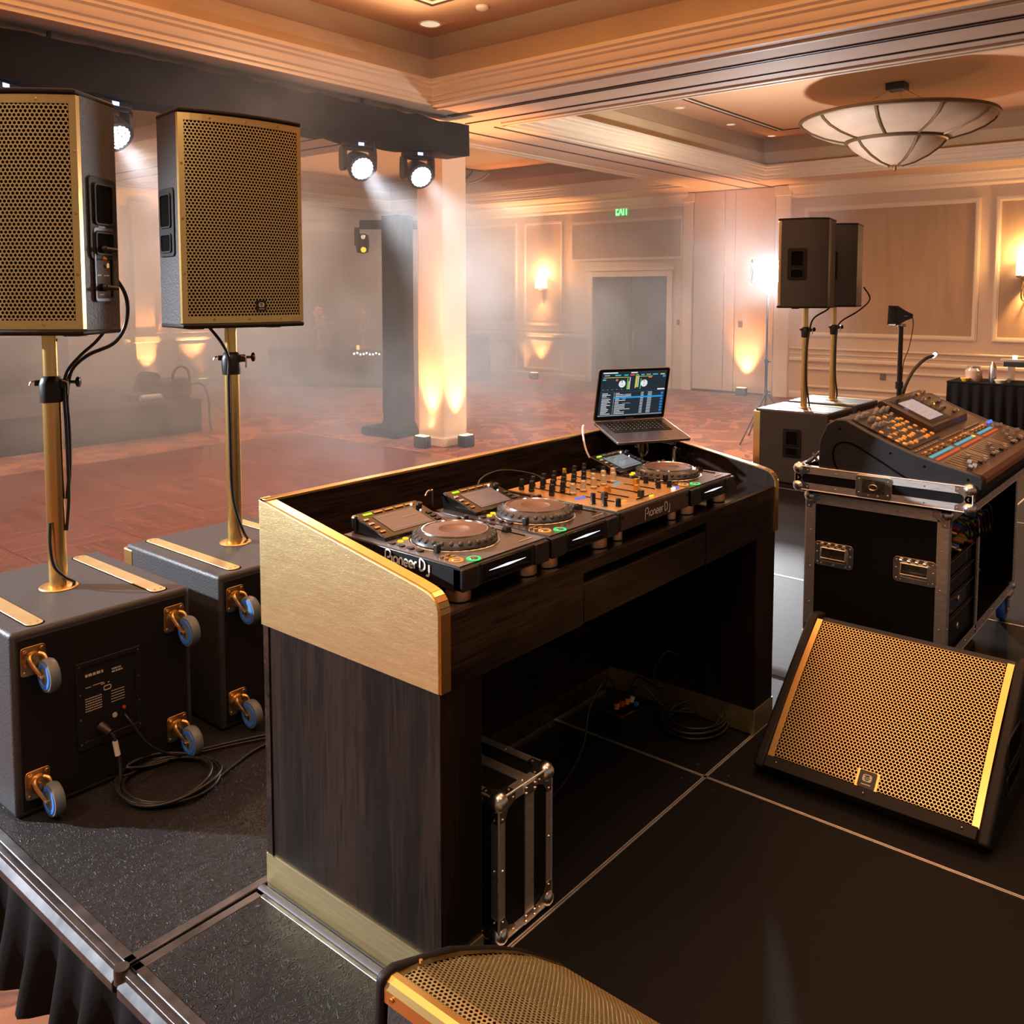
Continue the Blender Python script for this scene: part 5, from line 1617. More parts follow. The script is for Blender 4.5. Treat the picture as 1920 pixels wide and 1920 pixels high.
# the u axis runs away from the reader here, so the emblem is mirrored in u to read the right way round
emblem(mon, 'badge_plate', lambda u, v, e: F(0.0025 - u * 1.25, 0.034 + v * 1.25, -0.002 - e))
for (z, hh) in ((0.25, 0.09), (0.14, 0.06)):
    m = MB().prism(rrect(0.30, z, 0.20, hh, 0.02, 4), 'y', -h - 0.002, -h + 0.001)
    o = m.build('handle_pocket', VOID, mon)
    MB().ring(rrect(0.30, z, 0.22, hh + 0.02, 0.03, 4), rrect(0.30, z, 0.20, hh, 0.02, 4), 'y', -h - 0.006, -h).build('pocket_rim', CABPAINT, o, bevel=0.001)

# monitor at the very bottom of the picture, with its tall side to the camera
mo2 = thing('floor_monitor', 'floor monitor cut by the bottom edge, rounded gold grille and dark grey side', 'floor monitor', (1.085, 0.93, 0))
PR = [(0.0, 0.03), (0.02, 0.0), (0.66, 0.0), (0.675, 0.03), (0.62, 0.092), (0.465, 0.215), (0.365, 0.282), (0.225, 0.362), (0.07, 0.424), (0.040, 0.424), (0.028, 0.412)]
YE = 0.345
MB().prism([(x, z) if 0 else (x, z - 0.006 if z > 0.1 else z) for x, z in PR], 'y', -YE + 0.03, YE - 0.03).build('cabinet', PAINT, mo2, bevel=0.006)
for s in (-1, 1):
    a, b = sorted((s * YE, s * (YE - 0.022)))
    MB().prism([(x - (0.006 if x < 0.1 else -0.004), z + (0.012 if z > 0.05 else 0)) for x, z in PR], 'y', a, b).build('end_cap', CABPAINT, mo2, bevel=0.008, segs=3)
SEG = [(0.046, 0.4235), (0.10, 0.4165), (0.225, 0.366), (0.365, 0.288), (0.465, 0.222), (0.60, 0.112)]
cum = [0]
for i in range(len(SEG) - 1):
    cum.append(cum[-1] + math.dist(SEG[i], SEG[i + 1]))


def F2(u, v, i):
    v = max(0, min(v, cum[-1] - 1e-6))
    k = max(j for j in range(len(cum) - 1) if cum[j] <= v)
    f = (v - cum[k]) / (cum[k + 1] - cum[k])
    (xa, za), (xb, zb) = SEG[k], SEG[k + 1]
    L_ = math.hypot(xb - xa, zb - za)
    nx, nz = -(zb - za) / L_, (xb - xa) / L_
    return (xa + (xb - xa) * f + nx * (0.004 - i), u, za + (zb - za) * f + nz * (0.004 - i))


G = MB()
perf(G, F2, -YE + 0.03, YE - 0.035, 0.012, cum[-1] - 0.005, 0.0110, 0.0040, 0.0015)
G.build('front_grille', GOLD, mo2, fix=False, angle=20)
m = MB()
for k in range(len(SEG) - 1):
    m.quad([F2(-YE + 0.02, cum[k] + 1e-5, 0.008), F2(YE - 0.02, cum[k] + 1e-5, 0.008), F2(YE - 0.02, cum[k + 1] - 1e-5, 0.008), F2(-YE + 0.02, cum[k + 1] - 1e-5, 0.008)])
m.build('grille_backing', VOID, mo2, fix=False)
# folded gold flange over the near edge, with screws
m = MB()
for i, (ya, yb) in enumerate([(-YE + 0.022, YE - 0.022)]):
    P_ = [(0.026, 0.385), (0.027, 0.412), (0.034, 0.423), (0.046, 0.4285), (0.060, 0.4275)]
    for k in range(len(P_) - 1):
        m.quad([(P_[k][0], ya, P_[k][1]), (P_[k][0], yb, P_[k][1]), (P_[k + 1][0], yb, P_[k + 1][1]), (P_[k + 1][0], ya, P_[k + 1][1])])
m.build('grille_flange', GOLDTRIM, mo2, fix=False, angle=70)
m = MB()
for y in (-0.2, 0.06, 0.300):
    m.cyl((0.026, y, 0.400), (0.0225, y, 0.400), 0.005, n=10)
m.cyl((0.12, YE - 0.029, 0.414), (0.12, YE - 0.029, 0.419), 0.004, n=8)
m.build('flange_screws', BRASSDK, mo2)
m = MB()
for k in range(6):
    v0, v1 = cum[-1] * k / 6, cum[-1] * (k + 1) / 6
    for (ua, ub) in ((YE - 0.038, YE - 0.022),):
        m.quad([F2(ua, v0, -0.0008), F2(ub, v0, -0.0008), F2(ub, v1 - 1e-5, -0.0008), F2(ua, v1 - 1e-5, -0.0008)])
m.build('grille_trim', GOLDTRIM, mo2, fix=False)


# ================================================================== FLIGHT CASES
def edge(par, p0, p1, w=0.030, name='aluminium_edge', th=0.003, dirs=None):
    """L shaped edge profile along an axis-aligned line; dirs = the two face directions it folds onto"""
    p0, p1 = Vector(p0), Vector(p1)
    (a, b) = dirs
    a, b = Vector(a), Vector(b)
    m = MB()
    for (f, g) in ((a, b), (b, a)):
        c = [p0 - g * 0.0 + g * th, p0 - f * w + g * th, p0 - f * w, p0]
        d = [q + (p1 - p0) for q in c]
        o = len(m.v)
        m.add([tuple(q) for q in c + d], [(0, 1, 5, 4), (1, 2, 6, 5), (2, 3, 7, 6), (3, 0, 4, 7), (0, 3, 2, 1), (4, 5, 6, 7)])
    m.cyl(p0 + (a + b) * th * 0.5, p1 + (a + b) * th * 0.5, th * 1.1, n=8)
    L_ = (p1 - p0).length
    k = max(2, int(L_ / 0.16))
    o = m.build(name, ALU, par, angle=30)
    m = MB()
    for i in range(1, k):
        q = p0 + (p1 - p0) * (i / k)
        for (f, g) in ((a, b), (b, a)):
            m.ball(q - f * w * 0.55 + g * th, 0.0042, 0, 6)
    m.build('rivets', CHROME, o)
    return o


def ballcorner(par, c, s, r=0.029):
    c = Vector(c)
    m = MB().ball(c - Vector(s) * r * 0.45, r, 0, 14)
    for i in range(3):
        ax = Vector((0, 0, 0))
        ax[i] = s[i]
        o1 = Vector((0, 0, 0))
        o2 = Vector((0, 0, 0))
        o1[(i + 1) % 3] = -s[(i + 1) % 3]
        o2[(i + 2) % 3] = -s[(i + 2) % 3]
        k = r * 2.3
        b = c + ax * 0.0035
        poly = [b, b + o1 * k, b + o1 * k + o2 * k * 0.35, b + o1 * k * 0.55 + o2 * k * 0.55, b + o1 * k * 0.35 + o2 * k, b + o2 * k]
        low = [q - ax * 0.003 for q in poly]
        m.add(poly + low, [tuple(range(6)), tuple(range(11, 5, -1))] + [(j, (j + 1) % 6, 6 + (j + 1) % 6, 6 + j) for j in range(6)])
        m.ball(b + o1 * k * 0.86 + o2 * k * 0.2, 0.004, 0, 6).ball(b + o1 * k * 0.2 + o2 * k * 0.86, 0.004, 0, 6)
    return m.build('ball_corner', CHROME, par, angle=40)


def box_edges(par, x0, x1, y0, y1, z0, z1, w=0.03, skip=()):
    for (sy, y) in ((-1, y0), (1, y1)):
        for (sz, z) in ((-1, z0), (1, z1)):
            if ('x', sy, sz) not in skip:
                edge(par, (x0, y, z), (x1, y, z), w, dirs=((0, sy, 0), (0, 0, sz)))
    for (sx, x) in ((-1, x0), (1, x1)):
        for (sz, z) in ((-1, z0), (1, z1)):
            if ('y', sx, sz) not in skip:
                edge(par, (x, y0, z), (x, y1, z), w, dirs=((sx, 0, 0), (0, 0, sz)))
        for (sy, y) in ((-1, y0), (1, y1)):
            if ('z', sx, sy) not in skip:
                edge(par, (x, y, z0), (x, y, z1), w, dirs=((sx, 0, 0), (0, sy, 0)))
    for sx, x in ((-1, x0), (1, x1)):
        for sy, y in ((-1, y0), (1, y1)):
            for sz, z in ((-1, z0), (1, z1)):
                ballcorner(par, (x, y, z), (sx, sy, sz))


def case_handle(par, x, yc, zc, s=1.0):
    """sprung case handle in a pressed steel dish, on a face looking to -x"""
    W, H = 0.178 * s, 0.112 * s
    m = MB()
    m.ring(rrect(yc, zc, W, H, 0.018, 4), rrect(yc, zc, W * 0.66, H * 0.60, 0.008, 4), 'x', x - 0.004, x)
    a = m.build('case_handle', CHROME, par, bevel=0.001)
    MB().ring(rrect(yc, zc, W * 0.70, H * 0.66, 0.009, 4), rrect(yc, zc, W * 0.62, H * 0.56, 0.007, 4), 'x', x - 0.008, x - 0.002).build('dish_rim', CHROME, a, bevel=0.001)
    MB().prism(rrect(yc, zc, W * 0.66, H * 0.6, 0.008, 4), 'x', x - 0.001, x).build('dish', mat('dish_steel', (0.20, 0.19, 0.17), 0.35, 1.0, var=(50, 0.3)), a)
    MB().tube([(x - 0.010, yc + W * 0.31, zc + H * 0.26), (x - 0.016, yc + W * 0.31, zc - H * 0.16), (x - 0.016, yc - W * 0.31, zc - H * 0.16), (x - 0.010, yc - W * 0.31, zc + H * 0.26), (x - 0.010, yc + W * 0.31, zc + H * 0.26)], 0.0045 * s, 8).build('bail', CHROME, a)
    m = MB()
    for i in range(4):
        m.cyl((x - 0.010, yc - W * 0.28 + i * W * 0.185, zc + H * 0.385), (x - 0.010, yc - W * 0.28 + i * W * 0.185 + 0.012, zc + H * 0.385), 0.007 * s, n=8)
    for i in range(3):
        m.ball((x - 0.004, yc - W * 0.32 + i * W * 0.32, zc - H * 0.41), 0.0042, 0, 6)
    for sy in (-1, 1):
        m.ball((x - 0.004, yc + sy * W * 0.43, zc + H * 0.05), 0.0042, 0, 6).ball((x - 0.004, yc + sy * W * 0.42, zc - H * 0.36), 0.0042, 0, 6).ball((x - 0.004, yc + sy * W * 0.42, zc + H * 0.36), 0.0042, 0, 6)
    m.build('handle_rivets', CHROME, a)
    return a


CX0, CX1, CY0, CY1, CZ0, CZ1 = 4.05, 5.46, 0.97, 1.585, 0.155, 0.838
fc = thing('flight_case', 'tall black flight case with silver edges, open towards the stage front, carrying the mixing desk', 'flight case', (0, 0, 0))
MB().box(CX0 + 0.002, CY0, CZ0, CX0 + 0.014, CY1, CZ1).build('end_board', LAMIN, fc)
MB().box(CX1 - 0.014, CY0, CZ0, CX1 - 0.002, CY1, CZ1).build('end_board', LAMIN, fc)
MB().box(CX0, CY1 - 0.014, CZ0, CX1, CY1 - 0.002, CZ1).build('rear_board', LAMIN, fc)
MB().box(CX0, CY0, CZ1 - 0.014, CX1, CY1, CZ1 - 0.002).build('top_board', LAMIN, fc)
MB().box(CX0, CY0, CZ0 + 0.002, CX1, CY1, CZ0 + 0.014).build('bottom_board', LAMIN, fc)
MB().box(4.60, CY0 + 0.01, CZ0, 4.612, CY1, CZ1).build('divider_board', LAMIN, fc)
box_edges(fc, CX0, CX1, CY0, CY1, CZ0, CZ1, 0.044)
edge(fc, (4.606, CY0, CZ0), (4.606, CY0, CZ1), 0.022, dirs=((1, 0, 0), (0, -1, 0)))
case_handle(fc, CX0 - 0.0, 1.452, 0.565)
case_handle(fc, CX0 - 0.0, 1.100, 0.560)
# rack contents behind the open front
for (z0, z1, mt, nm) in ((0.19, 0.335, BLACKPL, 'rack_drawer'), (0.345, 0.43, BLACKGL, 'rack_drawer'), (0.44, 0.515, BLACKPL, 'rack_unit'), (0.525, 0.60, BLACKGL, 'rack_unit')):
    o = MB().box(CX0 + 0.045, CY0 + 0.02, z0, 4.595, CY0 + 0.30, z1).build(nm, mt, fc, bevel=0.002)
    MB().box(CX0 + 0.045, CY0 + 0.012, z1 - 0.008, 4.595, CY0 + 0.022, z1 - 0.002).build('unit_lip', BRASSDK, o)
    if nm == 'rack_drawer':
        MB().lathe([(0.0, 0.004), (0.014, 0.004), (0.016, 0)], (4.34, CY0 + 0.018, (z0 + z1) / 2), 16, 0, Matrix.Rotation(R(90), 3, 'X')).build('drawer_lock', CHROME, o)
for k in range(2):
    z = 0.62 + k * 0.095
    o = MB().box(CX0 + 0.045, CY0 + 0.03, z, 4.595, CY0 + 0.25, z + 0.085).build('patch_bay', BLACKPL, fc, bevel=0.002)
    rnd = random.Random(20 + k)
    for i in range(12):
        x = CX0 + 0.075 + i * 0.042
        zz = z + rnd.uniform(0.02, 0.065)
        c = [ORANGEPR, BLUEWH, REDPR, CREAMPR, LIME, BRASSDK, GREENL][rnd.randrange(7)]
        if c in (LIME, GREENL):
            c = bpy.data.materials.get('lime_plastic') or mat('lime_plastic', (0.35, 0.6, 0.04), 0.4)
        MB().cyl((x, CY0 + 0.03, zz), (x + 0.012, CY0 - 0.012, zz - 0.01), 0.010, n=8).build('coloured_plug', c, o)
rnd = random.Random(9)
for i in range(7):
    x = CX0 + 0.10 + i * 0.07
    cable('patch_cable', 'thin black patch cable inside the flight case, %s from its silver front post' % ['first', 'second', 'third', 'fourth', 'fifth', 'sixth', 'seventh'][i],
          [(x, CY0 - 0.014, 0.80 - 0.02 * (i % 3)), (x + 0.04, CY0 - 0.045, 0.76), (x + 0.10, CY0 - 0.04, 0.69 - 0.01 * i), (x + 0.14, CY0 - 0.012, 0.70 - 0.02 * (i % 2))], 0.0045, group='patch cables inside the flight case')


def case_caster(par, x, y):
    m = MB().box(x - 0.05, y - 0.045, 0.140, x + 0.05, y + 0.045, 0.152)
    m.box(x - 0.03, y - 0.032, 0.05, x + 0.02, y - 0.027, 0.142).box(x - 0.03, y + 0.027, 0.05, x + 0.02, y + 0.032, 0.142)
    m.cyl((x, y - 0.036, 0.062), (x, y + 0.036, 0.062), 0.008, n=8)
    c = m.build('case_caster', CHROME, par)
    r_ = Matrix.Rotation(R(90), 3, 'X')
    MB().lathe([(0.0, -0.016), (0.040, -0.018), (0.042, -0.02), (0.058, -0.019), (0.062, -0.010), (0.062, 0.010), (0.058, 0.019), (0.042, 0.02), (0.040, 0.018), (0.0, 0.016)], (x, y, 0.062), 28, 0, r_).build('case_wheel', BLUEWH, c, fix=False)
    MB().lathe([(0.0, 0.0195), (0.036, 0.0195), (0.038, 0.016)], (x, y, 0.062), 20, 0, r_).build('wheel_hub', GREYWH, c, fix=False)


for (x, y) in ((4.16, 1.02), (5.35, 1.0), (4.16, 1.49), (5.34, 1.49)):
    case_caster(fc, x, y)
MB().box(4.34, CY0 - 0.02, 0.09, 4.52, CY0 + 0.08, 0.15).build('skid_block', LAMIN, fc, bevel=0.01)

# bag and bottle inside the open bay
bag = thing('tool_bag', 'grey tool bag with a yellow tag lying inside the open case', 'bag', (4.86, 1.18, CZ0 + 0.014))
m = MB()
m.lathe([(0.0, 0.0), (0.15, 0.0), (0.165, 0.05), (0.14, 0.16), (0.09, 0.22), (0.0, 0.24)], n=20)
for i, v in enumerate(m.v):
    m.v[i] = (v[0] * 0.95, v[1] * 0.8 + 0.02 * math.sin(v[0] * 40), v[2] + 0.015 * math.sin(v[0] * 30 + v[1] * 25))
m.build('bag_body', mat('grey_bag_cloth', (0.06, 0.055, 0.055), 0.8, bump=(14, 0.6, 0.01)), bag, angle=60)
MB().tube(spline([(-0.08, -0.10, 0.16), (0, -0.16, 0.22), (0.09, -0.12, 0.14)]), 0.010).build('bag_strap', BLACKPL, bag)
MB().box(-0.09, -0.143, 0.07, -0.06, -0.136, 0.11).build('bag_tag', mat('yellow_tag', (0.7, 0.55, 0.05), 0.5), bag)
bt = thing('water_bottle', 'clear plastic water bottle with blue label inside the open case', 'bottle', (5.12, 1.16, CZ0 + 0.014))
MB().lathe([(0.0, 0), (0.034, 0.0), (0.037, 0.01), (0.034, 0.05), (0.037, 0.09), (0.037, 0.16), (0.030, 0.19), (0.014, 0.215), (0.014, 0.225), (0, 0.225)], n=20).build('bottle_body', mat('bottle_plastic', (0.55, 0.50, 0.48), 0.15, coat=1), bt)
MB().lathe([(0.0375, 0.08), (0.0385, 0.085), (0.0385, 0.14), (0.0375, 0.145)], n=20).build('bottle_label', BLUEWH, bt, fix=False)
MB().lathe([(0.016, 0.225), (0.016, 0.245), (0, 0.246)], n=16).build('bottle_cap', WHITEPR, bt)

# tray (lower lid half) that carries the desk
TX0, TX1, TY0, TY1, TZ0, TZ1 = 3.985, 5.48, 0.868, 1.615, 0.868, 0.972
tr = thing('flight_case_tray', 'shallow silver-edged case tray between the tall flight case and the mixing desk', 'case tray', (0, 0, 0))
m = MB()
m.box(TX0 + 0.002, TY0 + 0.002, TZ0 + 0.002, TX1 - 0.002, TY1 - 0.002, TZ0 + 0.014)
m.box(TX0 + 0.002, TY0 + 0.002, TZ0, TX0 + 0.012, TY1 - 0.002, TZ1 - 0.002).box(TX1 - 0.012, TY0 + 0.002, TZ0, TX1 - 0.002, TY1 - 0.002, TZ1 - 0.002)
m.box(TX0, TY0 + 0.002, TZ0, TX1, TY0 + 0.012, TZ1 - 0.002).box(TX0, TY1 - 0.012, TZ0, TX1, TY1 - 0.002, TZ1 - 0.002)
m.build('tray_shell', LAMIN, tr)
box_edges(tr, TX0, TX1, TY0, TY1, TZ0, TZ1, 0.031)
m = MB()
m.prism(rrect(1.262, 0.920, 0.155, 0.098, 0.014, 3), 'x', TX0 - 0.008, TX0)
bl = m.build('butterfly_latch', CHROME, tr, bevel=0.002)
MB().prism(rrect(1.262, 0.922, 0.098, 0.060, 0.006, 3), 'x', TX0 - 0.0095, TX0 - 0.008).build('latch_recess', bpy.data.materials['dish_steel'], bl)
m = MB().tube([(TX0 - 0.013, 1.29 + 0.018 * math.cos(R(a)) - 0.028, 0.918 + 0.012 * math.sin(R(a))) for a in range(0, 360, 24)], 0.003, 6, True)
m.cyl((TX0 - 0.012, 1.262, 0.94), (TX0 - 0.008, 1.262, 0.94), 0.008, n=10)
for (dy, dz) in ((-0.062, 0.03), (0.062, 0.03), (-0.062, -0.03), (0.062, -0.03), (-0.02, -0.038), (0.02, -0.038)):
    m.ball((TX0 - 0.008, 1.262 + dy, 0.920 + dz), 0.0045, 0, 6)
m.build('latch_twist', CHROME, bl)
MB().box(TX0 + 0.1, TY0 + 0.15, CZ1 + 0.003, TX1 - 0.15, TY1 - 0.05, TZ0 + 0.001).build('tray_runner', LAMIN, tr)

# ================================================================== MIXING DESK
DKX0, DKX1 = 3.995, 5.36
md = thing('mixing_desk', 'large digital mixing desk with lit coloured buttons on the flight case', 'mixing desk', (0, 0, 0))
DESKB = mat('desk_dark_shell', (0.020, 0.021, 0.024), 0.38, bump=(300, 0.1, 0.0005))
DESKT = mat('desk_brown_panel', (0.105, 0.065, 0.045), 0.33, 0.5)
bz = TZ0 + 0.016
PRF = [(1.50, bz), (1.515, bz + 0.10), (1.512, 1.10), (1.480, 1.175), (1.44, 1.203), (1.395, 1.205), (1.30, 1.160), (1.20, 1.118), (1.10, 1.082), (1.0, 1.056), (0.90, 1.034), (0.845, 1.021), (0.832, 1.005), (0.834, 0.965), (0.85, 0.945), (0.885, 0.93), (0.95, bz)]
for (a, b) in ((DKX0, DKX0 + 0.035), (DKX1 - 0.035, DKX1)):
    MB().prism(PRF, 'x', a, b).build('side_cheek', DESKB, md, bevel=0.008, segs=3, angle=40)
INN = [(y, z - 0.006) for y, z in PRF]
MB().prism(INN, 'x', DKX0 + 0.03, DKX1 - 0.03).build('desk_shell', DESKB, md, angle=40)
# cheek groove and screws
m = MB().tube(spline([(DKX0 - 0.0005, 1.40, 0.93), (DKX0 - 0.0005, 1.445, 1.02), (DKX0 - 0.0005, 1.435, 1.085), (DKX0 - 0.0005, 1.37, 1.10), (DKX0 - 0.0005, 1.25, 1.04), (DKX0 - 0.0005, 1.12, 0.97), (DKX0 - 0.0005, 1.0, 0.935), (DKX0 - 0.0005, 0.93, 0.925)]), 0.0042, 6)
m.build('cheek_groove', VOID, md)
m = MB()
for (y, z) in ((1.42, 1.16), (1.20, 1.075), (1.06, 1.035), (0.89, 1.0)):
    m.cyl((DKX0 - 0.002, y, z), (DKX0 + 0.001, y, z), 0.0055, n=8)
m.build('cheek_screws', VOID, md)
TOP = [(1.44, 1.203), (1.395, 1.205), (1.30, 1.160), (1.20, 1.118), (1.10, 1.082), (1.0, 1.056), (0.90, 1.034), (0.845, 1.021)]
tc = [0]
for i in range(len(TOP) - 1):
    tc.append(tc[-1] + math.dist(TOP[i], TOP[i + 1]))


def T(x, s, hgt=0.0):
    s = max(0, min(s, tc[-1] - 1e-6))
    k = max(j for j in range(len(tc) - 1) if tc[j] <= s)
    f = (s - tc[k]) / (tc[k + 1] - tc[k])
    (ya, za), (yb, zb) = TOP[k], TOP[k + 1]
    L_ = math.hypot(yb - ya, zb - za)
    ny, nz = (zb - za) / L_, -(yb - ya) / L_
    hgt -= 0.002
    return (x, ya + (yb - ya) * f + ny * hgt, za + (zb - za) * f + nz * hgt)


m = MB()
for k in range(len(TOP) - 1):
    m.quad([T(DKX0 + 0.035, tc[k] + 1e-6), T(DKX1 - 0.035, tc[k] + 1e-6), T(DKX1 - 0.035, tc[k + 1] - 1e-6), T(DKX0 + 0.035, tc[k + 1] - 1e-6)])
m.build('control_surface', DESKT, md, fix=False)
MB().prism([(0.846, 1.022), (0.828, 1.008), (0.826, 0.99), (0.832, 0.985), (0.850, 1.005)], 'x', DKX0 + 0.03, DKX1 - 0.03).build('front_lip', mat('desk_bronze_lip', (0.22, 0.115, 0.055), 0.28, 0.8), md)


def slab(m, x0, x1, s0, s1, h, mi=0, base=0.0):
    P_ = [T(x0, s0, base), T(x1, s0, base), T(x1, s1, base), T(x0, s1, base), T(x0, s0, base + h), T(x1, s0, base + h), T(x1, s1, base + h), T(x0, s1, base + h)]
    m.add(P_, [(4, 5, 6, 7), (0, 1, 5, 4), (1, 2, 6, 5), (2, 3, 7, 6), (3, 0, 4, 7)], mi)


def ys(y):
    """distance along the surface for a given y"""
    for k in range(len(TOP) - 1):
        if TOP[k][0] >= y >= TOP[k + 1][0]:
            f = (TOP[k][0] - y) / (TOP[k][0] - TOP[k + 1][0])
            return tc[k] + (tc[k + 1] - tc[k]) * f
    return 0 if y > TOP[0][0] else tc[-1]


# channel strip block with knobs
m = MB()
slab(m, 4.04, 4.50, ys(1.385), ys(1.13), 0.004)
m.build('knob_panel', mat('desk_black_panel', (0.03, 0.026, 0.023), 0.35), md)
KG = mat('grey_knob', (0.34, 0.34, 0.36), 0.35)
KO = mat('amber_knob', (0.85, 0.33, 0.05), 0.4, emit=((1.0, 0.35, 0.05), 0.35))
rnd = random.Random(12)
kp = {}
for i in range(11):
    for j in range(7):
        if rnd.random() < 0.18:
            continue
        x = 4.065 + i * 0.0405 + rnd.uniform(-0.008, 0.008)
        s = ys(1.375 - j * 0.036) + rnd.uniform(-0.006, 0.006)
        tall = (i in (0, 1, 2, 3) and j < 3) or (j == 0)
        k = 'tall' if tall and rnd.random() < 0.75 else ('amber' if rnd.random() < 0.55 else 'grey')
        p = Vector(T(x, s, 0.004))
        n_ = (Vector(T(x, s, 1)) - Vector(T(x, s, 0))).normalized()
        if k not in kp:
            hh, rr, mt = {'tall': (0.026, 0.0095, KG), 'amber': (0.009, 0.0110, KO), 'grey': (0.010, 0.0095, KG)}[k]
            kp[k] = MB().lathe([(rr, 0), (rr * 0.95, hh * 0.8), (rr * 0.7, hh), (0, hh)], n=10).build('desk_knob', mt, md)
            o = kp[k]
        else:
            o = inst(kp[k], md)
        o.location = p
        o.rotation_euler = n_.to_track_quat('Z', 'Y').to_euler()
# screen pod
m = MB()
pf = [T(0, ys(1.42), -0.01), T(0, ys(1.42), 0.030), T(0, ys(1.40), 0.040), T(0, ys(1.17), 0.030), T(0, ys(1.155), -0.01)]
m.prism([(p[1], p[2]) for p in pf], 'x', 4.50, 5.14)
pod = m.build('screen_pod', mat('pod_brown', (0.075, 0.048, 0.036), 0.3, 0.4), md, bevel=0.004)
A3, B3 = Vector((0, pf[2][1], pf[2][2])), Vector((0, pf[3][1], pf[3][2]))
dv = (B3 - A3)
Lp = dv.length
dv.normalize()
nv = Vector((0, dv.z, -dv.y))
if nv.z < 0:
    nv = -nv


def PD(x, f, h=0.0):
    p = A3 + dv * (f * Lp) + nv * h
    return (x, p.y, p.z)


def pslab(x0, x1, f0, f1, h, nm, mt, par):
    m = MB()
    P_ = [PD(x0, f0), PD(x1, f0), PD(x1, f1), PD(x0, f1), PD(x0, f0, h), PD(x1, f0, h), PD(x1, f1, h), PD(x0, f1, h)]
    m.add(P_, [(4, 5, 6, 7), (0, 1, 5, 4), (1, 2, 6, 5), (2, 3, 7, 6), (3, 0, 4, 7)])
    return m.build(nm, mt, par)


pslab(4.56, 4.88, 0.10, 0.92, 0.0015, 'screen_bezel', BLACKGL, pod)
pslab(4.60, 4.84, 0.20, 0.82, 0.0022, 'display', mat('desk_display', (0.12, 0.11, 0.12), 0.15, emit=((0.66, 0.55, 0.56), 0.55)), pod)
for k in range(5):
    pslab(4.615, 4.66 + 0.03 * k, 0.26 + k * 0.11, 0.28 + k * 0.11, 0.0028, 'display_line', CREAMPR, pod)
rnd = random.Random(5)
for i in range(5):
    for j in range(5):
        if rnd.random() < 0.3:
            continue
        x, f = 4.93 + i * 0.042, 0.12 + j * 0.18
        c = Vector(PD(x, f))
        hh = rnd.choice([0.006, 0.006, 0.018])
        mt = KG if hh > 0.01 else rnd.choice([FIXT, FIXT, KO, YELL, BRASSDK])
        MB().cyl(c, c + nv * hh, 0.008, 0.007, 10).build('pod_button', mt, pod)

# button rows and faders
def row(nm, x0, x1, n_, y, w, d, mats, h=0.004):
    step = (x1 - x0) / n_
    o0 = {}
    for i in range(n_):
        mt = mats[i % len(mats)] if len(mats) < n_ else mats[i]
        x = x0 + (i + 0.5) * step
        m = MB()
        s = ys(y)
        slab(m, -w / 2, w / 2, s - d / 2, s + d / 2, h)
        if mt.name not in o0:
            o0[mt.name] = m.build(nm, mt, md, loc=(x, 0, 0))
        else:
            inst(o0[mt.name], md, (x, 0, 0))


SMG = mat('small_grey_key', (0.24, 0.22, 0.21), 0.4)
for (a, b) in ((4.035, 4.40), (4.45, 4.81), (4.88, 5.16)):
    row('bank_key', a, b, 8, 1.112, 0.030, 0.010, [SMG])
    row('select_key', a, b, 8, 1.086, 0.024, 0.008, [BRASSDK, KO])
    row('name_display', a, b, 8, 1.049, 0.032, 0.014, [CYANL] * 7 + [YELL] if a > 4.4 and a < 4.8 else [CYANL], 0.003)
    row('mute_key', a, b, 8, 1.022, 0.034, 0.010, [REDL])
    row('meter_key', a, b, 8, 1.068, 0.020, 0.006, [FIXT, BRASSDK])
    for i in range(8):
        x = a + (i + 0.5) * (b - a) / 8
        m = MB()
        slab(m, x - 0.0012, x + 0.0012, ys(0.995), ys(0.885), 0.0008)
        m.build('fader_slot', VOID, md)
        y = [0.90, 0.905, 0.90, 0.93, 0.90, 0.96, 0.90, 0.91][i]
        m = MB()
        slab(m, x - 0.008, x + 0.008, ys(y + 0.009), ys(y - 0.009), 0.011)
        m.build('fader_cap', KG if i % 4 else BLACKPL, md, bevel=0.001)
for (x, y) in ((5.26, 1.08), (5.30, 1.08), (5.26, 1.04), (5.30, 1.03), (5.26, 0.99), (5.30, 0.95)):
    p = Vector(T(x, ys(y), 0))
    MB().cyl(p, p + Vector((0, 0.004, 0.014)), 0.010, 0.009, 12).build('desk_knob', BLUEL if y > 1.06 else KG, md)
gl = thing('gooseneck_lamp', 'bent gooseneck lamp with a white tip rising behind the mixing desk', 'gooseneck lamp', (4.93, 1.43, 1.205))
MB().cyl((0, 0, -0.005), (0, 0, 0.02), 0.008, n=10).build('lamp_socket', CHROME, gl)
MB().tube(spline([(0, 0, 0.015), (0.02, -0.01, 0.075), (0.08, -0.03, 0.15), (0.19, -0.055, 0.205), (0.31, -0.065, 0.218)]), 0.009, 8).build('flexible_neck', BLACKPL, gl)
MB().cyl((0.31, -0.065, 0.215), (0.345, -0.067, 0.226), 0.010, n=12).build('lit_tip', emis('lamp_tip', (0.8, 0.95, 1.0), 6), gl)
MB().cyl((0.345, -0.067, 0.226), (0.365, -0.068, 0.232), 0.010, 0.006, 12).build('lamp_cap', BLACKPL, gl)
cable('desk_cable', 'bunch of black cables behind the rear corner of the mixing desk', [(4.03, 1.53, 0.99), (4.06, 1.56, 1.02), (4.10, 1.575, 1.0), (4.02, 1.58, 0.985), (4.0, 1.55, 1.0), (4.2, 1.56, 1.03), (4.4, 1.57, 0.99)], 0.007)

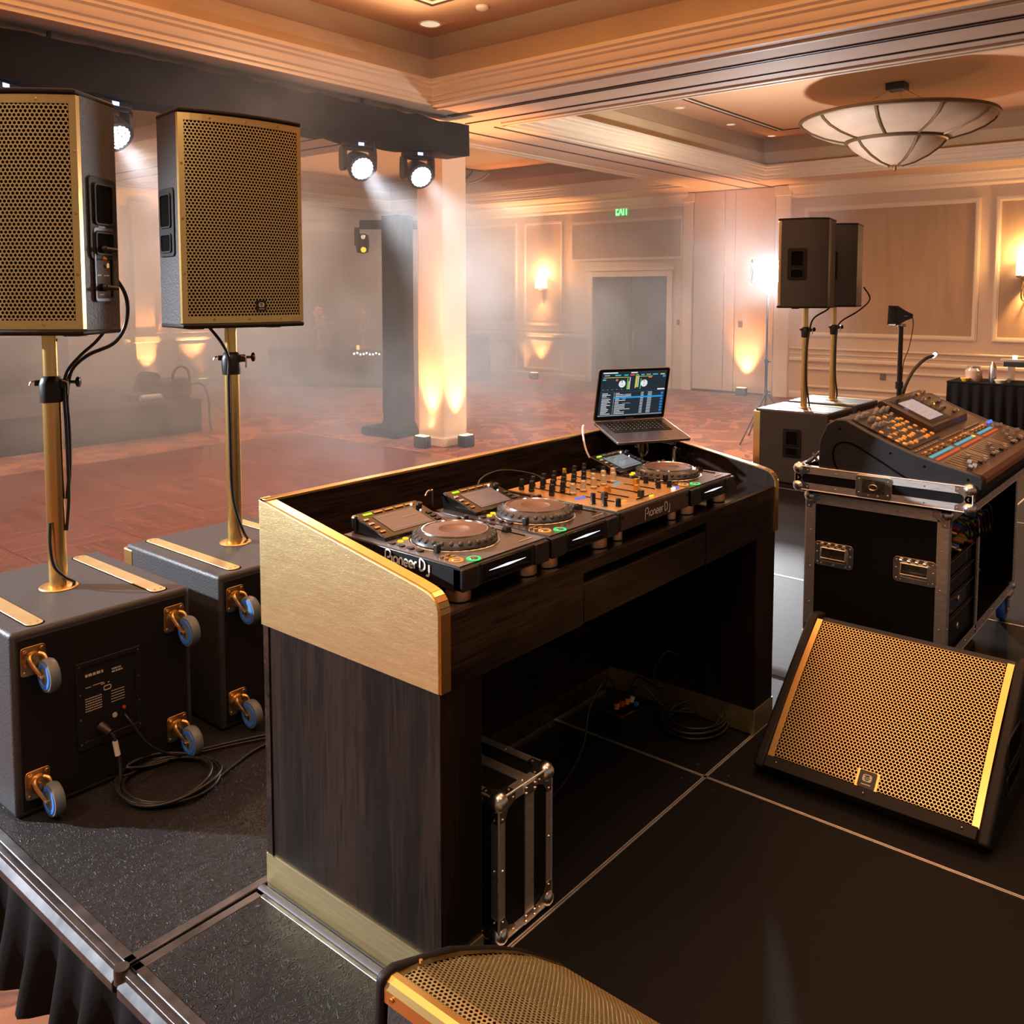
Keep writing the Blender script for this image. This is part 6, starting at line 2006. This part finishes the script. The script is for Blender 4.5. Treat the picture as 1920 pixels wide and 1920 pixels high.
# ---- small flight case under the booth
sc = thing('small_flight_case', 'narrow flight case with silver edges standing under the booth', 'flight case', (0, 0, 0))
SX0, SX1, SY0_, SY1_, SZ0, SZ1 = 1.742, 1.972, 1.500, 1.98, 0.012, 0.415
MB().box(SX0 + 0.002, SY0_ + 0.002, SZ0 + 0.002, SX1 - 0.002, SY1_ - 0.002, SZ1 - 0.002).build('case_shell', LAMIN, sc)
box_edges(sc, SX0, SX1, SY0_, SY1_, SZ0, SZ1, 0.024)
MB().box((SX0 + SX1) / 2 - 0.004, SY0_ - 0.003, SZ0 + 0.02, (SX0 + SX1) / 2 + 0.034, SY0_ + 0.001, SZ1 - 0.02).build('lid_band', ALU, sc)
MB().box((SX0 + SX1) / 2 - 0.004, SY0_ + 0.01, SZ1 - 0.001, (SX0 + SX1) / 2 + 0.034, SY1_ - 0.01, SZ1 + 0.003).build('lid_band', ALU, sc)
for z in (SZ0 + 0.012, SZ1 - 0.02):
    m = MB().box((SX0 + SX1) / 2 - 0.012, SY0_ - 0.006, z - 0.014, (SX0 + SX1) / 2 + 0.042, SY0_ - 0.002, z + 0.016)
    for a in (-0.004, 0.034):
        m.ball(((SX0 + SX1) / 2 + a, SY0_ - 0.006, z - 0.006), 0.005, 0, 6).ball(((SX0 + SX1) / 2 + a, SY0_ - 0.006, z + 0.009), 0.005, 0, 6)
    m.build('band_clip', CHROME, sc)
for a in range(4):
    MB().box(SX0 + 0.01, SY0_, 0.0, SX0 + 0.02, SY0_ + 0.02, 0.012) if False else None
MB().box(SX0 + 0.02, SY0_ + 0.02, 0.0, SX1 - 0.02, SY1_ - 0.02, 0.013).build('rubber_base', BLACKPL, sc)

# ---- power strip and coil under the booth
pw = thing('power_box', 'black power box with orange and blue plugs under the booth', 'power box', (3.03, 1.93, 0), R(-8))
MB().box(-0.07, -0.05, 0, 0.07, 0.05, 0.07).build('box_body', BLACKPL, pw, bevel=0.004)
MB().box(-0.071, -0.051, 0.066, 0.071, 0.051, 0.070).build('box_edge', BRASSDK, pw)
for k, (x, mt, mt2) in enumerate(((-0.05, BLACKPL, ORANGEPR), (-0.018, BLACKPL, REDPR), (0.012, BLACKPL, ORANGEPR), (0.040, BLACKPL, CREAMPR))):
    o = MB().cyl((x, 0, 0.07), (x + 0.004 * k, -0.01, 0.13), 0.011, 0.009, 12).build('plug', mt, pw)
    MB().cyl((x, -0.004, 0.085), (x + 0.002 * k, -0.007, 0.108), 0.0125, 0.012, 12).build('plug_collar', mt2, o)
MB().cyl((0.052, -0.02, 0.07), (0.056, -0.024, 0.082), 0.010, n=10).build('blue_socket', BLUEWH, pw)
pts = []
rnd = random.Random(1)
for k in range(6):
    for a in range(0, 360, 24):
        g = R(a)
        rr = 0.13 + 0.018 * math.sin(k * 1.9)
        pts.append((3.20 + rr * math.cos(g) + 0.012 * math.sin(k * 3), 1.70 + rr * 0.85 * math.sin(g) + 0.010 * math.cos(k * 2), 0.008 + 0.008 * k))
o = MB().tube(spline([(3.04, 1.92, 0.13), (3.07, 1.86, 0.17), (3.12, 1.78, 0.07)] + pts + [(3.30, 1.60, 0.008), (3.40, 1.50, 0.008), (3.55, 1.44, 0.008)], 2), 0.0055, 7).build('cable_coil', RUBBER, angle=80)
tag(o, 'coiled black cable on the deck under the booth by the power box', 'cable')
cable('power_lead', 'black lead arching from the power box towards the small flight case', [(2.99, 1.93, 0.13), (2.94, 1.95, 0.22), (2.82, 1.95, 0.15), (2.70, 1.90, 0.05), (2.55, 1.86, 0.008), (2.30, 1.80, 0.008), (2.08, 1.76, 0.008)], 0.0045)
cable('power_lead', 'black lead looping above the cable coil against the far booth leg', [(3.06, 1.92, 0.13), (3.14, 1.93, 0.16), (3.24, 1.88, 0.10), (3.29, 1.80, 0.20), (3.22, 1.84, 0.27), (3.18, 1.88, 0.16), (3.22, 1.82, 0.03)], 0.0045)
# cable cover strips on the lit deck
o = MB().prism([(-0.05, 0), (-0.03, 0.012), (0.03, 0.012), (0.05, 0)], 'y', 1.49, 2.4).build('cable_ramp', BLACKMT, loc=(3.93, 0.0, 0.0))
tag(o, 'low black cable ramp crossing the lit deck beside the far booth end', 'cable ramp')

# ================================================================== TRUSS WITH MOVING HEADS
TR = thing('lighting_truss', 'long black cloth-covered lighting truss crossing under the ceiling beams', 'lighting truss', (0, 0, 0))
m = MB()
x0, x1, n = -2.5, 8.62, 60
rnd = random.Random(6)
ring0 = []
for i in range(n + 1):
    x = x0 + (x1 - x0) * i / n
    j = lambda s: rnd.uniform(-s, s)
    sag = 0.012 * math.sin(i * 1.7)
    m.v += [(x, 7.90 + j(0.006), 3.50 + sag + j(0.008)), (x, 8.30, 3.50 + sag + j(0.008)), (x, 8.30, 3.90 + j(0.012)), (x, 7.90 + j(0.006), 3.90 + 0.01 * math.sin(i * 2.3) + j(0.012))]
for i in range(n):
    o = i * 4
    m.f += [(o + k, o + (k + 1) % 4, o + 4 + (k + 1) % 4, o + 4 + k) for k in range(4)]
m.f += [(0, 1, 2, 3), (n * 4 + 3, n * 4 + 2, n * 4 + 1, n * 4)]
m.m = [0] * len(m.f)
m.build('cloth_cover', CLOTH, TR, angle=60)
for (x, y) in ((3.5, 8.0), (7.0, 8.0)):
    MB().cyl((x, 8.1, 3.9), (x, 8.1, SO), 0.02, n=8).build('hanging_pole', FIXT, TR)

LENS = emis('moving_head_lens', (0.92, 0.96, 1.0), 30)
BLUEDOT = emis('blue_status_display', (0.35, 0.45, 1.0), 4)


def moving_head(x, z, aim, label, e=900, y=8.10, lit=True, ang=26):
    """hangs from the truss underside at height z; aim is the point the lamp looks at"""
    t = thing('moving_head', label, 'moving head light', (x, y, z), 0, 'moving head lights under the truss')
    t.scale = (1.12, 1.12, 1.12)
    d = (Vector(aim) - Vector((x, y, z - 0.25))).normalized()
    yaw = math.atan2(d.x, -d.y)
    MB().box(-0.15, -0.11, -0.06, 0.15, 0.11, 0.0).build('fixture_base', FIXT, t, bevel=0.012).rotation_euler = (0, 0, yaw)
    o = MB().box(-0.04, -0.114, -0.05, 0.02, -0.110, -0.02).build('status_display', BLUEDOT, t)
    o.rotation_euler = (0, 0, yaw)
    m = MB()
    for s in (-1, 1):
        m.prism([(-0.06, -0.06), (0.06, -0.06), (0.075, -0.14), (0.07, -0.27), (0.04, -0.30), (-0.04, -0.30), (-0.07, -0.27), (-0.075, -0.14)], 'x', s * 0.165 - 0.02, s * 0.165 + 0.02)
    m.box(-0.18, -0.06, -0.085, 0.18, 0.06, -0.05)
    m.build('yoke', FIXT, t, bevel=0.008).rotation_euler = (0, 0, yaw)
    rot = d.to_track_quat('Z', 'Y').to_matrix()
    c = Vector((0, 0, -0.22))
    h = MB().lathe([(0.0, -0.16), (0.06, -0.155), (0.095, -0.12), (0.115, -0.04), (0.135, 0.02), (0.145, 0.10), (0.145, 0.125), (0.128, 0.125)], c, 28, 0, rot)
    h.lathe([(0.128, 0.125), (0.126, 0.110), (0.0, 0.110)], c, 28, 0, rot)
    hd = h.build('lamp_head', FIXT, t, fix=False)
    if lit:
        m = MB()
        for rr, k in ((0, 1), (0.033, 6), (0.066, 12), (0.099, 18)):
            for i in range(k):
                a = 2 * math.pi * i / k
                p = c + rot @ Vector((rr * math.cos(a), rr * math.sin(a), 0.118))
                m.ball(p, 0.0185, 0, 8)
        m.lathe([(0.120, 0.112), (0.0, 0.112)], c, 24, 0, rot)
        m.build('lens_cluster', LENS, hd, fix=False)
        p = Vector((x, y, z)) + c * 1.12 + d * 0.18
        light('SPOT', 'moving_head_beam', p, e, COOL, aim, ang, 0.8 if x < 0 else 0.4, 0.10, vol=1.0)
    return t


moving_head(6.93, 3.50, (5.5, 3.5, 0.5), 'lit moving head light hanging from the truss right of the fully visible speaker', 4600, ang=24)
moving_head(7.88, 3.50, (6.2, 3.6, 0.4), 'lit moving head light nearest the free end of the truss', 3000, ang=24)
moving_head(4.00, 3.50, (4.6, 4.6, 0.0), 'moving head light showing between the two left speakers, above the hazy floor', 2600, ang=34)
moving_head(-2.2, 3.50, (1.4, 2.6, 0.5), 'moving head light on the truss beyond the left picture edge', 5600, ang=38)
moving_head(3.05, 3.50, (4.6, 5.0, 0.4), 'moving head light at the upper left, behind the top of the nearest speaker', 700, ang=26)

# ---- cloth covered totem behind the column with a cross bar
tt = thing('lighting_totem', 'tall black cloth-covered totem standing in the haze beside the lit column', 'lighting totem', (9.62, 10.35, FZ))
m = MB()
prof = [(0.34, 0.0), (0.30, 0.06), (0.24, 0.22), (0.21, 0.40), (0.20, 1.2), (0.20, 3.40)]
for i, (r, z) in enumerate(prof):
    for k in range(24):
        a = 2 * math.pi * k / 24
        q = r * (1 + (0.05 * math.sin(5 * a + z) if z < 0.5 else 0.015 * math.sin(7 * a)))
        cs, sn = math.cos(a), math.sin(a)
        sq = q / max(abs(cs), abs(sn)) * 0.85 if z > 0.3 else q
        m.v.append((sq * cs, sq * sn, z))
for i in range(len(prof) - 1):
    m.f += [(i * 24 + k, i * 24 + (k + 1) % 24, (i + 1) * 24 + (k + 1) % 24, (i + 1) * 24 + k) for k in range(24)]
m.f.append(tuple(range(len(prof) * 24 - 24, len(prof) * 24)))
m.m = [0] * len(m.f)
m.build('cloth_cover', CLOTH, tt, angle=60)
m = MB()
m.box(-0.62, 0.30, 3.22, 0.5, 0.42, 3.36)
o = m.build('cross_bar', FIXT, tt, bevel=0.01)
o.rotation_euler = (0, 0, R(-48))
MB().prism([(-0.45, -0.42), (0.1, -0.35), (0.30, 0.1), (0.1, 0.4), (-0.5, 0.35)], 'z', 0, 0.14).build('weight_cover', CLOTH, tt, bevel=0.05)
t = thing('bar_spotlight', 'small black spotlight with a yellow gel hanging on the totem cross bar', 'spotlight', (9.50, 11.02, 2.51))
MB().lathe([(0.0, -0.13), (0.09, -0.11), (0.11, 0.0), (0.10, 0.16), (0.05, 0.19), (0, 0.19)], n=20).build('lamp_body', FIXT, t)
MB().box(-0.125, -0.05, 0.0, -0.10, 0.05, 0.28).build('lamp_yoke', FIXT, t)
MB().ball((-0.06, -0.09, -0.07), 0.045).build('yellow_gel', YELL, t)
MB().ball((-0.05, -0.07, 0.13), 0.04).build('lamp_reflector', REFL, t)

# ================================================================== WORK LIGHT ON A STAND
wl = thing('work_light', 'blinding white panel work light on a thin stand beside the far speakers', 'work light', (12.55, 5.57, FZ), R(-50.17 - 0))
MB().box(-0.24, -0.03, 2.36, 0.24, 0.06, 2.70).build('light_housing', FIXT, wl, bevel=0.01)
MB().box(-0.225, -0.045, 2.375, 0.225, -0.030, 2.685).build('light_panel', emis('work_light_panel', (0.97, 0.98, 1.0), 60), wl)
for s in (-1, 1):
    MB().prism([(2.40, -0.04), (2.66, -0.04), (2.63, -0.16), (2.43, -0.16)] and [(-0.04, 2.40), (-0.04, 2.66), (-0.15, 2.63), (-0.15, 2.43)], 'x', s * 0.255, s * 0.262).build('barn_door', FIXT, wl)
MB().cyl((0, 0, 0.25), (0, 0, 1.2), 0.020, n=10).cyl((0, 0, 1.2), (0, 0, 2.38), 0.014, n=10).build('stand_tube', FIXT, wl)
m = MB()
for z in (0.75, 1.2):
    m.cyl((0, 0, z - 0.03), (0, 0, z + 0.03), 0.028, n=10).cyl((0.02, 0, z), (0.07, 0, z), 0.012, n=8)
m.build('stand_clamp', FIXT, wl)
for a in (100, 215, 335):
    MB().tube([(0, 0, 0.75), (0.55 * math.cos(R(a)), 0.55 * math.sin(R(a)), 0.012)], 0.011, 8).build('stand_leg', FIXT, wl)

# ---- cone lamp on a stand
cl = thing('cone_lamp', 'small black cone-shaped lamp on a dark pole behind the mixing desk', 'cone lamp', (10.46, 3.07, FZ), R(-50))
MB().cyl((0, 0, 0.1), (0, 0, 1.84), 0.026, n=12).build('stand_tube', FIXT, cl)
r_ = Matrix.Rotation(R(90), 3, 'Y')
MB().lathe([(0.030, 0.0), (0.045, 0.03), (0.07, 0.08), (0.155, 0.215), (0.155, 0.225), (0.14, 0.215), (0.05, 0.05), (0, 0.04)], (0.12, 0, 1.955), 4, 0, Matrix.Rotation(R(-88), 3, 'Y') @ Matrix.Rotation(R(45), 3, 'Z')).build('lamp_cone', FIXT, cl, angle=20)
MB().box(0.0, -0.078, 1.955, 0.04, -0.072, 1.961).build('lamp_lettering', CREAMPR, cl)
MB().cyl((0, 0, 1.82), (0, 0, 1.89), 0.016, n=10).cyl((-0.04, 0, 1.85), (0.05, 0, 1.85), 0.016, n=10).build('tilt_joint', CHROME, cl)
MB().tube(spline([(0.12, 0, 1.95), (0.14, 0.01, 1.85), (0.10, 0.01, 1.6), (0.045, 0.02, 1.4), (0.035, 0.02, 1.0)]), 0.005, 6).build('lamp_cord', mat('dark_red_cord', (0.12, 0.03, 0.02), 0.5), cl)
m = MB()
for z in (1.18,):
    m.cyl((0, 0, z - 0.04), (0, 0, z + 0.04), 0.042, n=12)
m.build('stand_clamp', FIXT, cl)
for a in (30, 150, 270):
    MB().tube([(0, 0, 0.5), (0.45 * math.cos(R(a)), 0.45 * math.sin(R(a)), 0.012)], 0.012, 8).build('stand_leg', FIXT, cl)

# ================================================================== DRAPED BAR AT THE RIGHT
tb = thing('bar_table', 'black-draped bar table at the right picture edge, loaded with glassware', 'bar table', (14.72, 2.28, FZ))
m = MB()
for i in range(121):
    y = -1.25 + 2.5 * i / 120
    for z, a in ((0.90, 0.0), (0.85, 0.008), (0.45, 0.03), (0.0, 0.045)):
        m.v.append((-0.37 - a * (0.6 + math.sin(i * 0.9)), y, z))
for i in range(120):
    for k in range(3):
        m.f.append((i * 4 + k, i * 4 + k + 1, i * 4 + 5 + k, i * 4 + 4 + k))
m.m = [0] * len(m.f)
m.build('draped_front', CLOTH, tb, fix=False, angle=80)
MB().box(-0.38, -1.27, 0.88, 0.38, 1.26, 0.905).build('table_top', CLOTH, tb, bevel=0.008)
MB().box(-0.37, 1.18, 0.0, 0.37, 1.25, 0.88).build('draped_end', CLOTH, tb, bevel=0.03)
TZ = FZ + 0.905
GLASS = mat('bar_glass', (0.62, 0.45, 0.32), 0.12, 0.2, coat=1)


def small(name, label, cat, loc, prof, mt, capm=None, group=None, n=14):
    t = thing(name, label, cat, loc, 0, group)
    MB().lathe(prof, n=n).build('body', mt, t)
    if capm:
        r, h = prof[-1][0] if prof[-1][0] > 0.003 else prof[-2][0], prof[-1][1]
        MB().lathe([(max(r, 0.01) * 1.1, h - 0.02), (max(r, 0.01) * 1.1, h + 0.004), (0, h + 0.005)], n=10).build('cap', capm, t)
    return t


small('glass_jar', 'round glass jar of dark fruit at the near end of the bar table', 'jar', (14.55, 3.22, TZ), [(0, 0), (0.10, 0.0), (0.12, 0.05), (0.12, 0.16), (0.08, 0.20), (0.08, 0.22), (0, 0.22)], GLASS, CHROME)
small('citrus_bowl', 'small yellow-filled bowl at the end of the bar table', 'bowl', (14.42, 3.30, TZ), [(0, 0), (0.04, 0.0), (0.07, 0.05), (0.065, 0.055), (0, 0.06)], mat('lemon_yellow', (0.75, 0.50, 0.06), 0.5))
small('white_bowl', 'small cream bowl at the front edge of the bar table', 'bowl', (14.42, 2.84, TZ), [(0, 0), (0.05, 0.0), (0.08, 0.05), (0.075, 0.055), (0, 0.02)], mat('cream_ceramic', (0.85, 0.75, 0.55), 0.4))
for k, (y, lab, mt) in enumerate(((2.98, 'grey metal beverage canister beside the glass jar on the bar', CHROME), (2.42, 'amber glass carafe standing behind the cream bowl on the bar', GLASS), (2.30, 'dark green bottle near the picture edge on the bar', mat('green_glass', (0.03, 0.07, 0.04), 0.15)))):
    small('bar_bottle' if k else 'canister', lab, 'bottle' if k else 'canister', (14.62, y, TZ), [(0, 0), (0.05, 0), (0.052, 0.02), (0.052, 0.20), (0.03, 0.26), (0.016, 0.30), (0, 0.30)], mt)
sh = thing('bar_shelf', 'raised dark serving shelf standing on the bar table', 'serving shelf', (14.80, 2.55, TZ))
MB().box(-0.15, -0.55, 0.23, 0.15, 0.30, 0.30).build('shelf_board', FIXT, sh, bevel=0.004)
MB().box(-0.15, 0.20, 0, 0.15, 0.24, 0.23).build('shelf_support', CHROME, sh)
MB().box(-0.15, -0.50, 0, 0.15, -0.46, 0.23).build('shelf_support', CHROME, sh)
t = thing('serving_tray', 'flat silver-edged tray lying on the raised bar shelf', 'tray', (14.80, 2.60, TZ + 0.30))
MB().prism(rrect(0, 0, 0.26, 0.62, 0.03, 3), 'z', 0, 0.035).build('tray_dish', CHROME, t, bevel=0.004)
small('candle_glass', 'small glowing tea light glass on the bar shelf tray', 'candle', (14.74, 2.72, TZ + 0.335), [(0, 0), (0.03, 0), (0.034, 0.06), (0, 0.055)], emis('tea_light', (1, 0.8, 0.5), 3))

# ================================================================== HAZY LEFT BACKGROUND
rs = thing('stage_riser', 'low black-skirted stage riser in the haze behind the nearest speakers', 'stage riser', (4.6, 15.2, FZ))
MB().box(-4.0, -2.3, 0.49, 3.16, 2.6, 0.52).build('riser_top', DECK, rs, bevel=0.004)
MB().box(-3.98, -2.28, 0.0, 3.14, 2.58, 0.49).build('riser_skirt', CLOTH, rs)
t = thing('black_drape', 'tall black drape panel on the riser at the left picture edge', 'drape', (5.5, 15.8, FZ + 0.52))
MB().box(-1.6, -0.05, 0, 1.45, 0.05, 0.95).build('drape_cloth', CLOTH, t, bevel=0.02)
t = thing('cable_bag', 'dark humped equipment bag on a flat case at the edge of the riser', 'equipment bag', (7.25, 13.6, FZ + 0.52))
MB().box(-0.42, -0.2, 0.0, 0.42, 0.2, 0.13).build('flat_case', FIXT, t, bevel=0.03)
MB().prism([(-0.26, 0.13), (0.26, 0.13), (0.10, 0.42), (-0.14, 0.44)], 'y', -0.14, 0.14).build('bag_hump', CLOTH, t, bevel=0.06)
MB().cyl((-0.30, -0.26, 0.05), (0.35, -0.26, 0.05), 0.05, n=12).build('rolled_mat', CREAMPR, t)
t = thing('fog_machine', 'dark rounded fog machine with a carrying hoop at the corner of the riser', 'fog machine', (7.48, 13.25, FZ + 0.52))
MB().box(-0.20, -0.22, 0.02, 0.20, 0.22, 0.34).build('machine_body', FIXT, t, bevel=0.08, segs=4)
MB().tube(spline([(-0.15, -0.2, 0.28), (-0.12, -0.2, 0.46), (0, -0.2, 0.54), (0.12, -0.2, 0.46), (0.15, -0.2, 0.28)]), 0.02).build('carrying_hoop', FIXT, t)
MB().box(-0.16, -0.2, 0, 0.16, 0.2, 0.03).build('machine_feet', FIXT, t)
cable('fog_machine_cable', 'cable hanging from the fog machine down the side of the riser', [(7.65, 13.1, 0.3), (7.80, 13.0, 0.30), (7.86, 12.9, 0.1), (7.86, 12.88, -0.3), (7.88, 12.86, -0.44)], 0.016)
skirt('window_drape', 'pale floor-length drape against the hazy side wall', [(7.4, YW - 0.15, 0), (9.7, YW - 0.15, 0)], FZ, 2.9, mat('pale_drape', (0.55, 0.46, 0.40), 0.8), 0.04, 0.32, 'drape')

tb2 = thing('buffet_table', 'black-draped buffet table in the haze beside the totem', 'buffet table', (13.75, 16.75, FZ), R(-58))
MB().box(-1.65, -0.4, 0, 1.65, 0.4, 0.86).build('table_drape', CLOTH, tb2, bevel=0.02)
MB().box(-1.67, -0.42, 0.85, 1.67, 0.42, 0.875).build('table_top', CLOTH, tb2, bevel=0.008)
ca, sa = math.cos(R(-58)), math.sin(R(-58))


def onb(u, v):
    return (13.75 + u * ca - v * sa, 16.75 + u * sa + v * ca, FZ + 0.875)


FL = mat('pale_flowers', (0.60, 0.36, 0.26), 0.7)
for k, (u, lab) in enumerate(((-0.55, 'tall peach flower vase at the left of the hazy buffet table'), (0.52, 'tall white flower vase at the middle of the hazy buffet table'))):
    t = thing('flower_vase', lab, 'vase', onb(u, 0))
    MB().lathe([(0, 0), (0.07, 0), (0.05, 0.1), (0.035, 0.35), (0.05, 0.42)], n=14).build('vase_body', GLASS, t)
    m = MB()
    rnd = random.Random(k)
    for i in range(26):
        m.ball((rnd.uniform(-0.1, 0.1), rnd.uniform(-0.1, 0.1), rnd.uniform(0.4, 0.95)), rnd.uniform(0.04, 0.07), 0, 6)
    m.build('flower_spray', FL, t)
small('lamp_globe', 'dark domed chafing dish between the two flower vases', 'dish', onb(-0.05, 0), [(0, 0), (0.22, 0), (0.24, 0.08), (0.20, 0.22), (0.10, 0.32), (0.0, 0.34)], FIXT)
small('candle_lamp', 'small yellow candle lamp on the buffet table above the fairy lights', 'candle', onb(0.50, -0.3), [(0, 0), (0.035, 0), (0.04, 0.10), (0, 0.12)], emis('candle_glow', (1, 0.6, 0.15), 3))
t = thing('fairy_lights', 'short row of white fairy lights along the buffet table edge', 'fairy lights', onb(0.75, -0.44))
m = MB()
for i in range(9):
    p = (ca * (-0.30 + i * 0.075), sa * (-0.30 + i * 0.075), -0.08 + 0.02 * math.sin(i * 2))
    m.ball(p, 0.026, 0, 8)
m.build('bulbs', emis('fairy_bulb', (1, 0.97, 0.9), 5), t)
MB().tube([(ca * (-0.32 + i * 0.08), sa * (-0.32 + i * 0.08), -0.05) for i in range(9)], 0.004, 5).build('bulb_wire', FIXT, t)
t = thing('speaker_stack', 'dark upright cabinet in the haze just beyond the lit column', 'cabinet', (16.9, 15.3, FZ), R(-50))
MB().box(-0.36, -0.35, 0.02, 0.36, 0.35, 0.62).build('cabinet', CLOTH, t, bevel=0.02)
MB().box(-0.34, -0.33, 0.64, 0.34, 0.33, 1.12).build('upper_cabinet', FIXT, t, bevel=0.02)
MB().box(-0.3, -0.3, 0.0, 0.3, 0.3, 0.66).build('plinth', CLOTH, t)

# ================================================================== HAZE
hz = bpy.data.materials.new('stage_haze')
hz.use_nodes = True
nt = hz.node_tree
nt.nodes.clear()
out = nt.nodes.new('ShaderNodeOutputMaterial')
vol = nt.nodes.new('ShaderNodeVolumeScatter')
vol.inputs['Color'].default_value = (0.97, 0.95, 0.94, 1)
vol.inputs['Anisotropy'].default_value = 0.35
nt.links.new(vol.outputs[0], out.inputs['Volume'])
tc_ = nt.nodes.new('ShaderNodeTexCoord')
ns = nt.nodes.new('ShaderNodeTexNoise')
ns.inputs['Scale'].default_value = 0.85
ns.inputs['Detail'].default_value = 3
ns.inputs['Distortion'].default_value = 0.6
nt.links.new(tc_.outputs['Object'], ns.inputs['Vector'])
rp = nt.nodes.new('ShaderNodeMapRange')
rp.inputs['From Min'].default_value = 0.41
rp.inputs['From Max'].default_value = 0.64
rp.inputs['To Min'].default_value = 0.15
rp.inputs['To Max'].default_value = 2.0
nt.links.new(ns.outputs['Fac'], rp.inputs['Value'])
# thins out upward and away from its source (object space: the cloud is centred on the dance floor)
sp = nt.nodes.new('ShaderNodeSeparateXYZ')
nt.links.new(tc_.outputs['Object'], sp.inputs[0])
rx = nt.nodes.new('ShaderNodeMapRange')
rx.inputs['From Min'].default_value = -5.0
rx.inputs['From Max'].default_value = 1.2
rx.inputs['To Min'].default_value = 0.12
rx.inputs['To Max'].default_value = 1.0
nt.links.new(sp.outputs[1], rx.inputs['Value'])
rz_ = nt.nodes.new('ShaderNodeMapRange')
rz_.inputs['From Min'].default_value = -1.0
rz_.inputs['From Max'].default_value = 2.1
rz_.inputs['To Min'].default_value = 1.0
rz_.inputs['To Max'].default_value = 0.38
nt.links.new(sp.outputs[2], rz_.inputs['Value'])
m1 = nt.nodes.new('ShaderNodeMath'); m1.operation = 'MULTIPLY'
m2 = nt.nodes.new('ShaderNodeMath'); m2.operation = 'MULTIPLY'
m3 = nt.nodes.new('ShaderNodeMath'); m3.operation = 'MULTIPLY'
nt.links.new(rp.outputs[0], m1.inputs[0]); nt.links.new(rx.outputs[0], m1.inputs[1])
nt.links.new(m1.outputs[0], m2.inputs[0]); nt.links.new(rz_.outputs[0], m2.inputs[1])
nt.links.new(m2.outputs[0], m3.inputs[0])
m3.inputs[1].default_value = HAZE = 0.23
nt.links.new(m3.outputs[0], vol.inputs['Density'])
# a box of air from the stage edge to the far walls; it ends short of them so that no surface coincides
o = MB().box(-8, -7.9, -2.0, 8.6, 7.3, 2.0).build('haze', hz, loc=(9.5, 12.3, 1.7))
tag(o, 'thin pale stage haze drifting over the dance floor and carpet', 'haze', kind='stuff')
